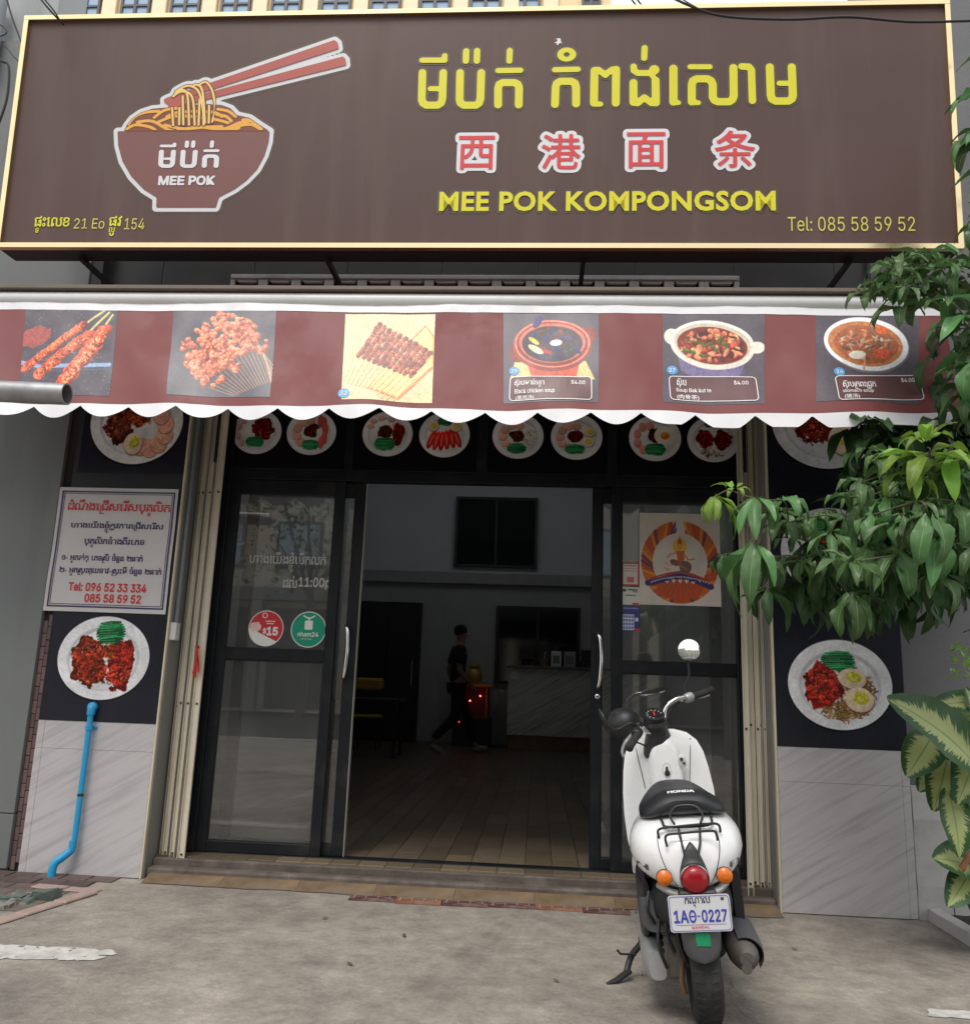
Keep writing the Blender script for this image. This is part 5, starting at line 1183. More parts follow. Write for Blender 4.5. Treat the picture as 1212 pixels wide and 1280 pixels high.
cable('upper cable of the pair crossing the left end of the gold frame', [(46, -8, -.85), (62, 12, -.82), (80, 31, -.72)], .0055, -.8)
cable('lower cable of the pair crossing the left end of the gold frame', [(50, -8, -.84), (68, 14, -.8), (76, 28, -.70)], .0045, -.8)
cable('looped loose cable on the grey wall beside the sign', [(-12, 24, -.1), (5, 34, -.1), (7, 42, -.1), (-12, 48, -.1)], .004, -.1)
cable('cable arching over the grey wall to the left frame', [(-12, 52, -.1), (6, 58, -.1), (15, 68, -.15), (26, 80, -.3), (31, 92, -.5)], .004, -.1)
cable('thick cable hanging down the grey wall at the far left', [(-14, 66, -.1), (2, 76, -.1), (11, 84, -.1), (8, 125, -.1), (-8, 170, -.1)], .008, -.1)
cable('left one of the two short cable ends above the sign', [(786, -8, -.4), (790, 0, -.4), (798, 10, -.4)], .005, -.4)
cable('right one of the two short cable ends above the sign', [(793, -8, -.4), (797, 0, -.4), (805, 10, -.4)], .005, -.4)

# tall yellow building behind
m_yel = mat('sunny yellow render', (.82, .62, .36), .85, var=.05, vs=.3)
m_ylt = mat('light yellow trim', (.85, .72, .50), .8, var=.04)
yb = thing('apartment_building', 'tall yellow building with blue paned windows behind the sign', 'building', (-8.6, 22, 0))
MB().box(-19.4, 2.2, 22.12, 36, 0, 36).build('wall', m_yel, yb)
m_pane = mat('sky blue pane', (.30, .42, .56), .08, var=.1, vs=.4, spec=.8); m_wf = mat('grey window frame', (.06, .06, .07), .5, var=0)
py = YP(22)
cols = [py.ab(x, 10)[0] for x in (88, 150, 212, 275, 338, 400, 462, 524, 587, 636)]
for ri, z0 in enumerate((25.72, 22.3, 18.9)):
    MB().box(-19.4, 2.2, 22.0, 22.115, z0-.62, z0-.3, .02).build('ledge', m_ylt, yb)
    for ci, x0 in enumerate(cols+[py.ab(727, 10)[0]]):
        w = 1.16 if ci < 10 else .7
        fr_ = MB(); 
        for q in ((x0, x0+.09, z0, z0+2.0), (x0+w-.09, x0+w, z0, z0+2.0), (x0+.09, x0+w-.09, z0, z0+.06), (x0+.09, x0+w-.09, z0+1.94, z0+2.0), (x0+w/2-.06, x0+w/2+.06, z0+.06, z0+1.94), (x0+.09, x0+w/2-.06, z0+.38, z0+.47), (x0+w/2+.06, x0+w-.09, z0+.38, z0+.47)): fr_.box(q[0], q[1], 22.0, 22.11, q[2], q[3])
        f_ = fr_.build('window', m_wf, yb, loc=(x0, 22, z0))
        pn = MB(); pn.box(x0+.09, x0+w-.09, 22.06, 22.09, z0+.06, z0+1.94); pn.build('pane', m_pane if ci < 10 else m_wf, f_, loc=(x0, 22, z0))
    for ci in range(len(cols)):
        x0 = cols[ci]+1.16+.12
        MB().box(x0, x0+.55, 21.95, 22.115, z0-.3, z0+2.6, .02).build('pilaster', m_ylt, yb, loc=(x0, 22, z0))

# across the street behind the photographer (seen in glass, chrome and mirror)
m_crm = mat('cream render', (.55, .50, .40), .85, var=.06, vs=.5); m_dk = mat('dark shop opening', (.03, .03, .035), .4, var=.1)
for k, (x0, x1, h, col) in enumerate(((-16, -6.2, 9, m_crm), (-6.0, 3.0, 7.5, m_crm), (3.2, 14, 10, m_panel))):
    bo = thing('shophouse', ['cream shophouse across the street, leftmost of three', 'lower cream shophouse across the street, in the middle', 'taller grey shophouse across the street, at the right'][k], 'building', ((x0+x1)/2, -20, 0), group='shophouses across the street')
    MB().box(x0, x1, -28, -20, 0, h).build('wall', col, bo); n = 4; w = (x1-x0)/n
    MB().box(x0-.1, x1+.1, -20.2, -19.6, 3.3, 3.7, .03).build('canopy', m_panel, bo); MB().box(x0-.1, x1+.1, -20.3, -19.9, h, h+.4, .03).build('parapet', m_crm, bo)
    for i in range(n):
        MB().box(x0+i*w+.5, x0+(i+1)*w-.2, -20.0, -19.97, .1, 3.1).build('shutter', m_dk, bo, loc=(x0+i*w, -20, 0))
        MB().box(x0+i*w-.0, x0+i*w+.32, -19.97, -19.6, 0, 3.29, .02).build('column', m_panel if i % 2 else m_crm, bo, loc=(x0+i*w, -20, 0))
        for z in (4.3, 6.8):
            if z+1.5 < h:
                f_ = MB().box(x0+i*w+.5, x0+(i+1)*w-.5, -19.99, -19.94, z, z+1.5, .02).build('window', m_wf, bo, loc=(x0+i*w, -20, z))
                MB().box(x0+i*w+.6, x0+(i+1)*w-.6, -19.95, -19.92, z+.1, z+1.4).build('pane', m_pane, f_, loc=(x0+i*w, -20, z))
# ================================================================== PLANTS
def leafmat(name, base, vein, rough=.38, vary=True):
    m = bpy.data.materials.new(name); m.use_nodes = True; N = m.node_tree.nodes; L = m.node_tree.links; b = N['Principled BSDF']
    uv = N.new('ShaderNodeUVMap'); uv.uv_map = 'UVMap'; sep = N.new('ShaderNodeSeparateXYZ'); L.new(uv.outputs[0], sep.inputs[0])
    def mth(op, a, b_=0.0, clamp=False):
        n = N.new('ShaderNodeMath'); n.operation = op; n.use_clamp = clamp
        for k, v in ((0, a), (1, b_)):
            if isinstance(v, (int, float)): n.inputs[k].default_value = v
            else: L.new(v, n.inputs[k])
        return n.outputs[0]
    ax = mth('ABSOLUTE', mth('SUBTRACT', mth('MULTIPLY', sep.outputs[0], 2), 1))
    mid = mth('SUBTRACT', 1, mth('MULTIPLY', ax, 14), True)
    ph = mth('ADD', mth('MULTIPLY', sep.outputs[1], 90), mth('MULTIPLY', ax, -26)); side = mth('POWER', mth('ABSOLUTE', mth('COSINE', ph)), 24)
    oi = N.new('ShaderNodeObjectInfo'); ns = N.new('ShaderNodeTexNoise'); tc = N.new('ShaderNodeTexCoord'); L.new(tc.outputs['Object'], ns.inputs['Vector']); ns.inputs['Scale'].default_value = 5
    hs = N.new('ShaderNodeHueSaturation'); hs.inputs['Color'].default_value = (*base, 1)
    L.new(mth('ADD', .475, mth('MULTIPLY', oi.outputs['Random'], .04)), hs.inputs['Hue'])
    L.new(mth('MULTIPLY', mth('ADD', .62, mth('MULTIPLY', oi.outputs['Random'], .75)), mth('ADD', .7, mth('MULTIPLY', ns.outputs[0], .6))), hs.inputs['Value'])
    x = N.new('ShaderNodeMix'); x.data_type = 'RGBA'; L.new(mth('ADD', mth('MULTIPLY', mid, .75), mth('MULTIPLY', side, .16), True), x.inputs['Factor']); L.new(hs.outputs[0], x.inputs['A']); x.inputs['B'].default_value = (*vein, 1)
    L.new(x.outputs['Result'], b.inputs['Base Color']); b.inputs['Roughness'].default_value = rough; b.inputs['Specular IOR Level'].default_value = .5
    bp = N.new('ShaderNodeBump'); bp.inputs['Strength'].default_value = .35; bp.inputs['Distance'].default_value = .006; bp.invert = True
    L.new(mth('ADD', mth('MULTIPLY', side, .5), mid), bp.inputs['Height']); L.new(bp.outputs[0], b.inputs['Normal'])
    tr = N.new('ShaderNodeBsdfTranslucent'); L.new(x.outputs['Result'], tr.inputs[0]); ms = N.new('ShaderNodeMixShader'); ms.inputs[0].default_value = .28
    out = N['Material Output']; L.new(b.outputs[0], ms.inputs[1]); L.new(tr.outputs[0], ms.inputs[2]); L.new(ms.outputs[0], out.inputs[0])
    return m
m_leaf = leafmat('tree leaf', (.085, .205, .062), (.30, .42, .22), .27); m_young = leafmat('young leaf', (.20, .38, .045), (.35, .5, .15), .35)
m_ddark = leafmat('shaded leaf', (.040, .105, .030), (.12, .2, .08))  # darker copy of the leaf green: shade of the inner leaves in the colour
m_twig = mat('green brown twig', (.09, .085, .045), .7, var=.2, vs=20)
def leafmesh(name, wid, droop, fold, curl, m, n=7, tip=1.0):
    vs = []; uv = []; ang = .0; y = z = 0
    for i in range(n+1):
        t = i/n; w = wid*(math.sin(math.pi*min(1, (t*.96+.02))**.85)**.75)*(1 if t < .98 else .3)
        if i: ang -= droop/n*(.4+1.2*t); y += math.cos(ang)/n; z += math.sin(ang)/n
        for k, u in enumerate((-1, -.5, 0, .5, 1)):
            vs.append((u*w*.5, y+.006*math.sin(9*t+k), z+abs(u)*w*fold+curl*math.sin(t*9+u*2.3)*(abs(u)*.035+.008))); uv.append((u*.5+.5, t))
    mb = MB(); mb.add(vs, [(i*5+k, i*5+k+1, (i+1)*5+k+1, (i+1)*5+k) for i in range(n) for k in range(4)])
    me = bpy.data.meshes.new(name); me.from_pydata(mb.v, [], mb.f); L_ = me.uv_layers.new(name='UVMap')
    for lp in me.loops: L_.data[lp.index].uv = uv[lp.vertex_index]
    me.polygons.foreach_set('use_smooth', [True]*len(me.polygons)); me.materials.append(m); return me
LM = {k: [leafmesh('leaf', w, d, f, c, m) for w, d, f, c in ((.30, .9, .25, 1), (.34, 1.5, .18, 1.6), (.27, .5, .32, .6), (.32, 1.9, .22, 1.2), (.36, 1.2, .12, 2))] for k, m in (('n', m_leaf), ('y', m_young), ('d', m_ddark))}
tree = thing('umbrella_leaf_tree', 'small leafy tree with drooping hand shaped leaf clusters beside the right pillar', 'tree', (2.5, -.95, 0))
nleaf = 0; EX = {k: (MB(), []) for k in 'nyd'}
def put_leaf(c, d, up, s_, kind, parent=None):
    global nleaf
    d = Vector(d).normalized(); up = Vector(up); x = d.cross(up)
    x = x.normalized() if x.length > 1e-4 else Vector((1, 0, 0)); z = x.cross(d)
    M = Matrix([(x.x, d.x, z.x), (x.y, d.y, z.y), (x.z, d.z, z.z)]).to_4x4(); me = random.choice(LM[kind])
    if nleaf < 298:
        o = link(bpy.data.objects.new('leaf', me)); o.parent = tree; o.rotation_mode = 'QUATERNION'; o.rotation_quaternion = M.to_quaternion(); o.location = Vector(c)-tree.location; o.scale = (s_,)*3; nleaf += 1
    else:
        T_ = Matrix.Translation(Vector(c)) @ M @ Matrix.Scale(s_, 4); extra, extra_uv = EX[kind]; extra.add([tuple(T_ @ v.co) for v in me.vertices], [tuple(p.vertices) for p in me.polygons])
        for v in range(len(me.vertices)): extra_uv.append((((v % 5)/4), (v//5)/7))
centres = []
def whorl(px, y, Y, ln, kind='n', n=6, ax=(0, -.3, 1), droop=.35, a0=0):
    p = YP(Y); c = Vector(p.pt(*p.ab(px, y))); A = Vector(ax).normalized(); u = A.orthogonal().normalized(); w = A.cross(u)
    for k in range(n):
        t = a0+2*math.pi*k/n+rr(-.25, .25); d = (u*math.cos(t)+w*math.sin(t))+A*rr(-.1, .25)-Vector((0, 0, (droop*.62-.12)*rr(.5, 1.6))); s_ = ln*rr(.5, .92)
        d.normalize(); put_leaf(c+d*.02, d, Vector((0, 0, 1))+A*.6+Vector((rr(-.3, .3), rr(-.5, .1), 0)), s_, kind)
    centres.append((c, ln))
W_ = [ # x, y, depth, leaf length, kind, droop
 (893, 618, -1.15, .22, 'y', 1.6), (918, 612, -1.1, .10, 'y', -.3), (945, 620, -1.2, .24, 'n', 1.5), (977, 622, -1.05, .19, 'n', .5), (943, 676, -1.25, .34, 'n', 2.6), (905, 690, -.9, .18, 'd', 1.4),
 (1010, 645, -.9, .22, 'n', .6), (1038, 664, -1.15, .20, 'n', 1.2), (1015, 684, -.8, .22, 'd', .9), (975, 722, -.7, .26, 'd', .8), (960, 760, -.75, .24, 'd', 1.0), (1000, 750, -.7, .26, 'd', 1.2), (1030, 735, -.85, .25, 'd', 1.5),
 (1025, 545, -.5, .22, 'd', 1.0), (1060, 535, -.55, .22, 'd', 1.0), (1040, 590, -.5, .24, 'd', .8), (1085, 560, -.6, .24, 'd', .8), (1095, 610, -.7, .25, 'd', .7), (1190, 545, -.7, .24, 'd', .5), (1130, 540, -.6, .24, 'd', .8),
 (1158, 556, -1.45, .17, 'y', -1.4), (1160, 570, -1.45, .25, 'y', .1), (1138, 590, -1.4, .2, 'y', .6), (1186, 570, -1.4, .24, 'y', .8), (1110, 620, -1.3, .2, 'n', .9), (1092, 640, -1.35, .22, 'n', 1.4), (1130, 640, -1.45, .24, 'n', 1.2), (1160, 640, -1.5, .24, 'n', 1.0),
 (1195, 625, -1.4, .24, 'n', .8), (1207, 590, -1.3, .22, 'n', .4), (1170, 680, -1.4, .25, 'n', 1.6), (1125, 690, -1.35, .24, 'n', 1.6), (1085, 690, -1.2, .24, 'n', 1.2), (1065, 720, -1.0, .24, 'd', 1.2), (1110, 735, -1.1, .26, 'd', 1.4), (1065, 765, -1.2, .22, 'n', 1.6),
 (1150, 730, -1.1, .26, 'd', 1.2), (1195, 710, -1.2, .26, 'd', 1.2), (1180, 750, -.9, .25, 'd', 1.4), (1100, 775, -.9, .22, 'd', 1.4), (1215, 660, -1.3, .25, 'n', .8),
 (1160, 318, -1.0, .24, 'n', .0), (1132, 345, -1.05, .24, 'n', .4), (1100, 352, -.9, .18, 'n', .2), (1195, 330, -1.1, .24, 'n', .3), (1185, 372, -1.2, .26, 'n', .3), (1212, 395, -1.2, .26, 'n', .4), (1222, 450, -1.2, .28, 'n', .6), (1215, 480, -1.0, .26, 'd', .6), (1205, 345, -.9, .22, 'd', .6),
 (1232, 112, -1.1, .22, 'n', .2), (1236, 168, -1.15, .26, 'n', .3), (1240, 205, -1.1, .26, 'n', .6), (1245, 60, -1.1, .2, 'n', .5), (1238, 260, -1.0, .18, 'n', .6), (1236, 300, -1.0, .18, 'n', .6), (1175, 330, -.95, .2, 'n', .1), (1120, 325, -.9, .2, 'n', -.1), (1150, 365, -1.0, .22, 'n', .3), (1085, 362, -.85, .16, 'n', .3)]
W_ = [w for w in W_ if w[:2] not in ((1025, 545), (1040, 590))]
W_ = [(w[0], w[1]-(26 if w[1] > 715 else 8 if w[1] > 670 and w[0] > 960 else 0))+w[2:] for w in W_]
W_.sort(key=lambda w: w[2])
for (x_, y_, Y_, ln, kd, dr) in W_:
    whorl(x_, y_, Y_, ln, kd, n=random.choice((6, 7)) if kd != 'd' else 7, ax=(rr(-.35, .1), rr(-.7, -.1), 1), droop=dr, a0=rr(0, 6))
for (x_, y_, Y_, ln) in ((985, 650, -.95, .17), (1035, 690, -.9, .18), (1060, 650, -.95, .18), (1075, 620, -.9, .17), (950, 700, -1.0, .18), (1000, 700, -.9, .18), (1120, 600, -1.0, .19), (1180, 610, -1.1, .2), (1150, 700, -1.2, .2), (1090, 740, -1.0, .2)):
    whorl(x_, y_, Y_, ln, 'n', n=6, ax=(rr(-.35, .1), rr(-.7, -.1), 1), droop=rr(.2, 1), a0=rr(0, 6))
for k in range(34):
    x_ = rr(1060, 1225); y_ = rr(555, 715); whorl(x_, y_, rr(-1.45, -1.0), rr(.13, .2), 'n', n=6, ax=(rr(-.5, .3), rr(-.9, -.1), 1), droop=rr(-.2, 1.4), a0=rr(0, 6))
for k in range(12): whorl(rr(1110, 1230), rr(320, 400), rr(-1.2, -.9), rr(.13, .2), 'n', n=6, ax=(rr(-.5, .3), rr(-.9, -.1), 1), droop=rr(-.3, .6), a0=rr(0, 6))
for k in range(12): whorl(rr(1212, 1245), rr(395, 540), rr(-1.2, -.95), rr(.15, .22), 'n', n=6, ax=(rr(-.6, .1), rr(-.9, -.1), 1), droop=rr(-.2, .8), a0=rr(0, 6))
for k in range(7): whorl(rr(1228, 1250), rr(90, 290), rr(-1.2, -.95), rr(.16, .24), 'n', n=6, ax=(rr(-.6, .1), rr(-.9, -.1), 1), droop=rr(-.2, .6), a0=rr(0, 6))
for k in range(10): whorl(rr(965, 1060), rr(630, 710), rr(-1.0, -.8), rr(.12, .17), 'n', n=6, ax=(rr(-.5, .3), rr(-.9, -.1), 1), droop=rr(0, 1.2), a0=rr(0, 6))
# dark inner foliage behind (joined)
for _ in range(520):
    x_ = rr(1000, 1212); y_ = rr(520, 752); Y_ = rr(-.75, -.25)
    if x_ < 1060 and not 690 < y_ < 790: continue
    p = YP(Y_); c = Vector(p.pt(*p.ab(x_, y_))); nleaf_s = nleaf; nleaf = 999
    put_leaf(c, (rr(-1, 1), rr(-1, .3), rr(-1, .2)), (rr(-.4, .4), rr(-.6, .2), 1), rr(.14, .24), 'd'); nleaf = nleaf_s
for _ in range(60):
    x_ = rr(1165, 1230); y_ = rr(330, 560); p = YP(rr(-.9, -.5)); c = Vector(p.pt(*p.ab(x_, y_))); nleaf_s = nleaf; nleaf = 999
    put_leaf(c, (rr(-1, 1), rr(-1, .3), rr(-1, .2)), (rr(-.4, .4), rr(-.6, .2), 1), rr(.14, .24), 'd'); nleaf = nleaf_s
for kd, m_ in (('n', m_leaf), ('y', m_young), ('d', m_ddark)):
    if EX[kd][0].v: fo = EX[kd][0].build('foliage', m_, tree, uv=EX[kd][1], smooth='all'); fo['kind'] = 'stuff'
m_bark = mat('grey green bark', (.10, .09, .07), .9, var=.25, vs=14, bump=.8, bs=50)
tk = [(2.5, -.95, 0), (2.46, -.93, .8), (2.5, -.98, 1.6), (2.44, -1.0, 2.4), (2.42, -1.02, 3.2), (2.4, -1.02, 4.2)]
MB().tube(smoothpath(tk, 5), list(np.linspace(.055, .022, 26)), 12).build('trunk', m_bark, tree, smooth=True)
nodes = [Vector((np.interp(z, [p[2] for p in tk], [p[0] for p in tk]), -.97, z)) for z in np.linspace(.8, 4.0, 26)]; depth = {i: 0 for i in range(len(nodes))}
for c, ln in sorted(centres, key=lambda t: (t[0]-Vector((2.45, -.97, min(4, max(.8, t[0].z-.3))))).length):
    best = min(range(len(nodes)), key=lambda i: (nodes[i]-c).length*(1.0 if nodes[i].z < c.z+.05 else 1.5)+.05*depth[i]); s_ = nodes[best]; dd = depth[best]
    m1 = s_.lerp(c, .5)+Vector((rr(-.03, .03), rr(-.05, .05), rr(-.06, .10)*(c-s_).length)); path = smoothpath([s_, m1, c+Vector((0, 0, -.01))], 6); r0 = max(.0035, .010*.8**dd)
    MB().tube(path, list(np.linspace(r0, .0026, len(path))), 6).build('branch', m_twig, tree, smooth=True)
    for q in path[3:]: depth[len(nodes)] = dd+1; nodes.append(q)

# ---- variegated plant
def varmat():
    m = bpy.data.materials.new('variegated leaf'); m.use_nodes = True; N = m.node_tree.nodes; L = m.node_tree.links; b = N['Principled BSDF']
    uv = N.new('ShaderNodeUVMap'); uv.uv_map = 'UVMap'; sep = N.new('ShaderNodeSeparateXYZ'); L.new(uv.outputs[0], sep.inputs[0])
    def mth(op, a, b_=0.0, clamp=False):
        n = N.new('ShaderNodeMath'); n.operation = op; n.use_clamp = clamp
        for k, v in ((0, a), (1, b_)):
            if isinstance(v, (int, float)): n.inputs[k].default_value = v
            else: L.new(v, n.inputs[k])
        return n.outputs[0]
    ax = mth('ABSOLUTE', mth('SUBTRACT', mth('MULTIPLY', sep.outputs[0], 2), 1)); oi = N.new('ShaderNodeObjectInfo')
    # streaks that run obliquely from the midrib
    cx_ = N.new('ShaderNodeCombineXYZ'); L.new(mth('ADD', mth('MULTIPLY', mth('SUBTRACT', sep.outputs[1], mth('MULTIPLY', ax, .16)), 46), mth('MULTIPLY', oi.outputs['Random'], 50)), cx_.inputs[0]); L.new(mth('MULTIPLY', sep.outputs[0], 3.0), cx_.inputs[1])
    ns = N.new('ShaderNodeTexNoise'); ns.inputs['Scale'].default_value = 1.0; ns.inputs['Detail'].default_value = 4; L.new(cx_.outputs[0], ns.inputs['Vector'])
    edge = mth('ADD', ax, mth('MULTIPLY', mth('SUBTRACT', ns.outputs[0], .5), 1.3)); end = mth('MULTIPLY', mth('ABSOLUTE', mth('SUBTRACT', mth('MULTIPLY', sep.outputs[1], 2), .95)), .55)
    f = mth('MULTIPLY', mth('SUBTRACT', mth('ADD', .68, mth('MULTIPLY', oi.outputs['Random'], -.14)), mth('ADD', edge, mth('MULTIPLY', end, end))), 7, True)
    midr = mth('SUBTRACT', 1, mth('MULTIPLY', ax, 16), True)
    x = N.new('ShaderNodeMix'); x.data_type = 'RGBA'; L.new(f, x.inputs['Factor']); x.inputs['A'].default_value = (.03, .10, .025, 1); x.inputs['B'].default_value = (.42, .48, .19, 1)
    y = N.new('ShaderNodeMix'); y.data_type = 'RGBA'; L.new(mth('MULTIPLY', midr, .8), y.inputs['Factor']); L.new(x.outputs['Result'], y.inputs['A']); y.inputs['B'].default_value = (.10, .22, .06, 1)
    L.new(y.outputs['Result'], b.inputs['Base Color']); b.inputs['Roughness'].default_value = .4
    bp = N.new('ShaderNodeBump'); bp.inputs['Strength'].default_value = .4; bp.inputs['Distance'].default_value = .005; L.new(ns.outputs[0], bp.inputs['Height']); L.new(bp.outputs[0], b.inputs['Normal'])
    tr = N.new('ShaderNodeBsdfTranslucent'); L.new(y.outputs['Result'], tr.inputs[0]); ms = N.new('ShaderNodeMixShader'); ms.inputs[0].default_value = .2
    out = N['Material Output']; L.new(b.outputs[0], ms.inputs[1]); L.new(tr.outputs[0], ms.inputs[2]); L.new(ms.outputs[0], out.inputs[0]); return m
m_var = varmat()
dp = thing('variegated_plant', 'potless plant with large cream and green variegated leaves by the low white wall', 'plant', (2.25, -.5, .03))
def bigleaf(tip, base, Yt, Yb, wid, droop=.5):
    p = Vector(YP(Yb).pt(*YP(Yb).ab(*base))); q = Vector(YP(Yt).pt(*YP(Yt).ab(*tip))); d = q-p; ln = d.length; d.normalize()
    up = Vector((0, -.9, .55)); x = d.cross(up).normalized(); z = x.cross(d); n = 12; vs = []; uv = []
    for i in range(n+1):
        t = i/n; w = wid*ln*(math.sin(math.pi*(t*.97+.015)**.8))**.62; arch = droop*ln*(t*(1-t))*.9
        for u in (-1, -.66, -.33, 0, .33, .66, 1):
            vs.append(tuple(p+d*(t*ln)+x*(u*w)+z*(arch+abs(u)**1.3*w*.28+.012*ln*math.sin(t*16+u*3)*abs(u)))); uv.append((u*.5+.5, t))
    mb = MB(); mb.add(vs, [(i*7+k, i*7+k+1, (i+1)*7+k+1, (i+1)*7+k) for i in range(n) for k in range(6)])
    mb.build('leaf', m_var, dp, uv=uv, smooth='all', loc=tuple(p)); return p
bs = []
for a in (((1108, 873), (1222, 962), -.95, -.8, .24, .35), ((1133, 971), (1166, 918), -.75, -.7, .36, .3), ((1166, 1014), (1186, 935), -.7, -.65, .27, .3), ((1148, 990), (1172, 950), -.62, -.6, .3, .3), ((1199, 1072), (1184, 985), -.78, -.7, .24, .3), ((1165, 1073), (1212, 1085), -.75, -.6, .32, .3),
          ((1184, 1134), (1214, 1088), -.7, -.6, .30, .3), ((1196, 1006), (1224, 925), -.8, -.7, .26, .3), ((1158, 884), (1235, 880), -.6, -.55, .2, .35), ((1212, 1062), (1222, 985), -.66, -.6, .26, .3), ((1206, 860), (1235, 930), -.6, -.55, .24, .3), ((1214, 1140), (1228, 1085), -.62, -.55, .3, .3), ((1250, 1000), (1225, 930), -.6, -.5, .25, .3), ((1260, 900), (1225, 960), -.6, -.5, .25, .3),
          ((1190, 905), (1228, 890), -.5, -.5, .3, .3), ((1205, 1000), (1225, 960), -.55, -.5, .3, .3)): bs.append(bigleaf(*a))
m_stalk = mat('green stalk', (.08, .16, .05), .5, var=.15)
for i, c in enumerate(bs):
    r0 = Vector((2.22+.04*math.sin(i*2.1), -.45+.05*math.cos(i*1.7), .03)); m1 = r0.lerp(c, .6)+Vector((.03, 0, .02)); MB().tube(smoothpath([r0, m1, c], 6), list(np.linspace(.013, .006, 13)), 8).build('stalk', m_stalk, dp, smooth=True)
# dead curled leaf
MB().tube(smoothpath([YP(-.7).pt(*YP(-.7).ab(*q)) for q in ((1214, 1062), (1206, 1078), (1200, 1088), (1192, 1090))], 5), [.004, .006, .008, .011, .012, .013, .014, .015, .015, .014, .012, .01, .008, .006, .004, .002][:16], 8).build('dead_leaf', mat('dead brown leaf', (.30, .13, .07), .8, var=.3, vs=20), dp, smooth=True)
# feathery light green sprig above it
sp = thing('feathery_shrub', 'light green feathery shrub tip at the right edge above the variegated plant', 'shrub', (2.3, -.9, 0))
st_ = [(2.3, -.9, 0), (2.22, -.95, .7), (2.12, -.98, 1.2)]
MB().tube(smoothpath(st_, 6), .006, 6).build('stem', m_twig, sp, smooth=True)
mb = MB(); uvs = []
for k in range(140):
    p_ = YP(rr(-1.1, -.8)); c = Vector(p_.pt(*p_.ab(rr(1188, 1235), rr(805, 850)))); d = Vector((rr(-1, .6), rr(-1, .4), rr(-.5, .8))).normalized(); x = d.cross(Vector((0, 0, 1))).normalized(); s_ = rr(.018, .035)
    mb.add([c, c+d*s_*.5+x*s_*.28, c+d*s_, c+d*s_*.5-x*s_*.28], [(0, 1, 2, 3)]); uvs += [(.5, 0), (1, .5), (.5, 1), (0, .5)]
o = mb.build('leaflets', m_young, sp, uv=uvs); o['kind'] = 'stuff'

# street trees across the road and a clump behind the photographer (they show in the mirror and the door glass)
for k, (x, y, h, cr) in enumerate(((3.2, -9.2, 4.6, 1.9), (-5.5, -14.5, 6.0, 2.3), (9.5, -13.5, 6.5, 2.6))):
    t = thing('street_tree', ['round street tree on the near kerb behind the photographer', 'street tree across the road at the left', 'large street tree across the road at the right'][k], 'tree', (x, y, 0), group='street trees')
    MB().tube(smoothpath([(x, y, 0), (x+.1, y, h*.35), (x-.05, y+.1, h*.7)], 5), list(np.linspace(.13, .06, 11)), 10).build('trunk', m_bark, t, smooth=True)
    mb = MB(); uvs = []
    for b in range(7):
        bx, by, bz = x+rr(-.6, .6)*cr, y+rr(-.6, .6)*cr, h*.8+rr(-.45, .55)*cr; rb2 = cr*rr(.4, .65)
        MB().tube([(x, y, h*.5), (bx, by, bz)], [.05, .015], 6).build('limb', m_bark, t)
        for q in range(260):
            d = Vector((rr(-1, 1), rr(-1, 1), rr(-1, 1))).normalized()*rb2*rr(.4, 1)**.5; c = Vector((bx, by, bz))+d; e = Vector((rr(-1, 1), rr(-1, 1), rr(-1, .3))).normalized(); xx = e.cross(Vector((.3, .2, 1))).normalized(); s_ = rr(.12, .24)
            mb.add([c, c+e*s_*.5+xx*s_*.25, c+e*s_, c+e*s_*.5-xx*s_*.25], [(0, 1, 2, 3)]); uvs += [(.5, 0), (1, .5), (.5, 1), (0, .5)]
    o = mb.build('crown', m_leaf, t, uv=uvs); o['kind'] = 'stuff'
# ================================================================== STICKERS ON THE GLASS
pG = YP(.2625)
def disc(cx, cz, r, off, m, parent, name, n=40, fn=None):
    V = np.array([(cx+r*math.cos(2*math.pi*k/n), cz+r*math.sin(2*math.pi*k/n)) for k in range(n)]); return decal(name, (V, [tuple(range(n))]), lambda a, b, o: pG.pt(a, b, 0)[:1]+(pG.o[1]-o,)+(b,), m, parent, off)
gf = lambda a, b, o: (a, .2625-o, b)
cR, cG = pG.ab(332.5, 785.5), pG.ab(385.5, 787)
m_sr = mat('sticker red', lin((196, 48, 56)), .35, var=0); m_sg = mat('sticker green', lin((16, 148, 118)), .35, var=0); m_sw = mat('sticker white', lin((228, 226, 222)), .4, var=0)
st1_ = thing('round_sticker', 'round red and white promotion sticker reading $15 on the left door glass', 'sticker', (cR[0], .26, cR[1]), group='round delivery stickers')
st2_ = thing('round_sticker', 'round green sticker with a small white scooter printed on it, on the left door glass', 'sticker', (cG[0], .26, cG[1]), group='round delivery stickers')
r = .106
disc(*cR, r, .001, m_sw, st1_, 'sticker_base'); disc(*cG, r, .001, m_sw, st2_, 'sticker_base'); disc(*cG, r*.95, .0016, m_sg, st2_, 'sticker_face')
def redarea(X, Z): return np.maximum(np.hypot(X-cR[0], Z-cR[1])-r*.95, -(Z-cR[1]+r*.42+(X-cR[0])*.45))
decal('sticker_face', region(redarea, cR[0]-r, cR[0]+r, cR[1]-r, cR[1]+r, .003), gf, m_sr, st1_, .0016)
T1 = lambda s_, dx, dz, w, h, m_, p, c, off=.0024, bo=.01: decal('lettering', fit(words(s_, bo), c[0]+2*dx-w, c[0]+2*dx+w, c[1]+2*dz-h, c[1]+2*dz+h), gf, m_, p, off)
T1('15', .020, -.008, .034, .026, m_sw, st1_, cR, bo=.05); T1('$', -.004, -.008, .011, .019, m_sw, st1_, cR, bo=.03)
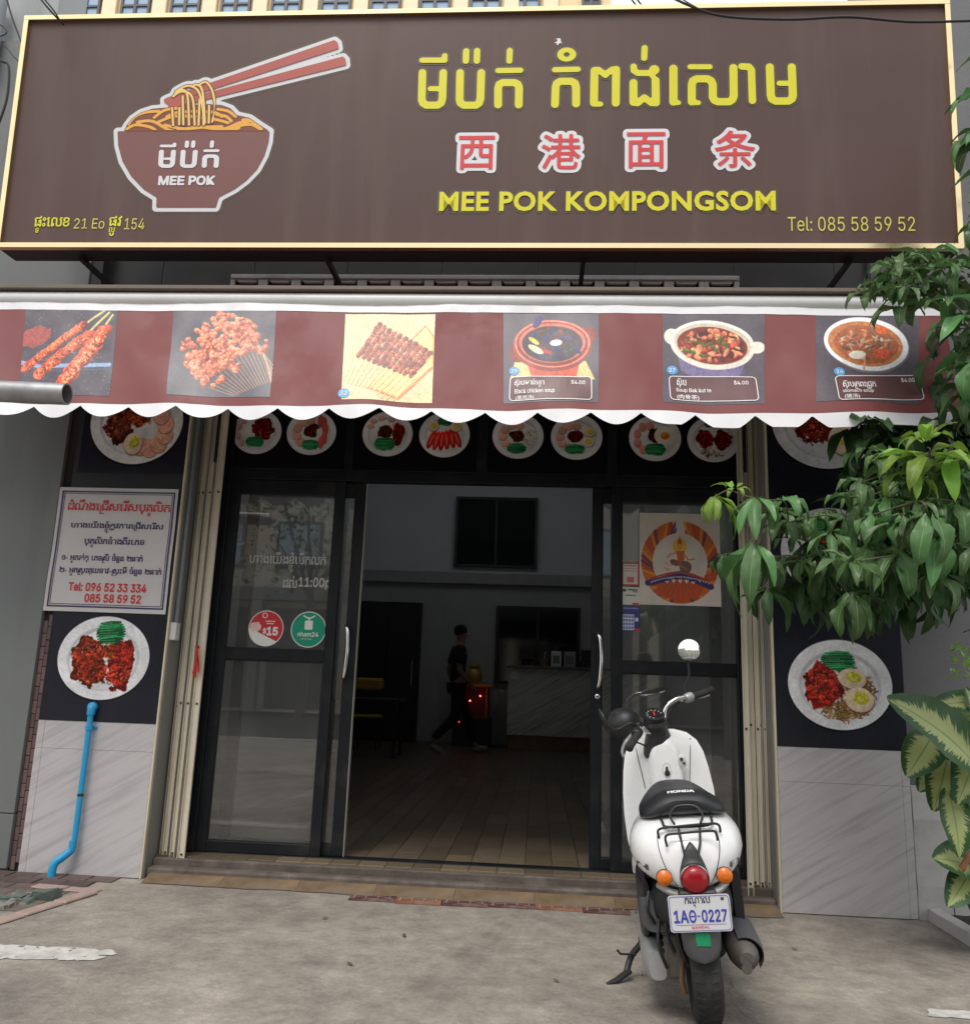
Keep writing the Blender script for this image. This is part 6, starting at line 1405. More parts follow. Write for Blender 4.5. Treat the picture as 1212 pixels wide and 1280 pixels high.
for dz, w in ((.040, .060), (.026, .044)): decal('print_line', (np.array([(cR[0]+.024-w/2, cR[1]+dz), (cR[0]+.024+w/2, cR[1]+dz), (cR[0]+.024+w/2, cR[1]+dz+.005), (cR[0]+.024-w/2, cR[1]+dz+.005)]), [(0, 1, 2, 3)]), gf, m_sw, st1_, .0024)
decal('print_ring', region(lambda X, Z: np.abs(np.hypot(X-cR[0]+.012, Z-cR[1]-.076)-.014)-.0024, cR[0]-.04, cR[0]+.02, cR[1]+.056, cR[1]+.096, .0024), gf, m_sw, st1_, .0024)
decal('print_food', region(lambda X, Z: np.hypot((X-cR[0]+.062)*.8, Z-cR[1]-.008)-.028+ns_(X, Z, 60)*.012, cR[0]-.1, cR[0], cR[1]-.05, cR[1]+.05, .004), gf, mat('pink food print', lin((226, 190, 184)), .4, var=.25, vs=60), st1_, .0022)
T1('nham24', 0, -.014, .062, .014, m_sw, st2_, cG, bo=.02); T1('ordering app', -.006, -.028, .036, .0055, m_sw, st2_, cG, bo=0)
sc0 = lambda X, Z: np.minimum(np.minimum(np.maximum(np.abs(X-cG[0])-.012, np.maximum(Z-cG[1]-.026, -(Z-cG[1]-.0)))-.0, sd_path(X, Z, [(cG[0]-.016, cG[1]+.040), (cG[0]-.006, cG[1]+.034), (cG[0]+.006, cG[1]+.034), (cG[0]+.016, cG[1]+.040)], .002)), np.minimum(sd_path(X, Z, [(cG[0], cG[1]+.034), (cG[0], cG[1]+.022)], .0025), np.maximum(np.hypot(X-cG[0], (Z-cG[1]+.0)*1)-.008, 0)))
sc_ = lambda X, Z: sc0(cG[0]+(X-cG[0])/2, cG[1]+(Z-cG[1])/2)
decal('scooter_print', region(sc_, cG[0]-.04, cG[0]+.04, cG[1]-.018, cG[1]+.09, .0028), gf, m_sw, st2_, .0024)
ow = thing('window_lettering', 'white hand cut opening hours lettering on the left door glass', 'lettering', (-1.5, .26, 1.7))
m_wl = mat('faded white film', (.42, .42, .40), .5, var=.05)
decal('lettering', fit(khmer('ហាងយើងខ្ញុំបើកលក់', .008), *pxbox(pG, 311, 690, 407, 716)), gf, m_wl, ow, .001)
decal('lettering', fit(khmer('ដល់', .012), *pxbox(pG, 354, 720, 372, 735)), gf, m_wl, ow, .001)
decal('lettering', fit(words('11:00p', .03), *pxbox(pG, 373, 722, 413, 737)), gf, m_wl, ow, .001)

# emblem poster
k = 3; P = Paint(100*k, 115*k, (.80, .76, .72))
cx, cy = 50*k, 61*k
def ring(P, r0, r1, col, ang0, ang1, top=0):
    a = np.degrees(np.arctan2(P.Y-cy, P.X-cx)); d = np.hypot((P.X-cx), (P.Y-cy)*.93)
    m = (d > r0) & (d < r1) & (((a-ang0) % 360) < ((ang1-ang0) % 360 or 360)); P.put(m.astype(np.float32), col)
ring(P, 34*k, 48*k, (.72, .33, .14), -80, 260)
for i in range(48):
    t = R_(-70+i*7); c, s_ = math.cos(t), math.sin(t); col = [(.78, .42, .13), (.70, .28, .16), (.36, .2, .36)][(i//2) % 3] if i % 4 else (.85, .55, .15)
    sg = 1 if c > 0 else -1
    P.line([(cx+c*35*k, cy+s_*35*k*1.07), (cx+math.cos(t-sg*.22)*47*k, cy+math.sin(t-sg*.22)*47*k*1.07)], 4.2*k*.8, col, .85)
P.ell(cx, cy, 34*k, 36*k, (.80, .76, .72)); P.poly([(cx-6*k, 0), (cx+6*k, 0), (cx+3*k, 26*k), (cx-3*k, 26*k)], (.80, .76, .72))
P.poly([(cx-33*k, cy+22*k), (cx-10*k, cy+14*k), (cx+10*k, cy+14*k), (cx+33*k, cy+22*k), (cx+24*k, cy+42*k), (cx, cy+50*k), (cx-24*k, cy+42*k)], (.70, .28, .13))
for i in range(11): P.line([(cx, cy+12*k), (cx+(i-5)*7*k, cy+46*k-abs(i-5)*1.6*k)], 1.2*k, (.8, .4, .2), .5)
P.line([(cx-40*k, cy+27*k), (cx-18*k, cy+22*k), (cx, cy+17*k), (cx+18*k, cy+22*k), (cx+38*k, cy+30*k)], 7*k, (.22, .17, .42)); P.line([(cx-36*k, cy+21*k), (cx-16*k, cy+15*k), (cx, cy+12*k), (cx+16*k, cy+15*k), (cx+36*k, cy+23*k)], 2*k, (.62, .22, .2))
for i in range(5): P.poly([(cx+(-16+8*i)*k-3*k, cy+(24 if i in (0, 4) else 22)*k), (cx+(-16+8*i)*k+3*k, cy+(24 if i in (0, 4) else 22)*k), (cx+(-16+8*i)*k, cy+27*k)], (.85, .82, .78))
P.ell(cx, cy-20*k, 9*k, 10*k, (.86, .66, .2)); P.ell(cx, cy-20*k, 4*k, 5*k, (.82, .55, .3)); P.poly([(cx-3*k, cy-23*k), (cx, cy-33*k), (cx+3*k, cy-23*k)], (.66, .26, .12))
P.poly([(cx-5*k, cy-14*k), (cx+6*k, cy-14*k), (cx+5*k, cy+2*k), (cx-2*k, cy+2*k)], (.72, .36, .2)); P.line([(cx-4*k, cy-12*k), (cx-12*k, cy-9*k), (cx-16*k, cy-5*k)], 1.8*k, (.8, .48, .25)); P.line([(cx+5*k, cy-10*k), (cx+10*k, cy-3*k), (cx+18*k, cy-4*k)], 1.8*k, (.8, .48, .25))
P.ell(cx+7*k, cy+6*k, 8*k, 8*k, (.45, .32, .3), wob=.3); P.ell(cx-6*k, cy+1*k, 7*k, 4*k, (.48, .3, .26), .3, wob=.3); P.line([(cx-2*k, cy+3*k), (cx+8*k, cy+9*k)], 2.4*k, (.62, .4, .3))
for i in range(9): P.ell(cx-14*k+rr(-5, 5)*k, cy+6*k+rr(-6, 6)*k, 1.3*k, 1.3*k, (.78, .55, .5))
P.a *= .95+.1*P.n1[..., None]; q = pxbox(pG, 799, 642, 900, 757)
pG2 = YP(.270)
ep = poster('emblem_poster', 'square poster with an orange wreath emblem around a dancing figure on the right door glass', pG, *q, P.a, off=0, th=.002, rough=.4)
if pG.n[1] > 0: pass
rb_ = khmer('គណបក្សប្រជាជនកម្ពុជា', .02); V, F = fit(rb_, -1, 1, 0, .016); V = V.copy(); ccx = (q[0]+q[1])/2; wz = (q[1]-q[0])
V2 = np.stack([ccx+V[:, 0]*wz*.36, q[2]+(q[3]-q[2])*.262+V[:, 1]-(V[:, 0]**2)*.035+.012], 1); decal('lettering', (V2, F), lambda a, b, o: (a, .2610, b), mat('white print', (.7, .7, .68), .5, var=0), ep, .0)
# three small notices
def notice(lab, bx, base, parts):
    q = pxbox(pG, *bx); P = Paint(60, int(60*(q[3]-q[2])/(q[1]-q[0])), base); h = P.h
    for (x0, y0, x1, y1, c) in parts: P.poly([(x0*60, y0*h), (x1*60, y0*h), (x1*60, y1*h), (x0*60, y1*h)], c)
    return poster('small_notice', lab, pG, *q, P.a, off=0, th=.001, rough=.4, group='small notices on the right door glass')
notice('small red bordered paper notice beside the emblem poster', (776.5, 703, 798.5, 732), (.72, .2, .2), [(.08, .06, .92, .94, (.80, .75, .72)), (.15, .12, .85, .16, (.6, .4, .4)), (.15, .25, .85, .28, (.7, .5, .5)), (.15, .35, .85, .38, (.7, .5, .5)), (.3, .62, .7, .86, (.75, .4, .4))])
notice('small white paper notice with grey print, middle of the three', (776.5, 734, 799, 756), (.80, .80, .76), [(.05, .1, .25, .25, (.2, .35, .3)), (.35, .1, .9, .18, (.3, .3, .3)), (.6, .22, .9, .28, (.4, .4, .4)), (.2, .42, .8, .5, (.5, .5, .5)), (.6, .88, .95, .98, (.75, .2, .2))])
notice('small blue notice with a white grid, lowest of the three', (776.5, 758, 799.5, 789), (.20, .24, .45), [(.08, .04, .9, .1, (.5, .5, .7)), (.05, .32, .68, .95, (.8, .82, .88)), (.74, .45, .9, .6, (.85, .85, .85)), (.7, .88, 1, 1, (.75, .2, .2))]+[(.08+.15*i, .36+.15*j, .19+.15*i, .46+.15*j, (.35, .42, .62)) for i in range(4) for j in range(4)])

# ================================================================== INSIDE THE SHOP
m_dkd = mat('dark brown door', (.02, .02, .022), .4, var=.1); m_win = mat('dark glass', (.01, .012, .014), .06, var=0, spec=.8); m_wfr = mat('dark window frame', (.04, .035, .03), .5, var=0)
bd = thing('back_door', 'dark double door in the back wall of the shop', 'door', (-2.5, 9.37, .1))
MB().box(-3.05, -1.945, 9.33, 9.386, .1, 2.37, .01).build('door_frame', m_dkd, bd); 
for x0 in (-3.0, -2.50): MB().box(x0, x0+.49, 9.31, 9.329, .12, 2.32, .008).build('door_leaf', m_dkd, bd, loc=(x0, 9.3, .12))
MB().tube([(-2.06, 9.28, 1.0), (-2.06, 9.28, 1.4)], .012, 8).build('handle', m_chrome, bd)
for nm, lab, x0, x1, z0, z1 in (('window', 'black upper window high on the back wall inside', -1.45, -.04, 3.0, 4.22), ('window', 'lower serving window in the back wall above the counter', -.70, .70, 1.08, 2.36)):
    w_ = thing(nm, lab, 'window', (x0, 9.34, z0), group='windows in the back wall'); 
    for q in ((x0, x1, z0, z0+.05), (x0, x1, z1-.05, z1), (x0, x0+.05, z0+.05, z1-.05), (x1-.05, x1, z0+.05, z1-.05), ((x0+x1)/2-.025, (x0+x1)/2+.025, z0+.05, z1-.05)): MB().box(q[0], q[1], 9.33, 9.387, q[2], q[3], .004).build('frame_bar', m_wfr, w_)
    for a, b in ((x0+.05, (x0+x1)/2-.025), ((x0+x1)/2+.025, x1-.05)): MB().box(a, b, 9.355, 9.365, z0+.05, z1-.05).build('pane', m_win, w_)
ct = thing('counter', 'marble fronted service counter with wooden plinth at the back right', 'counter', (.4, 8.5, .1))
MB().box(-.44, 1.9, 8.52, 9.1, .32, 1.33, .005).build('front_panel', marble('counter marble', (.62, .61, .59), (.30, .29, .28)), ct)
MB().box(-.42, 1.9, 8.54, 9.1, .1, .32, .005).build('plinth', mat('counter wood', (.20, .12, .05), .5, var=.2), ct); MB().box(-.48, 1.9, 8.48, 9.12, 1.33, 1.37, .006).build('top', mat('counter top', (.12, .12, .12), .3), ct)
MB().box(-.40, -.28, 8.505, 8.519, 1.15, 1.30, .004).build('socket', m_sw, ct)
for nm, lab, x, w, h, m_ in (('tablet_stand', 'dark tablet on a little stand on the counter', -.28, .24, .20, m_dkd), ('paper_box', 'white box standing on the counter', .22, .16, .24, m_sw), ('paper_box', 'pale printed box on the counter, right of the other', .42, .18, .24, mat('pale box', (.4, .38, .34), .6)), ('cash_register', 'black cash register at the right end of the counter', .66, .26, .26, m_dkd), ('cup_holder', 'small brown cup holder on the counter', .05, .10, .12, mat('cup brown', (.25, .15, .08), .6))):
    t = thing(nm, lab, nm.split('_')[-1] if nm != 'cash_register' else 'register', (x, 8.7, 1.37))
    if nm == 'tablet_stand':
        MB().box(x, x+w, 8.66, 8.675, 1.47, 1.47+h*.8, .004).build('tablet', m_, t); MB().tube([(x+.12, 8.67, 1.5), (x+.16, 8.72, 1.371)], .01, 8).build('leg', m_, t); MB().tube([(x+.08, 8.67, 1.5), (x+.05, 8.72, 1.371)], .01, 8).build('leg', m_, t)
    elif nm == 'cup_holder': MB().lathe([(.035, 0), (.05, h), (.046, h), (.03, .01)], (x+.05, 8.7, 1.371), n=18).build('holder', m_, t, smooth=True); MB().tube([(x+.05, 8.7, 1.38), (x+.075, 8.7, 1.6)], .006, 6).build('straw', m_sw, t)
    elif nm == 'cash_register': MB().box(x, x+w, 8.62, 8.85, 1.371, 1.46, .01).build('drawer', m_, t); MB().box(x+.03, x+w-.03, 8.70, 8.74, 1.462, 1.462+h*.7, .01).build('screen', m_, t)
    else: MB().box(x, x+w, 8.64, 8.76, 1.371, 1.371+h, .004).build('carton', m_, t); MB().box(x+.03, x+w-.03, 8.636, 8.6395, 1.42, 1.42+h*.5).build('printed_label', mat('grey label', (.2, .22, .25), .5), t)
# altar with red lamps
al = thing('shop_altar', 'small red and gold shop altar with glowing red lamps against the back wall', 'altar', (-1.05, 8.95, .1))
m_alr = mat('altar red', (.18, .02, .02), .4); m_alg = mat('altar gold', (.55, .33, .08), .35, metal=.6)
MB().box(-1.30, -.72, 8.8, 9.2, .1, .55, .01).build('base', m_dkd, al); MB().box(-1.27, -.75, 9.0, 9.2, .55, 1.02, .01).build('back_panel', m_alr, al); MB().box(-1.32, -.70, 8.82, 9.22, 1.02, 1.06, .01).build('roof', m_alg, al)
for x in (-1.26, -.78): MB().lathe([(.022, 0), (.018, .04), (.018, .42), (.024, .46)], (x, 8.85, .552), n=12).build('column', m_alg, al, smooth=True)
MB().lathe([(.0, 0), (.10, .01), (.13, .08), (.12, .18), (.07, .24), (.09, .28), (.05, .33), (0, .34)], (-1.0, 9.0, 1.061), n=20).build('gold_figure', m_alg, al, smooth=True)
red_e = emat('red lamp glow', (1, .08, .06), 6)
for x, z in ((-.88, .88), (-1.04, .80), (-1.22, .66), (-1.22, .56), (-1.20, .47)): MB().lathe([(0, -.016), (.016, 0), (0, .016)], (x, 8.79, z), n=10).build('lamp', red_e if z > .7 else emat('dim red lamp', (1, .06, .05), .8), al, smooth=True)
# yellow stool and table at left
ys = thing('stool', 'yellow topped stool by the dark door at the left inside', 'stool', (-2.4, 7.5, .1)); m_yst = mat('yellow plastic', (.5, .30, .03), .5)
MB().box(-2.58, -2.22, 7.4, 7.7, .93, 1.10, .03).build('backrest', m_yst, ys); MB().box(-2.58, -2.22, 7.35, 7.72, .54, .58, .015).build('seat', m_yst, ys)
for x in (-2.56, -2.24):
    for y in (7.38, 7.69): MB().tube([(x, y, .10), (x, y, .56 if y < 7.5 else .95)], .014, 8).build('leg', m_dkd, ys)
tb = thing('table', 'dark square table in front of the yellow stool', 'table', (-2.3, 6.6, .1))
MB().box(-2.8, -1.75, 6.3, 6.9, .80, .84, .008).build('tabletop', m_dkd, tb)
for x in (-2.74, -1.81):
    for y in (6.35, 6.85): MB().box(x-.02, x+.02, y-.02, y+.02, .101, .799).build('leg', m_dkd, tb)
# doorway lamp, plus unseen fill lamps added to brighten the back of the shop
lm = emat('lamp tube', (.93, .97, 1), 30)
for i, (x, y) in enumerate(((-.75, 1.55), (.4, 3.6), (-1.9, 3.6), (.5, 7.2), (-1.9, 7.2))):
    if i in (1, 2): continue
    t = thing('door_or_fill_lamp', ['lit fluorescent lamp just inside above the doorway', '', '', 'unseen fill lamp added deep in the shop on the right side', 'unseen fill lamp added deep in the shop on the left side'][i], 'lamp', (x, y, 4.8 if i else 3.5), group='lit lamps inside the shop')
    zc = 4.80 if i else 3.4
    MB().box(x-.06, x+.06, y-.3, y+.3, zc, zc+.04, .006).build('housing', m_sw, t); MB().tube([(x, y-.28, zc-.02), (x, y+.28, zc-.02)], .014, 10).build('tube', lm, t, smooth=True)
    if not i: MB().tube([(x, y, zc+.04), (x, y, 4.9)], .01, 6).build('hanging_rod', m_dkd, t)

# ------------------------------------------------------------------ the man walking inside
import bmesh
def skin(name, verts, edges, rad, m, parent, levels=2, root=0):
    me = bpy.data.meshes.new(name); me.from_pydata(verts, edges, []); o = link(bpy.data.objects.new(name, me))
    md = o.modifiers.new('s', 'SKIN'); sv = me.skin_vertices[0].data
    for i, r_ in enumerate(rad): sv[i].radius = r_ if isinstance(r_, tuple) else (r_, r_); sv[i].use_root = (i == root)
    o.modifiers.new('sub', 'SUBSURF').levels = levels; o.modifiers['sub'].render_levels = levels
    dg = bpy.context.evaluated_depsgraph_get(); dg.update(); e = o.evaluated_get(dg); m2 = bpy.data.meshes.new_from_object(e); m2.polygons.foreach_set('use_smooth', [True]*len(m2.polygons)); m2.materials.clear(); m2.materials.append(m)
    bpy.data.objects.remove(o); bpy.data.meshes.remove(me); o = link(bpy.data.objects.new(name, m2)); o.parent = parent; return o
man = thing('person', 'man in black T-shirt and dark trousers walking across the back of the shop', 'person', (-1.15, 7.6, .1), rot=(0, 0, R_(-72)))
# local: walks along +y; x to his right
skinm = mat('skin', (.30, .18, .12), .55, var=.05)
bv = [(0, 0, .95), (0, .02, 1.12), (0, .02, 1.32), (0, .01, 1.46), (0, .03, 1.56), (0, .05, 1.67), (0, .05, 1.75),
      (-.09, 0, .92), (-.10, .20, .52), (-.10, .32, .10), (-.10, .44, .05), (.09, 0, .92), (.10, -.02, .50), (.10, -.34, .16), (.10, -.26, .06),
      (-.18, .0, 1.43), (-.23, -.08, 1.15), (-.22, .04, .92), (-.21, .09, .84), (.18, .0, 1.43), (.23, -.02, 1.15), (.22, .16, .95), (.21, .22, .88)]
be = [(0, 1), (1, 2), (2, 3), (3, 4), (4, 5), (5, 6), (0, 7), (7, 8), (8, 9), (9, 10), (0, 11), (11, 12), (12, 13), (13, 14), (3, 15), (15, 16), (16, 17), (17, 18), (3, 19), (19, 20), (20, 21), (21, 22)]
br = [(.15, .10), (.14, .10), (.16, .11), (.11, .08), .052, (.078, .095), (.07, .08), .085, .058, .038, .035, .085, .058, .038, .035, .05, .042, .03, .032, .05, .042, .03, .032]
skin('body', bv, be, br, skinm, man)
g1 = [(-.21, .10, .83), (-.205, .115, .79), (-.20, .12, .755)]
for sx, (hx, hy, hz) in ((-1, (-.21, .09, .83)), (1, (.21, .23, .87))):
    for f_ in range(4): skin('finger', [(hx, hy-.03+.02*f_, hz), (hx, hy-.03+.022*f_+.005, hz-.04), (hx-.008*sx, hy-.03+.022*f_+.01, hz-.075+.006*abs(f_-1.5))], [(0, 1), (1, 2)], [.010, .009, .007], skinm, man, 1)
    skin('thumb', [(hx-.01*sx, hy+.03, hz), (hx-.015*sx, hy+.055, hz-.025), (hx-.015*sx, hy+.06, hz-.05)], [(0, 1), (1, 2)], [.011, .010, .008], skinm, man, 1)
m_cl = mat('black cotton', (.012, .012, .014), .9, var=.1); m_tr = mat('dark trousers', (.014, .014, .018), .85, var=.1)
skin('t_shirt', [(0, 0, .97), (0, .02, 1.14), (0, .02, 1.33), (0, .01, 1.475), (-.18, .0, 1.43), (-.225, -.06, 1.22), (.18, .0, 1.43), (.225, -.01, 1.22)], [(0, 1), (1, 2), (2, 3), (3, 4), (4, 5), (3, 6), (6, 7)], [(.150, .115), (.155, .115), (.18, .13), (.10, .08), .075, .062, .075, .062], m_cl, man, 2, 1)
skin('trousers', [(0, 0, .96), (-.09, 0, .90), (-.10, .20, .52), (-.10, .315, .13), (.09, 0, .90), (.10, -.02, .50), (.10, -.33, .19)], [(0, 1), (1, 2), (2, 3), (0, 4), (4, 5), (5, 6)], [(.125, .095), .100, .080, .062, .100, .080, .062], m_tr, man)
MB().lathe([(.088, -.045), (.096, -.01), (.094, .03), (.080, .065), (.052, .088), (0, .098)], (0, .028, 1.715), (0, -.28, 1), 20).build('hair', m_cl, man, local=True, smooth=True)
m_sho = mat('pale shoe', (.35, .33, .30), .6)
for x, y, z, a in ((-.10, .33, .05, .1), (.10, -.33, .11, -.6)): skin('shoe', [(x, y-.04, z), (x, y+.10*math.cos(a), z+.0+.10*math.sin(a)), (x, y+.20*math.cos(a), z-.015+.2*math.sin(a))], [(0, 1), (1, 2)], [.05, .045, .035], m_sho, man)
for s_ in (-1, 1):
    MB().lathe([(0, -.012), (.02, 0), (0, .012)], (s_*.082, .05, 1.665), (1, 0, 0), 8).build('ear', skinm, man, local=True, smooth=True)
    MB().lathe([(0, -.008), (.010, 0), (0, .008)], (s_*.032, .142, 1.685), (0, 1, 0), 8).build('eye', m_sw, man, local=True, smooth=True)
MB().tube([(0, .135, 1.69), (0, .165, 1.655), (0, .14, 1.645)], [.008, .016, .010], 8).build('nose', skinm, man, local=True, smooth=True)
MB().tube([(-.025, .140, 1.618), (0, .150, 1.616), (.025, .140, 1.618)], [.003, .007, .003], 6).build('mouth', mat('lips', (.2, .08, .07), .5), man, local=True, smooth=True)
# ================================================================== SCOOTER (local frame: x right, y ahead, z up; rear wheel contact at the origin)
sc = thing('motor_scooter', 'white retro motor scooter on its side stand seen from behind, front wheel turned left', 'scooter', (.60, -1.50, 0), rot=(0, R_(-6), R_(-5)))
m_sw_ = mat('scooter white paint', (.76, .77, .77), .16, var=.02, coat=.5, dirt=.10, dcol=(.35, .34, .32), ds=5)
m_sb = mat('scooter black plastic', (.018, .019, .021), .48, var=.12, vs=12, bump=.1, bs=150)
m_sg2 = mat('scooter grey plastic', (.07, .075, .08), .55, var=.12, vs=10, dirt=.4, dcol=(.13, .12, .10), ds=12)
m_rub_ = mat('tyre rubber', (.022, .022, .023), .85, var=.2, vs=20, dirt=.5, dcol=(.075, .07, .06), ds=16)
m_eng = mat('dirty cast metal', (.12, .115, .10), .55, metal=.5, var=.3, vs=14, bump=.4, bs=60, dirt=.7, dcol=(.05, .04, .03), ds=14)
m_alu2 = mat('grey cast cover', (.36, .37, .37), .45, metal=.4, var=.15, vs=10, dirt=.45, dcol=(.12, .11, .09), ds=9)
m_seat = mat('black seat vinyl', (.017, .018, .021), .42, var=.1, vs=8, bump=.12, bs=260)
m_rustm = mat('brown rusty steel', (.14, .085, .045), .7, metal=.3, var=.3, vs=20)
K_ = dict(local=True, smooth=True)
def B(name, mb, m, parent=None, sm=True, recalc=False): return mb.build(name, m, parent or sc, local=True, smooth=sm, recalc=recalc)
def ring(y, cx, hw, z0, z1, n=40, e=2.5, flat=0, tilt=0):
    zc, hh = (z0+z1)/2, (z1-z0)/2; out_ = []
    for k in range(n):
        A = 2*math.pi*k/n; c, s_ = math.cos(A), math.sin(A); x = hw*math.copysign(abs(c)**(2/e), c); z = hh*math.copysign(abs(s_)**(2/e), s_)
        if z < 0: x *= 1-flat*(-z/hh)
        out_.append((cx+x, y+tilt*z, zc+z))
    return out_
def refine(rings, k=4):
    n = len(rings[0]); cols = [smoothpath([r[i] for r in rings], k) for i in range(n)]; return [[tuple(cols[i][j]) for i in range(n)] for j in range(len(cols[0]))]
# rear wheel
def wheel(c, R, w, parent, m_r=m_eng, fn=None, nm='tyre'):
    prof = [(R-.075, -w*.40), (R-.05, -w*.48), (R-.025, -w*.5), (R-.008, -w*.38), (R-.002, -w*.22), (R, 0), (R-.002, w*.22), (R-.008, w*.38), (R-.025, w*.5), (R-.05, w*.48), (R-.075, w*.40)]
    mb = MB().lathe(prof, c, (1, 0, 0), 56, cap=False)
    t = B(nm, mb.xf(fn) if fn else mb, m_rub_, parent)
    gr = MB()
    for k in range(44):       # tread blocks standing proud along both shoulders
        a = 2*math.pi*k/44
        for s_ in (-1, 1):
            q = []
            for (dx, da) in ((.010, 0), (.038, .03), (.038, .075), (.010, .045)):
                rr_ = R+.0015-(.004 if dx > .03 else 0); q.append((c[0]+s_*dx, c[1]+rr_*math.sin(a+da), c[2]+rr_*math.cos(a+da)))
            q2 = [(p[0], c[1]+(p[1]-c[1])*(1-.006/R*1.2), c[2]+(p[2]-c[2])*(1-.006/R*1.2)) for p in q]; gr.add(q+q2, [(0, 1, 2, 3), (0, 4, 5, 1), (1, 5, 6, 2), (2, 6, 7, 3), (3, 7, 4, 0)])
    g_ = B('tread', gr.xf(fn) if fn else gr, m_rub_, t, sm=False)
    mb = MB().lathe([(.03, -w*.30), (.05, -w*.22), (R-.085, -w*.22), (R-.074, -w*.42), (R-.072, w*.42), (R-.085, w*.22), (.05, w*.22), (.03, w*.30)], c, (1, 0, 0), 32); B('rim', mb.xf(fn) if fn else mb, m_r, parent)
wheel((.004, 0, .212), .212, .098, sc)
# rear cowl: white shell from floorboard to tail
rings = [ring(.50, 0, .115, .36, .60, flat=.1), ring(.40, 0, .160, .37, .662, flat=.08, e=2.8), ring(.22, 0, .186, .40, .684, flat=.10, e=2.8), ring(.06, -.003, .193, .43, .686, flat=.14, e=2.8), ring(-.06, -.008, .190, .452, .682, flat=.15, e=2.8), ring(-.135, -.008, .165, .458, .662, flat=.15, e=2.7), ring(-.185, -.006, .115, .460, .632, flat=.12, e=2.4), ring(-.212, -.005, .07, .463, .60, e=2.3), ring(-.22, -.005, .03, .47, .57)]
cowl = B('body_cowl', MB().loft(refine(rings, 4)), m_sw_)
cb = BVHTree.FromPolygons([v.co.copy() for v in cowl.data.vertices], [tuple(p.vertices) for p in cowl.data.polygons])
# crease lines on the cowl and the silver lower piece
B('lower_trim', MB().tube(smoothpath([(-.115, -.12, .462), (-.075, -.185, .452), (0, -.212, .449), (.065, -.185, .452), (.105, -.12, .462)], 6), [.012]*25, 10), mat('silver trim', (.5, .49, .46), .3, metal=.7, var=.05))
for sx in (-1, 1):
    pts = [(sx*x-.012, -1, z) for x, z in ((.168, .522), (.132, .517), (.132, .537), (.168, .542))]
    vs = []
    for p in pts:
        h = cb.ray_cast(Vector(p), Vector((0, 1, 0))); vs.append(h[0]+Vector((sx*.002, -.003, 0)) if h[0] else Vector((p[0], -.05, p[2])))
    bd_ = B('name_badge', MB().add(vs, [(0, 1, 2, 3) if sx > 0 else (3, 2, 1, 0)]), m_sg2, sm=False)
    B('badge_lettering', MB().add([vs[0].lerp(vs[1], a)*(1-b)+vs[3].lerp(vs[2], a)*b+Vector((0, -.0015, 0)) for k in range(5) for a, b in ((.12+.16*k, .3), (.22+.16*k, .3), (.22+.16*k, .7), (.12+.16*k, .7))], [(4*k, 4*k+1, 4*k+2, 4*k+3) for k in range(5)]), mat('dull badge letters', (.16, .16, .17), .4, var=0), bd_, sm=False)
# panel gaps of the cowl: centre seam and the line where the tail panel meets the sides
def on_cowl(x, z, off=.0012):
    h = cb.ray_cast(Vector((x, -1, z)), Vector((0, 1, 0))); return (h[0]+Vector((0, -off, 0))) if h[0] else None
m_gap = mat('panel gap', (.03, .03, .03), .8, var=0)
for sx in (-1, 1):
    pts = [on_cowl(sx*x-.006, z) for x, z in ((.055, .480), (.078, .52), (.095, .57), (.100, .61), (.096, .64))]
    pts = [q for q in pts if q]; B('panel_gap', MB().tube(smoothpath(pts, 5), .0013, 5), m_gap, cowl)
    pts = [on_cowl(sx*x-.006, z) for x, z in ((.05, .478), (.09, .478), (.125, .484))]; pts = [q for q in pts if q]
    B('panel_gap', MB().tube(smoothpath(pts, 5), .0013, 5), m_gap, cowl)
    q = on_cowl(sx*.150-.006, .50)
    if q: B('screw', MB().lathe([(.005, 0), (.005, .002), (0, .003)], q, (0, -1, 0), 10), m_sb, cowl)
# seat
rings = [ring(-.125, -.005, .068, .694, .730, e=2.3), ring(-.105, -.005, .118, .682, .748, e=2.3, tilt=.1), ring(-.05, -.005, .146, .680, .760, e=2.3), ring(.06, 0, .153, .682, .752, e=2.4), ring(.22, 0, .148, .682, .740, e=2.4), ring(.38, 0, .118, .680, .740, e=2.4), ring(.50, 0, .085, .675, .735, e=2.4), ring(.545, 0, .045, .68, .72)]
R2 = refine(rings, 5)
R2 = [[(x, y, z-1.25*max(0, abs(x)-.05)**1.5) for x, y, z in r] for r in R2]
seat = B('seat', MB().loft(R2), m_seat)
sb_ = BVHTree.FromPolygons([v.co.copy() for v in seat.data.vertices], [tuple(p.vertices) for p in seat.data.polygons])
V, F = fit(words('HONDA', .05), -.046, .046, 0, .0085); vs = []
for a, b in V:
    h = sb_.ray_cast(Vector((a-.006, -.092+b*2.4, 1.2)), Vector((0, 0, -1))); vs.append((h[0].x, h[0].y, h[0].z+.0015) if h[0] else (a, -.1+b, .76))
B('lettering', MB().add(vs, F), mat('seat print white', (.72, .72, .72), .5, var=0), seat, sm=False)
B('seat_piping', MB().tube(smoothpath([(-.140, -.02, .678), (-.112, -.09, .690), (-.06, -.120, .704), (0, -.127, .708), (.05, -.120, .704), (.102, -.09, .690), (.130, -.02, .678)], 6), .0035, 6), m_sb, seat)
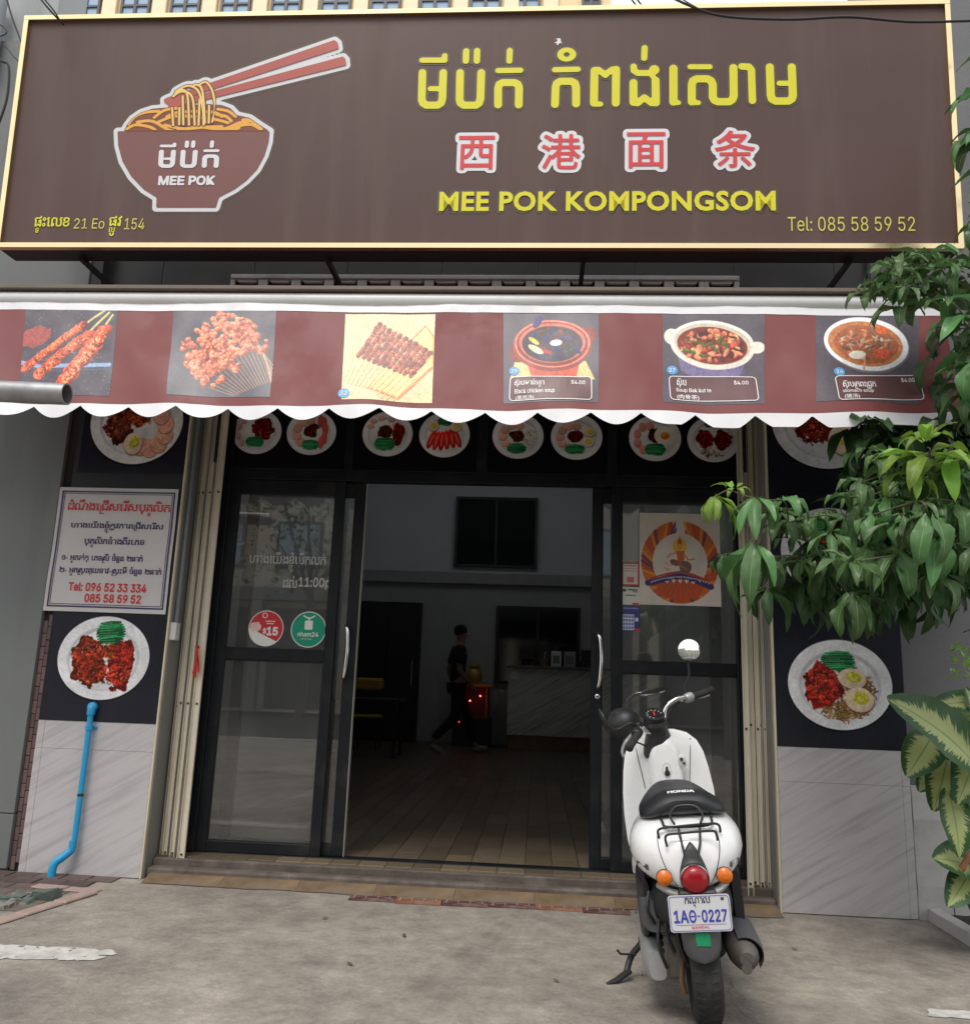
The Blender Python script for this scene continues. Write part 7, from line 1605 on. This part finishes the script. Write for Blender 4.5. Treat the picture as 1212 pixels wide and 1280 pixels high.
# rack of black wire
wr = MB(); w_ = .0042
for pts in ([(-.095, -.05, .70), (-.082, -.13, .668), (-.065, -.17, .654), (.065, -.17, .654), (.083, -.12, .672), (.085, -.05, .70)],
            [(-.045, -.19, .665), (-.055, -.16, .688), (-.032, -.13, .712), (.03, -.13, .712), (.052, -.16, .688), (.04, -.19, .665)],
            [(-.100, -.175, .622), (-.098, -.175, .648), (-.05, -.18, .655), (.06, -.18, .660), (.098, -.175, .655), (.102, -.175, .63)],
            [(-.078, -.215, .600), (-.078, -.215, .634), (-.03, -.215, .640), (.06, -.215, .643), (.082, -.215, .638), (.086, -.215, .612)]):
    B('rack_wire', MB().tube(smoothpath(pts, 5), w_, 8), m_sb)
for sx in (-1, 1): B('rack_wire', MB().tube([(.002+sx*.036, -.17, .656), (.000+sx*.030, -.215, .610), (-.004+sx*.020, -.225, .565)], w_, 8), m_sb)
# tail light with its black cone, indicators
B('lamp_cone', MB().loft(refine([[(x*s_-.003, y, .503+dz+z*s_) for x, z in [(math.cos(2*math.pi*k/28), math.sin(2*math.pi*k/28)) for k in range(28)]] for s_, y, dz in ((.010, -.205, .098), (.024, -.218, .070), (.038, -.226, .036), (.046, -.232, .010), (.0475, -.238, 0), (.047, -.243, 0))], 3)), m_sb)
m_redl = mat('red lens', (.26, .003, .010), .25, var=.05, coat=.15); tl = B('tail_light', MB().lathe([(.0435, 0), (.0435, .010), (.040, .020), (.030, .028), (.015, .032), (0, .033)], (-.003, -.243, .503), (0, -1, 0), 36), m_redl)
B('lens_rim', MB().lathe([(.0455, -.004), (.0465, .006), (.0440, .012)], (-.003, -.243, .503), (0, -1, 0), 36, cap=False), m_chrome, tl)
m_ora = mat('orange lens', (.60, .14, .006), .28, var=.06, coat=.15)
for sx in (-1, 1):
    c = (-.003+sx*.096, -.225, .508); s2 = B('indicator', MB().lathe([(.024, 0), (.0255, .006), (.024, .018), (.016, .025), (0, .028)], c, (0, -1, 0), 28), m_ora)
    B('housing', MB().lathe([(.010, -.03), (.022, -.018), (.0265, 0), (.0265, .004)], c, (0, -1, 0), 24), m_sb, s2); B('bulb', MB().lathe([(.008, 0), (.008, .004), (0, .005)], (c[0], c[1]-.027, c[2]), (0, -1, 0), 12), m_ora, s2); B('stalk', MB().tube([(c[0]-sx*.012, -.20, c[2]+.002), (-.003+sx*.03, -.19, .505)], .0085, 10), m_sb, s2)
# number plate
np_ = MB(); X0, X1, Z0, Z1 = -.0975, .0955, .350, .462
rp_ = []
for cx_, cz_, a0 in ((X1-.010, Z1-.010, 0), (X0+.010, Z1-.010, 90), (X0+.010, Z0+.010, 180), (X1-.010, Z0+.010, 270)):
    for k in range(5): A = R_(a0+k*22.5); rp_.append((cx_+.010*math.cos(A), cz_+.010*math.sin(A)))
pf = lambda a, b, o: (a, -.272-(b-.462)*.10-o, b)
m_plw = mat('plate white', (.66, .67, .70), .35, var=.03, dirt=.15, dcol=(.4, .38, .36), ds=12); m_plb = mat('plate blue', lin((64, 72, 168)), .4, var=.05); m_plr = mat('plate red', lin((214, 96, 96)), .4, var=0)
pl_ = B('number_plate', np_.prism(rp_, -.003, lambda a, b, o: pf(a, b, o)), m_plw, sm=False, recalc=True)
pxm = .19/75   # plate details in photo pixels
def PL(x0, x1, z0, z1): return x0, x1, z0, z1
def ldec(name, VF, m, par, off): V, F = VF; return B(name, MB().add([pf(a, b, off) for a, b in V], F), m, par, sm=False)
rbox = lambda X, Z, i: np.hypot(np.maximum(np.abs(X-(X0+X1)/2)-(X1-X0)/2+.011+i, 0), np.maximum(np.abs(Z-(Z0+Z1)/2)-(Z1-Z0)/2+.011+i, 0))-.010
ldec('border_line', region(lambda X, Z: np.abs(rbox(X, Z, .003))-.0009, X0, X1, Z0, Z1, .0012), m_plb, pl_, .001)
ldec('lettering', fit(khmer('កណ្តាល', .015), -.045, .035, .424, .455), mat('plate dark print', (.05, .05, .07), .5, var=0), pl_, .001)
ldec('lettering', fit(words('1A', .03), X0+.014, X0+.060, .378, .417), m_plb, pl_, .001)
thx = X0+.073
ldec('lettering', region(lambda X, Z: np.minimum(np.abs(np.hypot((X-thx)*1.75, Z-.3975)-.0165)-.0036, np.maximum(np.abs(Z-.3975)-.002, np.abs(X-thx)-.007)), thx-.02, thx+.02, .37, .425, .0015), m_plb, pl_, .001)
ldec('lettering', (np.array([(X0+.088, .396), (X0+.096, .396), (X0+.096, .400), (X0+.088, .400)]), [(0, 1, 2, 3)]), m_plb, pl_, .001)
ldec('lettering', fit(words('0227', .03), X0+.101, X1-.013, .378, .417), m_plb, pl_, .001)
ldec('underline', (np.array([(X0+.018, .3715), (X1-.018, .3715), (X1-.018, .3727), (X0+.018, .3727)]), [(0, 1, 2, 3)]), m_plb, pl_, .001)
ldec('lettering', fit(words('KANDAL', .02), -.030, .026, .3600, .3682), m_plr, pl_, .001)
ldec('registration_tab', (np.array([(X1-.028, .444), (X1-.018, .444), (X1-.018, .453), (X1-.028, .453)]), [(0, 1, 2, 3)]), m_sg2, pl_, .001)
# number plate bracket, mudguard with green sticker
B('plate_bracket', MB().box(-.06, .06, -.262, -.20, .40, .47, .006), m_sb, sm=False)
mgp = [(-.064, .345), (-.062, .315), (-.052, .285), (-.034, .262), (-.008, .252), (.018, .256), (.042, .275), (.056, .305), (.062, .345), (.062, .43), (-.064, .43)]
rings = []
for (z, hw, y, d) in ((.43, .068, -.235, .05), (.36, .066, -.248, .055), (.32, .064, -.250, .055), (.285, .060, -.246, .05), (.264, .050, -.242, .045), (.254, .034, -.240, .03), (.251, .012, -.239, .01)):
    rings.append([(-.001+hw*math.sin(t), y+d*(1-math.cos(t)), z) for t in np.linspace(-1.35, 1.35, 15)])
mud = MB(); fr0 = [r for r in rings]; mud.loft(fr0, cap=False, closed=False); mud.loft([[(x*.95, y+.006, z) for x, y, z in r] for r in reversed(rings)], cap=False, closed=False)
mg_ = B('mudguard', mud, m_sg2)
gq = [(-.022, .345), (.024, .342), (.023, .304), (-.020, .306)]
B('green_sticker', MB().add([(x, -.2525+abs(x)*.12-(.004 if z < .32 else 0)*0, z) for x, z in gq], [(3, 2, 1, 0)]), mat('green tax sticker', lin((12, 138, 92)), .45, var=.08), mg_, sm=False)
# under the cowl: inner fender, engine, belt case, shock, exhaust
B('inner_fender', MB().loft(refine([ring(.42, -.01, .12, .28, .46), ring(.15, -.01, .145, .27, .47), ring(-.08, -.012, .135, .30, .48), ring(-.18, -.01, .085, .36, .48)], 3)), m_sb)
B('side_skirt', MB().loft(refine([ring(.45, -.155, .02, .20, .44, e=4), ring(.2, -.172, .018, .22, .47, e=4), ring(.02, -.168, .016, .27, .47, e=4), ring(-.05, -.158, .010, .34, .46, e=4)], 3)), m_sb)
B('side_skirt', MB().loft(refine([ring(.45, .155, .02, .20, .44, e=4), ring(.2, .168, .018, .22, .47, e=4), ring(.02, .155, .016, .30, .47, e=4)], 3)), m_sb)
cv = B('belt_case', MB().loft(refine([ring(.44, -.150, .030, .16, .28, e=3), ring(.30, -.155, .040, .13, .29, e=3), ring(.14, -.155, .042, .13, .27, e=3), ring(.02, -.152, .040, .13, .26, e=3), ring(-.06, -.145, .030, .15, .24, e=3)], 4)), m_alu2)
for y, z in ((.02, .15), (.05, .25), (.35, .27)): B('bolt', MB().lathe([(.009, 0), (.009, .006), (0, .007)], (-.196, y, z), (-1, 0, 0), 8), m_eng, cv)
B('engine_block', MB().box(-.115, .05, -.02, .34, .17, .33, .02).box(-.118, -.058, -.095, -.02, .16, .30, .012), m_eng)
B('crank_arm', MB().tube(smoothpath([(-.072, -.07, .30), (-.066, -.085, .22), (-.072, -.09, .16), (-.066, -.085, .115)], 5), [.010]*16, 8), m_rustm)
B('air_box', MB().loft(refine([ring(.20, -.125, .06, .30, .42, e=4), ring(.0, -.125, .06, .30, .42, e=4), ring(-.10, -.118, .055, .31, .41, e=4)], 3)), m_sg2)
for k, (x, z0, z1) in enumerate(((-.150, .34, .44), (-.095, .25, .40), (-.125, .20, .36), (-.06, .22, .40))): B('hose', MB().tube(smoothpath([(x, -.10, z1), (x-.012, -.125, (z0+z1)/2), (x+.008, -.10, z0)], 5), .006, 8), m_sb)
shp = MB(); 
for k in range(60): pass
cpts = [(-.098+.022*math.cos(k*.8), -.06+.022*math.sin(k*.8), .22+.0028*k) for k in range(70)]
B('shock_spring', MB().tube(cpts, .0048, 6), m_eng); B('shock_rod', MB().tube([(-.098, -.06, .20), (-.098, -.05, .46)], .009, 8), m_eng)
mf = B('muffler', MB().lathe([(.022, -.03), (.043, 0), (.050, .05), (.050, .20), (.048, .26), (.03, .29), (.02, .42)], (.135, -.16, .245), (-.02, 1, .02), 28), mat('brown grey muffler', (.12, .11, .10), .6, metal=.4, var=.2, vs=16, dirt=.5, dcol=(.07, .05, .035), ds=10))
B('exhaust_tip', MB().lathe([(.017, -.035), (.017, .02), (.012, .02), (.012, -.034)], (.130, -.17, .222), (0, 1, 0), 18), m_eng, mf)
B('tip_disc', MB().lathe([(0, 0), (.0125, 0)], (.130, -.2035, .222), (0, -1, 0), 18, cap=False), mat('tip black', (.004, .004, .004), .9, var=0), mf)  # flat black disc closing the pipe mouth
hs_ = MB(); hr = []
for y, r0, z in ((-.150, .054, .256), (-.10, .059, .262), (.06, .061, .27), (.16, .056, .275)): hr.append([(.138+r0*math.cos(t), y, z-.012+r0*math.sin(t)) for t in np.linspace(-.75, 1.9, 14)])
hs_.loft(hr, cap=False, closed=False); hs_.loft([[(x+(x-.138)*.05, y, z+.002) for x, y, z in r] for r in reversed(hr)], cap=False, closed=False)
B('heat_shield', hs_, m_sg2, mf)
# side stand and kick lever
sdd = B('side_stand', MB().tube(smoothpath([(-.150, .34, .20), (-.195, .35, .15), (-.235, .36, .105), (-.262, .33, .050)], 5), [.012]*16, 8), m_sb)
B('stand_foot', MB().tube([(-.245, .34, .062), (-.30, .30, .040), (-.335, .28, .036)], [.013, .012, .006], 8), m_sb, sdd)
B('stand_lever', MB().tube([(-.215, .35, .115), (-.275, .33, .125), (-.285, .325, .14)], .0045, 6), m_sb, sdd)
B('stand_spring', MB().tube([(-.178+.012*math.cos(k*.9), .33+.012*math.sin(k*.9), .17+.0016*k) for k in range(50)], .003, 6), m_eng, sdd)
B('belly_pan', MB().loft(refine([ring(.20, 0, .11, .13, .22, e=3), ring(.45, 0, .12, .14, .26, e=3), ring(.80, 0, .12, .18, .27, e=3)], 3)), m_sb)
# floorboard and leg shield
B('floorboard', MB().loft(refine([ring(.40, 0, .15, .255, .31, e=4), ring(.60, 0, .175, .25, .295, e=4), ring(.82, 0, .185, .26, .30, e=4), ring(.90, 0, .16, .28, .34, e=4)], 3)), m_sb)
out_l = [(0, .915), (.06, .912), (.115, .895), (.155, .86), (.178, .81), (.192, .74), (.203, .65), (.207, .55), (.203, .45), (.19, .38), (.16, .33), (0, .32)]
def shield_pts(s_, dy, inset=0):
    r = []
    full = [(x, z) for x, z in out_l] + [(-x, z) for x, z in reversed(out_l[1:-1])]
    for x, z in full:
        cx_, cz_ = 0, .6; xx = cx_+(x-cx_)*(1-inset); zz = cz_+(z-cz_)*(1-inset); r.append((xx, .905+dy+(.60-zz)*-.0 + (zz-.6)*.06 - .9*(abs(xx)**2)*1.2, zz))
    return r
sh = MB(); sh.loft([shield_pts(1, .0, .5), shield_pts(1, -.0, .25), shield_pts(1, -.004, .06), shield_pts(1, .004, .0), shield_pts(1, .02, -.01), shield_pts(1, .04, .02), shield_pts(1, .06, .12), shield_pts(1, .085, .5)])
shield = B('leg_shield', sh, m_sw_)
ip = B('inner_panel', MB().loft(refine([ring(.945, 0, .085, .42, .90, e=3.2), ring(.90, 0, .080, .42, .895, e=3.2), ring(.865, 0, .068, .44, .875, e=3), ring(.852, 0, .05, .46, .85, e=3)], 3)), m_sw_, shield)
B('ignition_plate', MB().lathe([(.020, 0), (.020, .004), (.016, .006), (0, .006)], (.078, .862, .773), (0, -1, .1), 24).xf(lambda p: (p[0]+(p[2]-.773)*-.18, p[1], .773+(p[2]-.773)*1.45)), mat('pale steel', (.62, .62, .6), .3, metal=.3, var=0), shield)
B('key_slot', MB().lathe([(.0075, 0), (.0075, .003), (0, .003)], (.074, .8545, .782), (0, -1, .1), 12).lathe([(.006, 0), (.006, .003), (0, .003)], (.084, .8545, .764), (0, -1, .1), 12), m_sb, shield)
B('hook_recess', MB().lathe([(.021, 0), (.020, .002), (.017, -.006)], (.004, .8515, .742), (0, -1, 0), 24, cap=False).xf(lambda p: (p[0], p[1], .742+(p[2]-.742)*1.5)), m_sw_, shield)
B('hook', MB().lathe([(.012, 0), (.013, .006), (0, .009)], (.004, .850, .726), (0, -1, 0), 16).tube([(.004, .85, .735), (.004, .835, .752)], .006, 8), m_sb, shield)
for x, z in ((.128, .865), (-.055, .655), (.102, .672)): B('screw', MB().lathe([(.0045, 0), (.0045, .002), (0, .0025)], (x, .905-.9*1.2*x*x+(z-.6)*.06-.001 if abs(x) > .1 else .858, z), (0, -1, 0), 10), m_sb, shield)
for sx in (-1, 1): B('crease_line', MB().tube([(sx*.125, .905-.9*1.2*.0156+.012, .84), (sx*.10, .896, .66)], .0018, 5), m_sg2, shield)
# ---- steering assembly, turned left
AX = Vector((0, -.42, .907)).normalized(); P0_ = Vector((0, .93, .80)); DL = R_(50)
Rst = Matrix.Rotation(DL, 4, AX)
st = lambda p: tuple(P0_ + Rst @ (Vector(p)-P0_))
def ST(name, mb, m, parent=None, sm=True): return B(name, mb.xf(st), m, parent, sm)
wheel((0, 1.195, .195), .195, .085, sc, fn=st, nm='front_tyre')
rings = []
for t in np.linspace(-1.5, 1.25, 14): rings.append([(x, 1.195+(.225+h)*math.sin(t), .195+(.225+h)*math.cos(t)) for x, h in ((-.058, -.03), (-.05, .0), (-.03, .018), (0, .024), (.03, .018), (.05, 0), (.058, -.03), (.045, -.012), (0, .010), (-.045, -.012))])
ST('front_fender', MB().loft(rings), m_sw_)
for sx in (-1, 1): ST('fork_leg', MB().tube([(sx*.06, 1.195, .20), (sx*.055, 1.02, .52)], .014, 10), m_sb)
ST('steering_column', MB().tube([(0, 1.05, .45), (0, .90, .90)], .024, 12), m_sb)
ST('head_cover', MB().lathe([(.078, -.10), (.080, -.085), (.070, -.05), (.052, 0), (.046, .03), (.052, .05), (.046, .065), (0, .068)], (0, .905, .905), AX, 36), m_sb)
ga = ST('gauge', MB().lathe([(.030, -.06), (.042, -.05), (.047, -.01), (.048, .035), (.044, .040), (.0425, .034)], (0, .895, .965), (0, -.55, .83), 36), m_sb)
ST('gauge_face', MB().lathe([(0, .0345), (.043, .0345)], (0, .895, .965), (0, -.55, .83), 32, cap=False), mat('gauge dial', (.02, .02, .022), .15, var=0, coat=.8), ga)
gn = Vector((0, -.55, .83)).normalized(); gu = Vector((1, 0, 0)); gv = gn.cross(gu); gc = Vector((0, .895, .965))+gn*.0355
tick = MB()
for k in range(9):
    a = R_(-30+k*30); d = gu*math.cos(a)+gv*math.sin(a); e = gn.cross(d)*.0015; tick.add([gc+d*.030-e, gc+d*.037-e, gc+d*.037+e, gc+d*.030+e], [(0, 1, 2, 3)])
ST('gauge_tick', tick, m_sw, ga, False)
ST('needle', MB().add([gc+gu*-.008+gv*-.010+gn*.001, gc+gu*.020+gv*.016+gn*.001, gc+gu*.017+gv*.019+gn*.001, gc+gu*-.012+gv*-.006+gn*.001], [(0, 1, 2, 3)]), mat('needle red', (.7, .05, .03), .4, var=0), ga, False)
hl = ST('headlight_shell', MB().lathe([(0, -.062), (.024, -.060), (.046, -.048), (.063, -.024), (.071, .0), (.074, .025), (.073, .040)], (-.012, 1.055, .985), (0, 1, .05), 40), m_sb)
ST('headlight_rim', MB().lathe([(.069, .038), (.072, .046), (.068, .056), (.060, .058)], (-.012, 1.055, .985), (0, 1, .05), 40, cap=False), m_sb, hl); ST('headlight_lens', MB().lathe([(.062, .052), (.045, .064), (0, .070)], (-.012, 1.055, .985), (0, 1, .05), 32), mat('clear lens', (.5, .5, .5), .05, var=0, coat=1), hl)
for sx in (-1, 1):
    ST('handlebar', MB().tube(smoothpath([(sx*.015, .905, .905), (sx*.06, .90, .935), (sx*.10, .885, .985), (sx*.16, .85, 1.0), (sx*.22, .815, .978)], 6), .0115, 12), m_chrome)
    g_ = ST('grip', MB().lathe([(.013, 0), (.0165, .004), (.0165, .105), (.018, .108), (.018, .118), (.012, .122)], (sx*.222, .812, .977), (sx*.93, -.30, -.13), 20), m_rub_)
    ST('switch_body', MB().lathe([(.020, -.02), (.024, -.012), (.024, .016), (.019, .022)], (sx*.205, .822, .982), (sx*.93, -.30, -.13), 18), m_alu2 if sx > 0 else m_sb)
    lv = ST('brake_lever', MB().tube(smoothpath([(sx*.195, .86, .980), (sx*.25, .875, .962), (sx*.31, .85, .945), (sx*.345, .815, .938)], 5), [.008]*5+[.006]*10+[.007], 8), mat('pale alloy', (.6, .6, .58), .3, metal=.6, var=0))
    ST('brake_cable', MB().tube(smoothpath([(sx*.19, .87, .975), (sx*.17, .93, .95), (sx*.09, .95, .90), (sx*.03, .95, .84)], 6), .0042, 6), m_sb)
# mirrors (turned by hand, so each is placed on its own)
m_mir = bpy.data.materials.new('mirror'); m_mir.use_nodes = True; bb_ = m_mir.node_tree.nodes['Principled BSDF']; bb_.inputs['Metallic'].default_value = 1; bb_.inputs['Roughness'].default_value = .02; bb_.inputs['Base Color'].default_value = (.9, .9, .9, 1)
rg = Vector(st((.195, .825, .995)))
mc = Vector((.175, .95, 1.272)); mn = Vector((-.10, -1, .16)).normalized()
mr = B('mirror', MB().lathe([(0, .022), (.03, .020), (.048, .012), (.054, .002), (.054, -.003), (.052, -.004)], mc, -mn, 36, cap=False), m_sb)
B('mirror_glass', MB().lathe([(.0525, 0), (.035, .0022), (.018, .0032), (0, .0036)], mc+mn*.003, mn, 36, cap=False), m_mir, mr)
B('mirror_stem', MB().tube(smoothpath([rg, rg+Vector((0, .0, .05)), mc+Vector((-.014, .01, -.12)), mc+Vector((-.012, .012, -.04))], 6), .0058, 8), m_sb, mr)
lg_ = Vector(st((-.195, .825, .995))); mc2 = Vector((-.255, .64, .985)); mn2 = Vector((.98, .10, .35)).normalized()
mr2 = B('mirror', MB().lathe([(0, .016), (.03, .014), (.048, .008), (.054, .001), (.054, -.003)], mc2, -mn2, 32, cap=False), m_sb)
B('mirror_glass', MB().lathe([(.0535, 0), (.035, .0022), (0, .0036)], mc2+mn2*.003, mn2, 32, cap=False), m_mir, mr2); B('mirror_stem', MB().tube(smoothpath([lg_, lg_+Vector((-.02, -.02, .03)), mc2+Vector((.05, .03, -.045)), mc2+Vector((.01, 0, -.02))], 6), .0045, 8), m_sb, mr2)
# dry leaves and grit on the forecourt
LIT = MB()
m_dry = mat('dry leaf', (.12, .08, .04), .8, var=.3, vs=30)
for k, (x, y) in enumerate(((-.55, -.75), (-.95, -.55), (.62, -.95), (1.15, -.62), (-.7, -1.15), (.1, -1.2))):
    a = rr(0, 6.28); s_ = rr(.012, .022); c_, q_ = math.cos(a), math.sin(a)
    mb = MB(); mb.add([(x+s_*(u*c_-v*q_), y+s_*(u*q_+v*c_), .005+.006*abs(u)) for u, v in ((-1, 0), (-.3, .4), (.5, .35), (1, 0), (.5, -.35), (-.3, -.4))], [(0, 1, 2, 3, 4, 5)])
    LIT.add(mb.v, mb.f)
tag(LIT.build('leaf_litter', m_dry), kind='stuff')
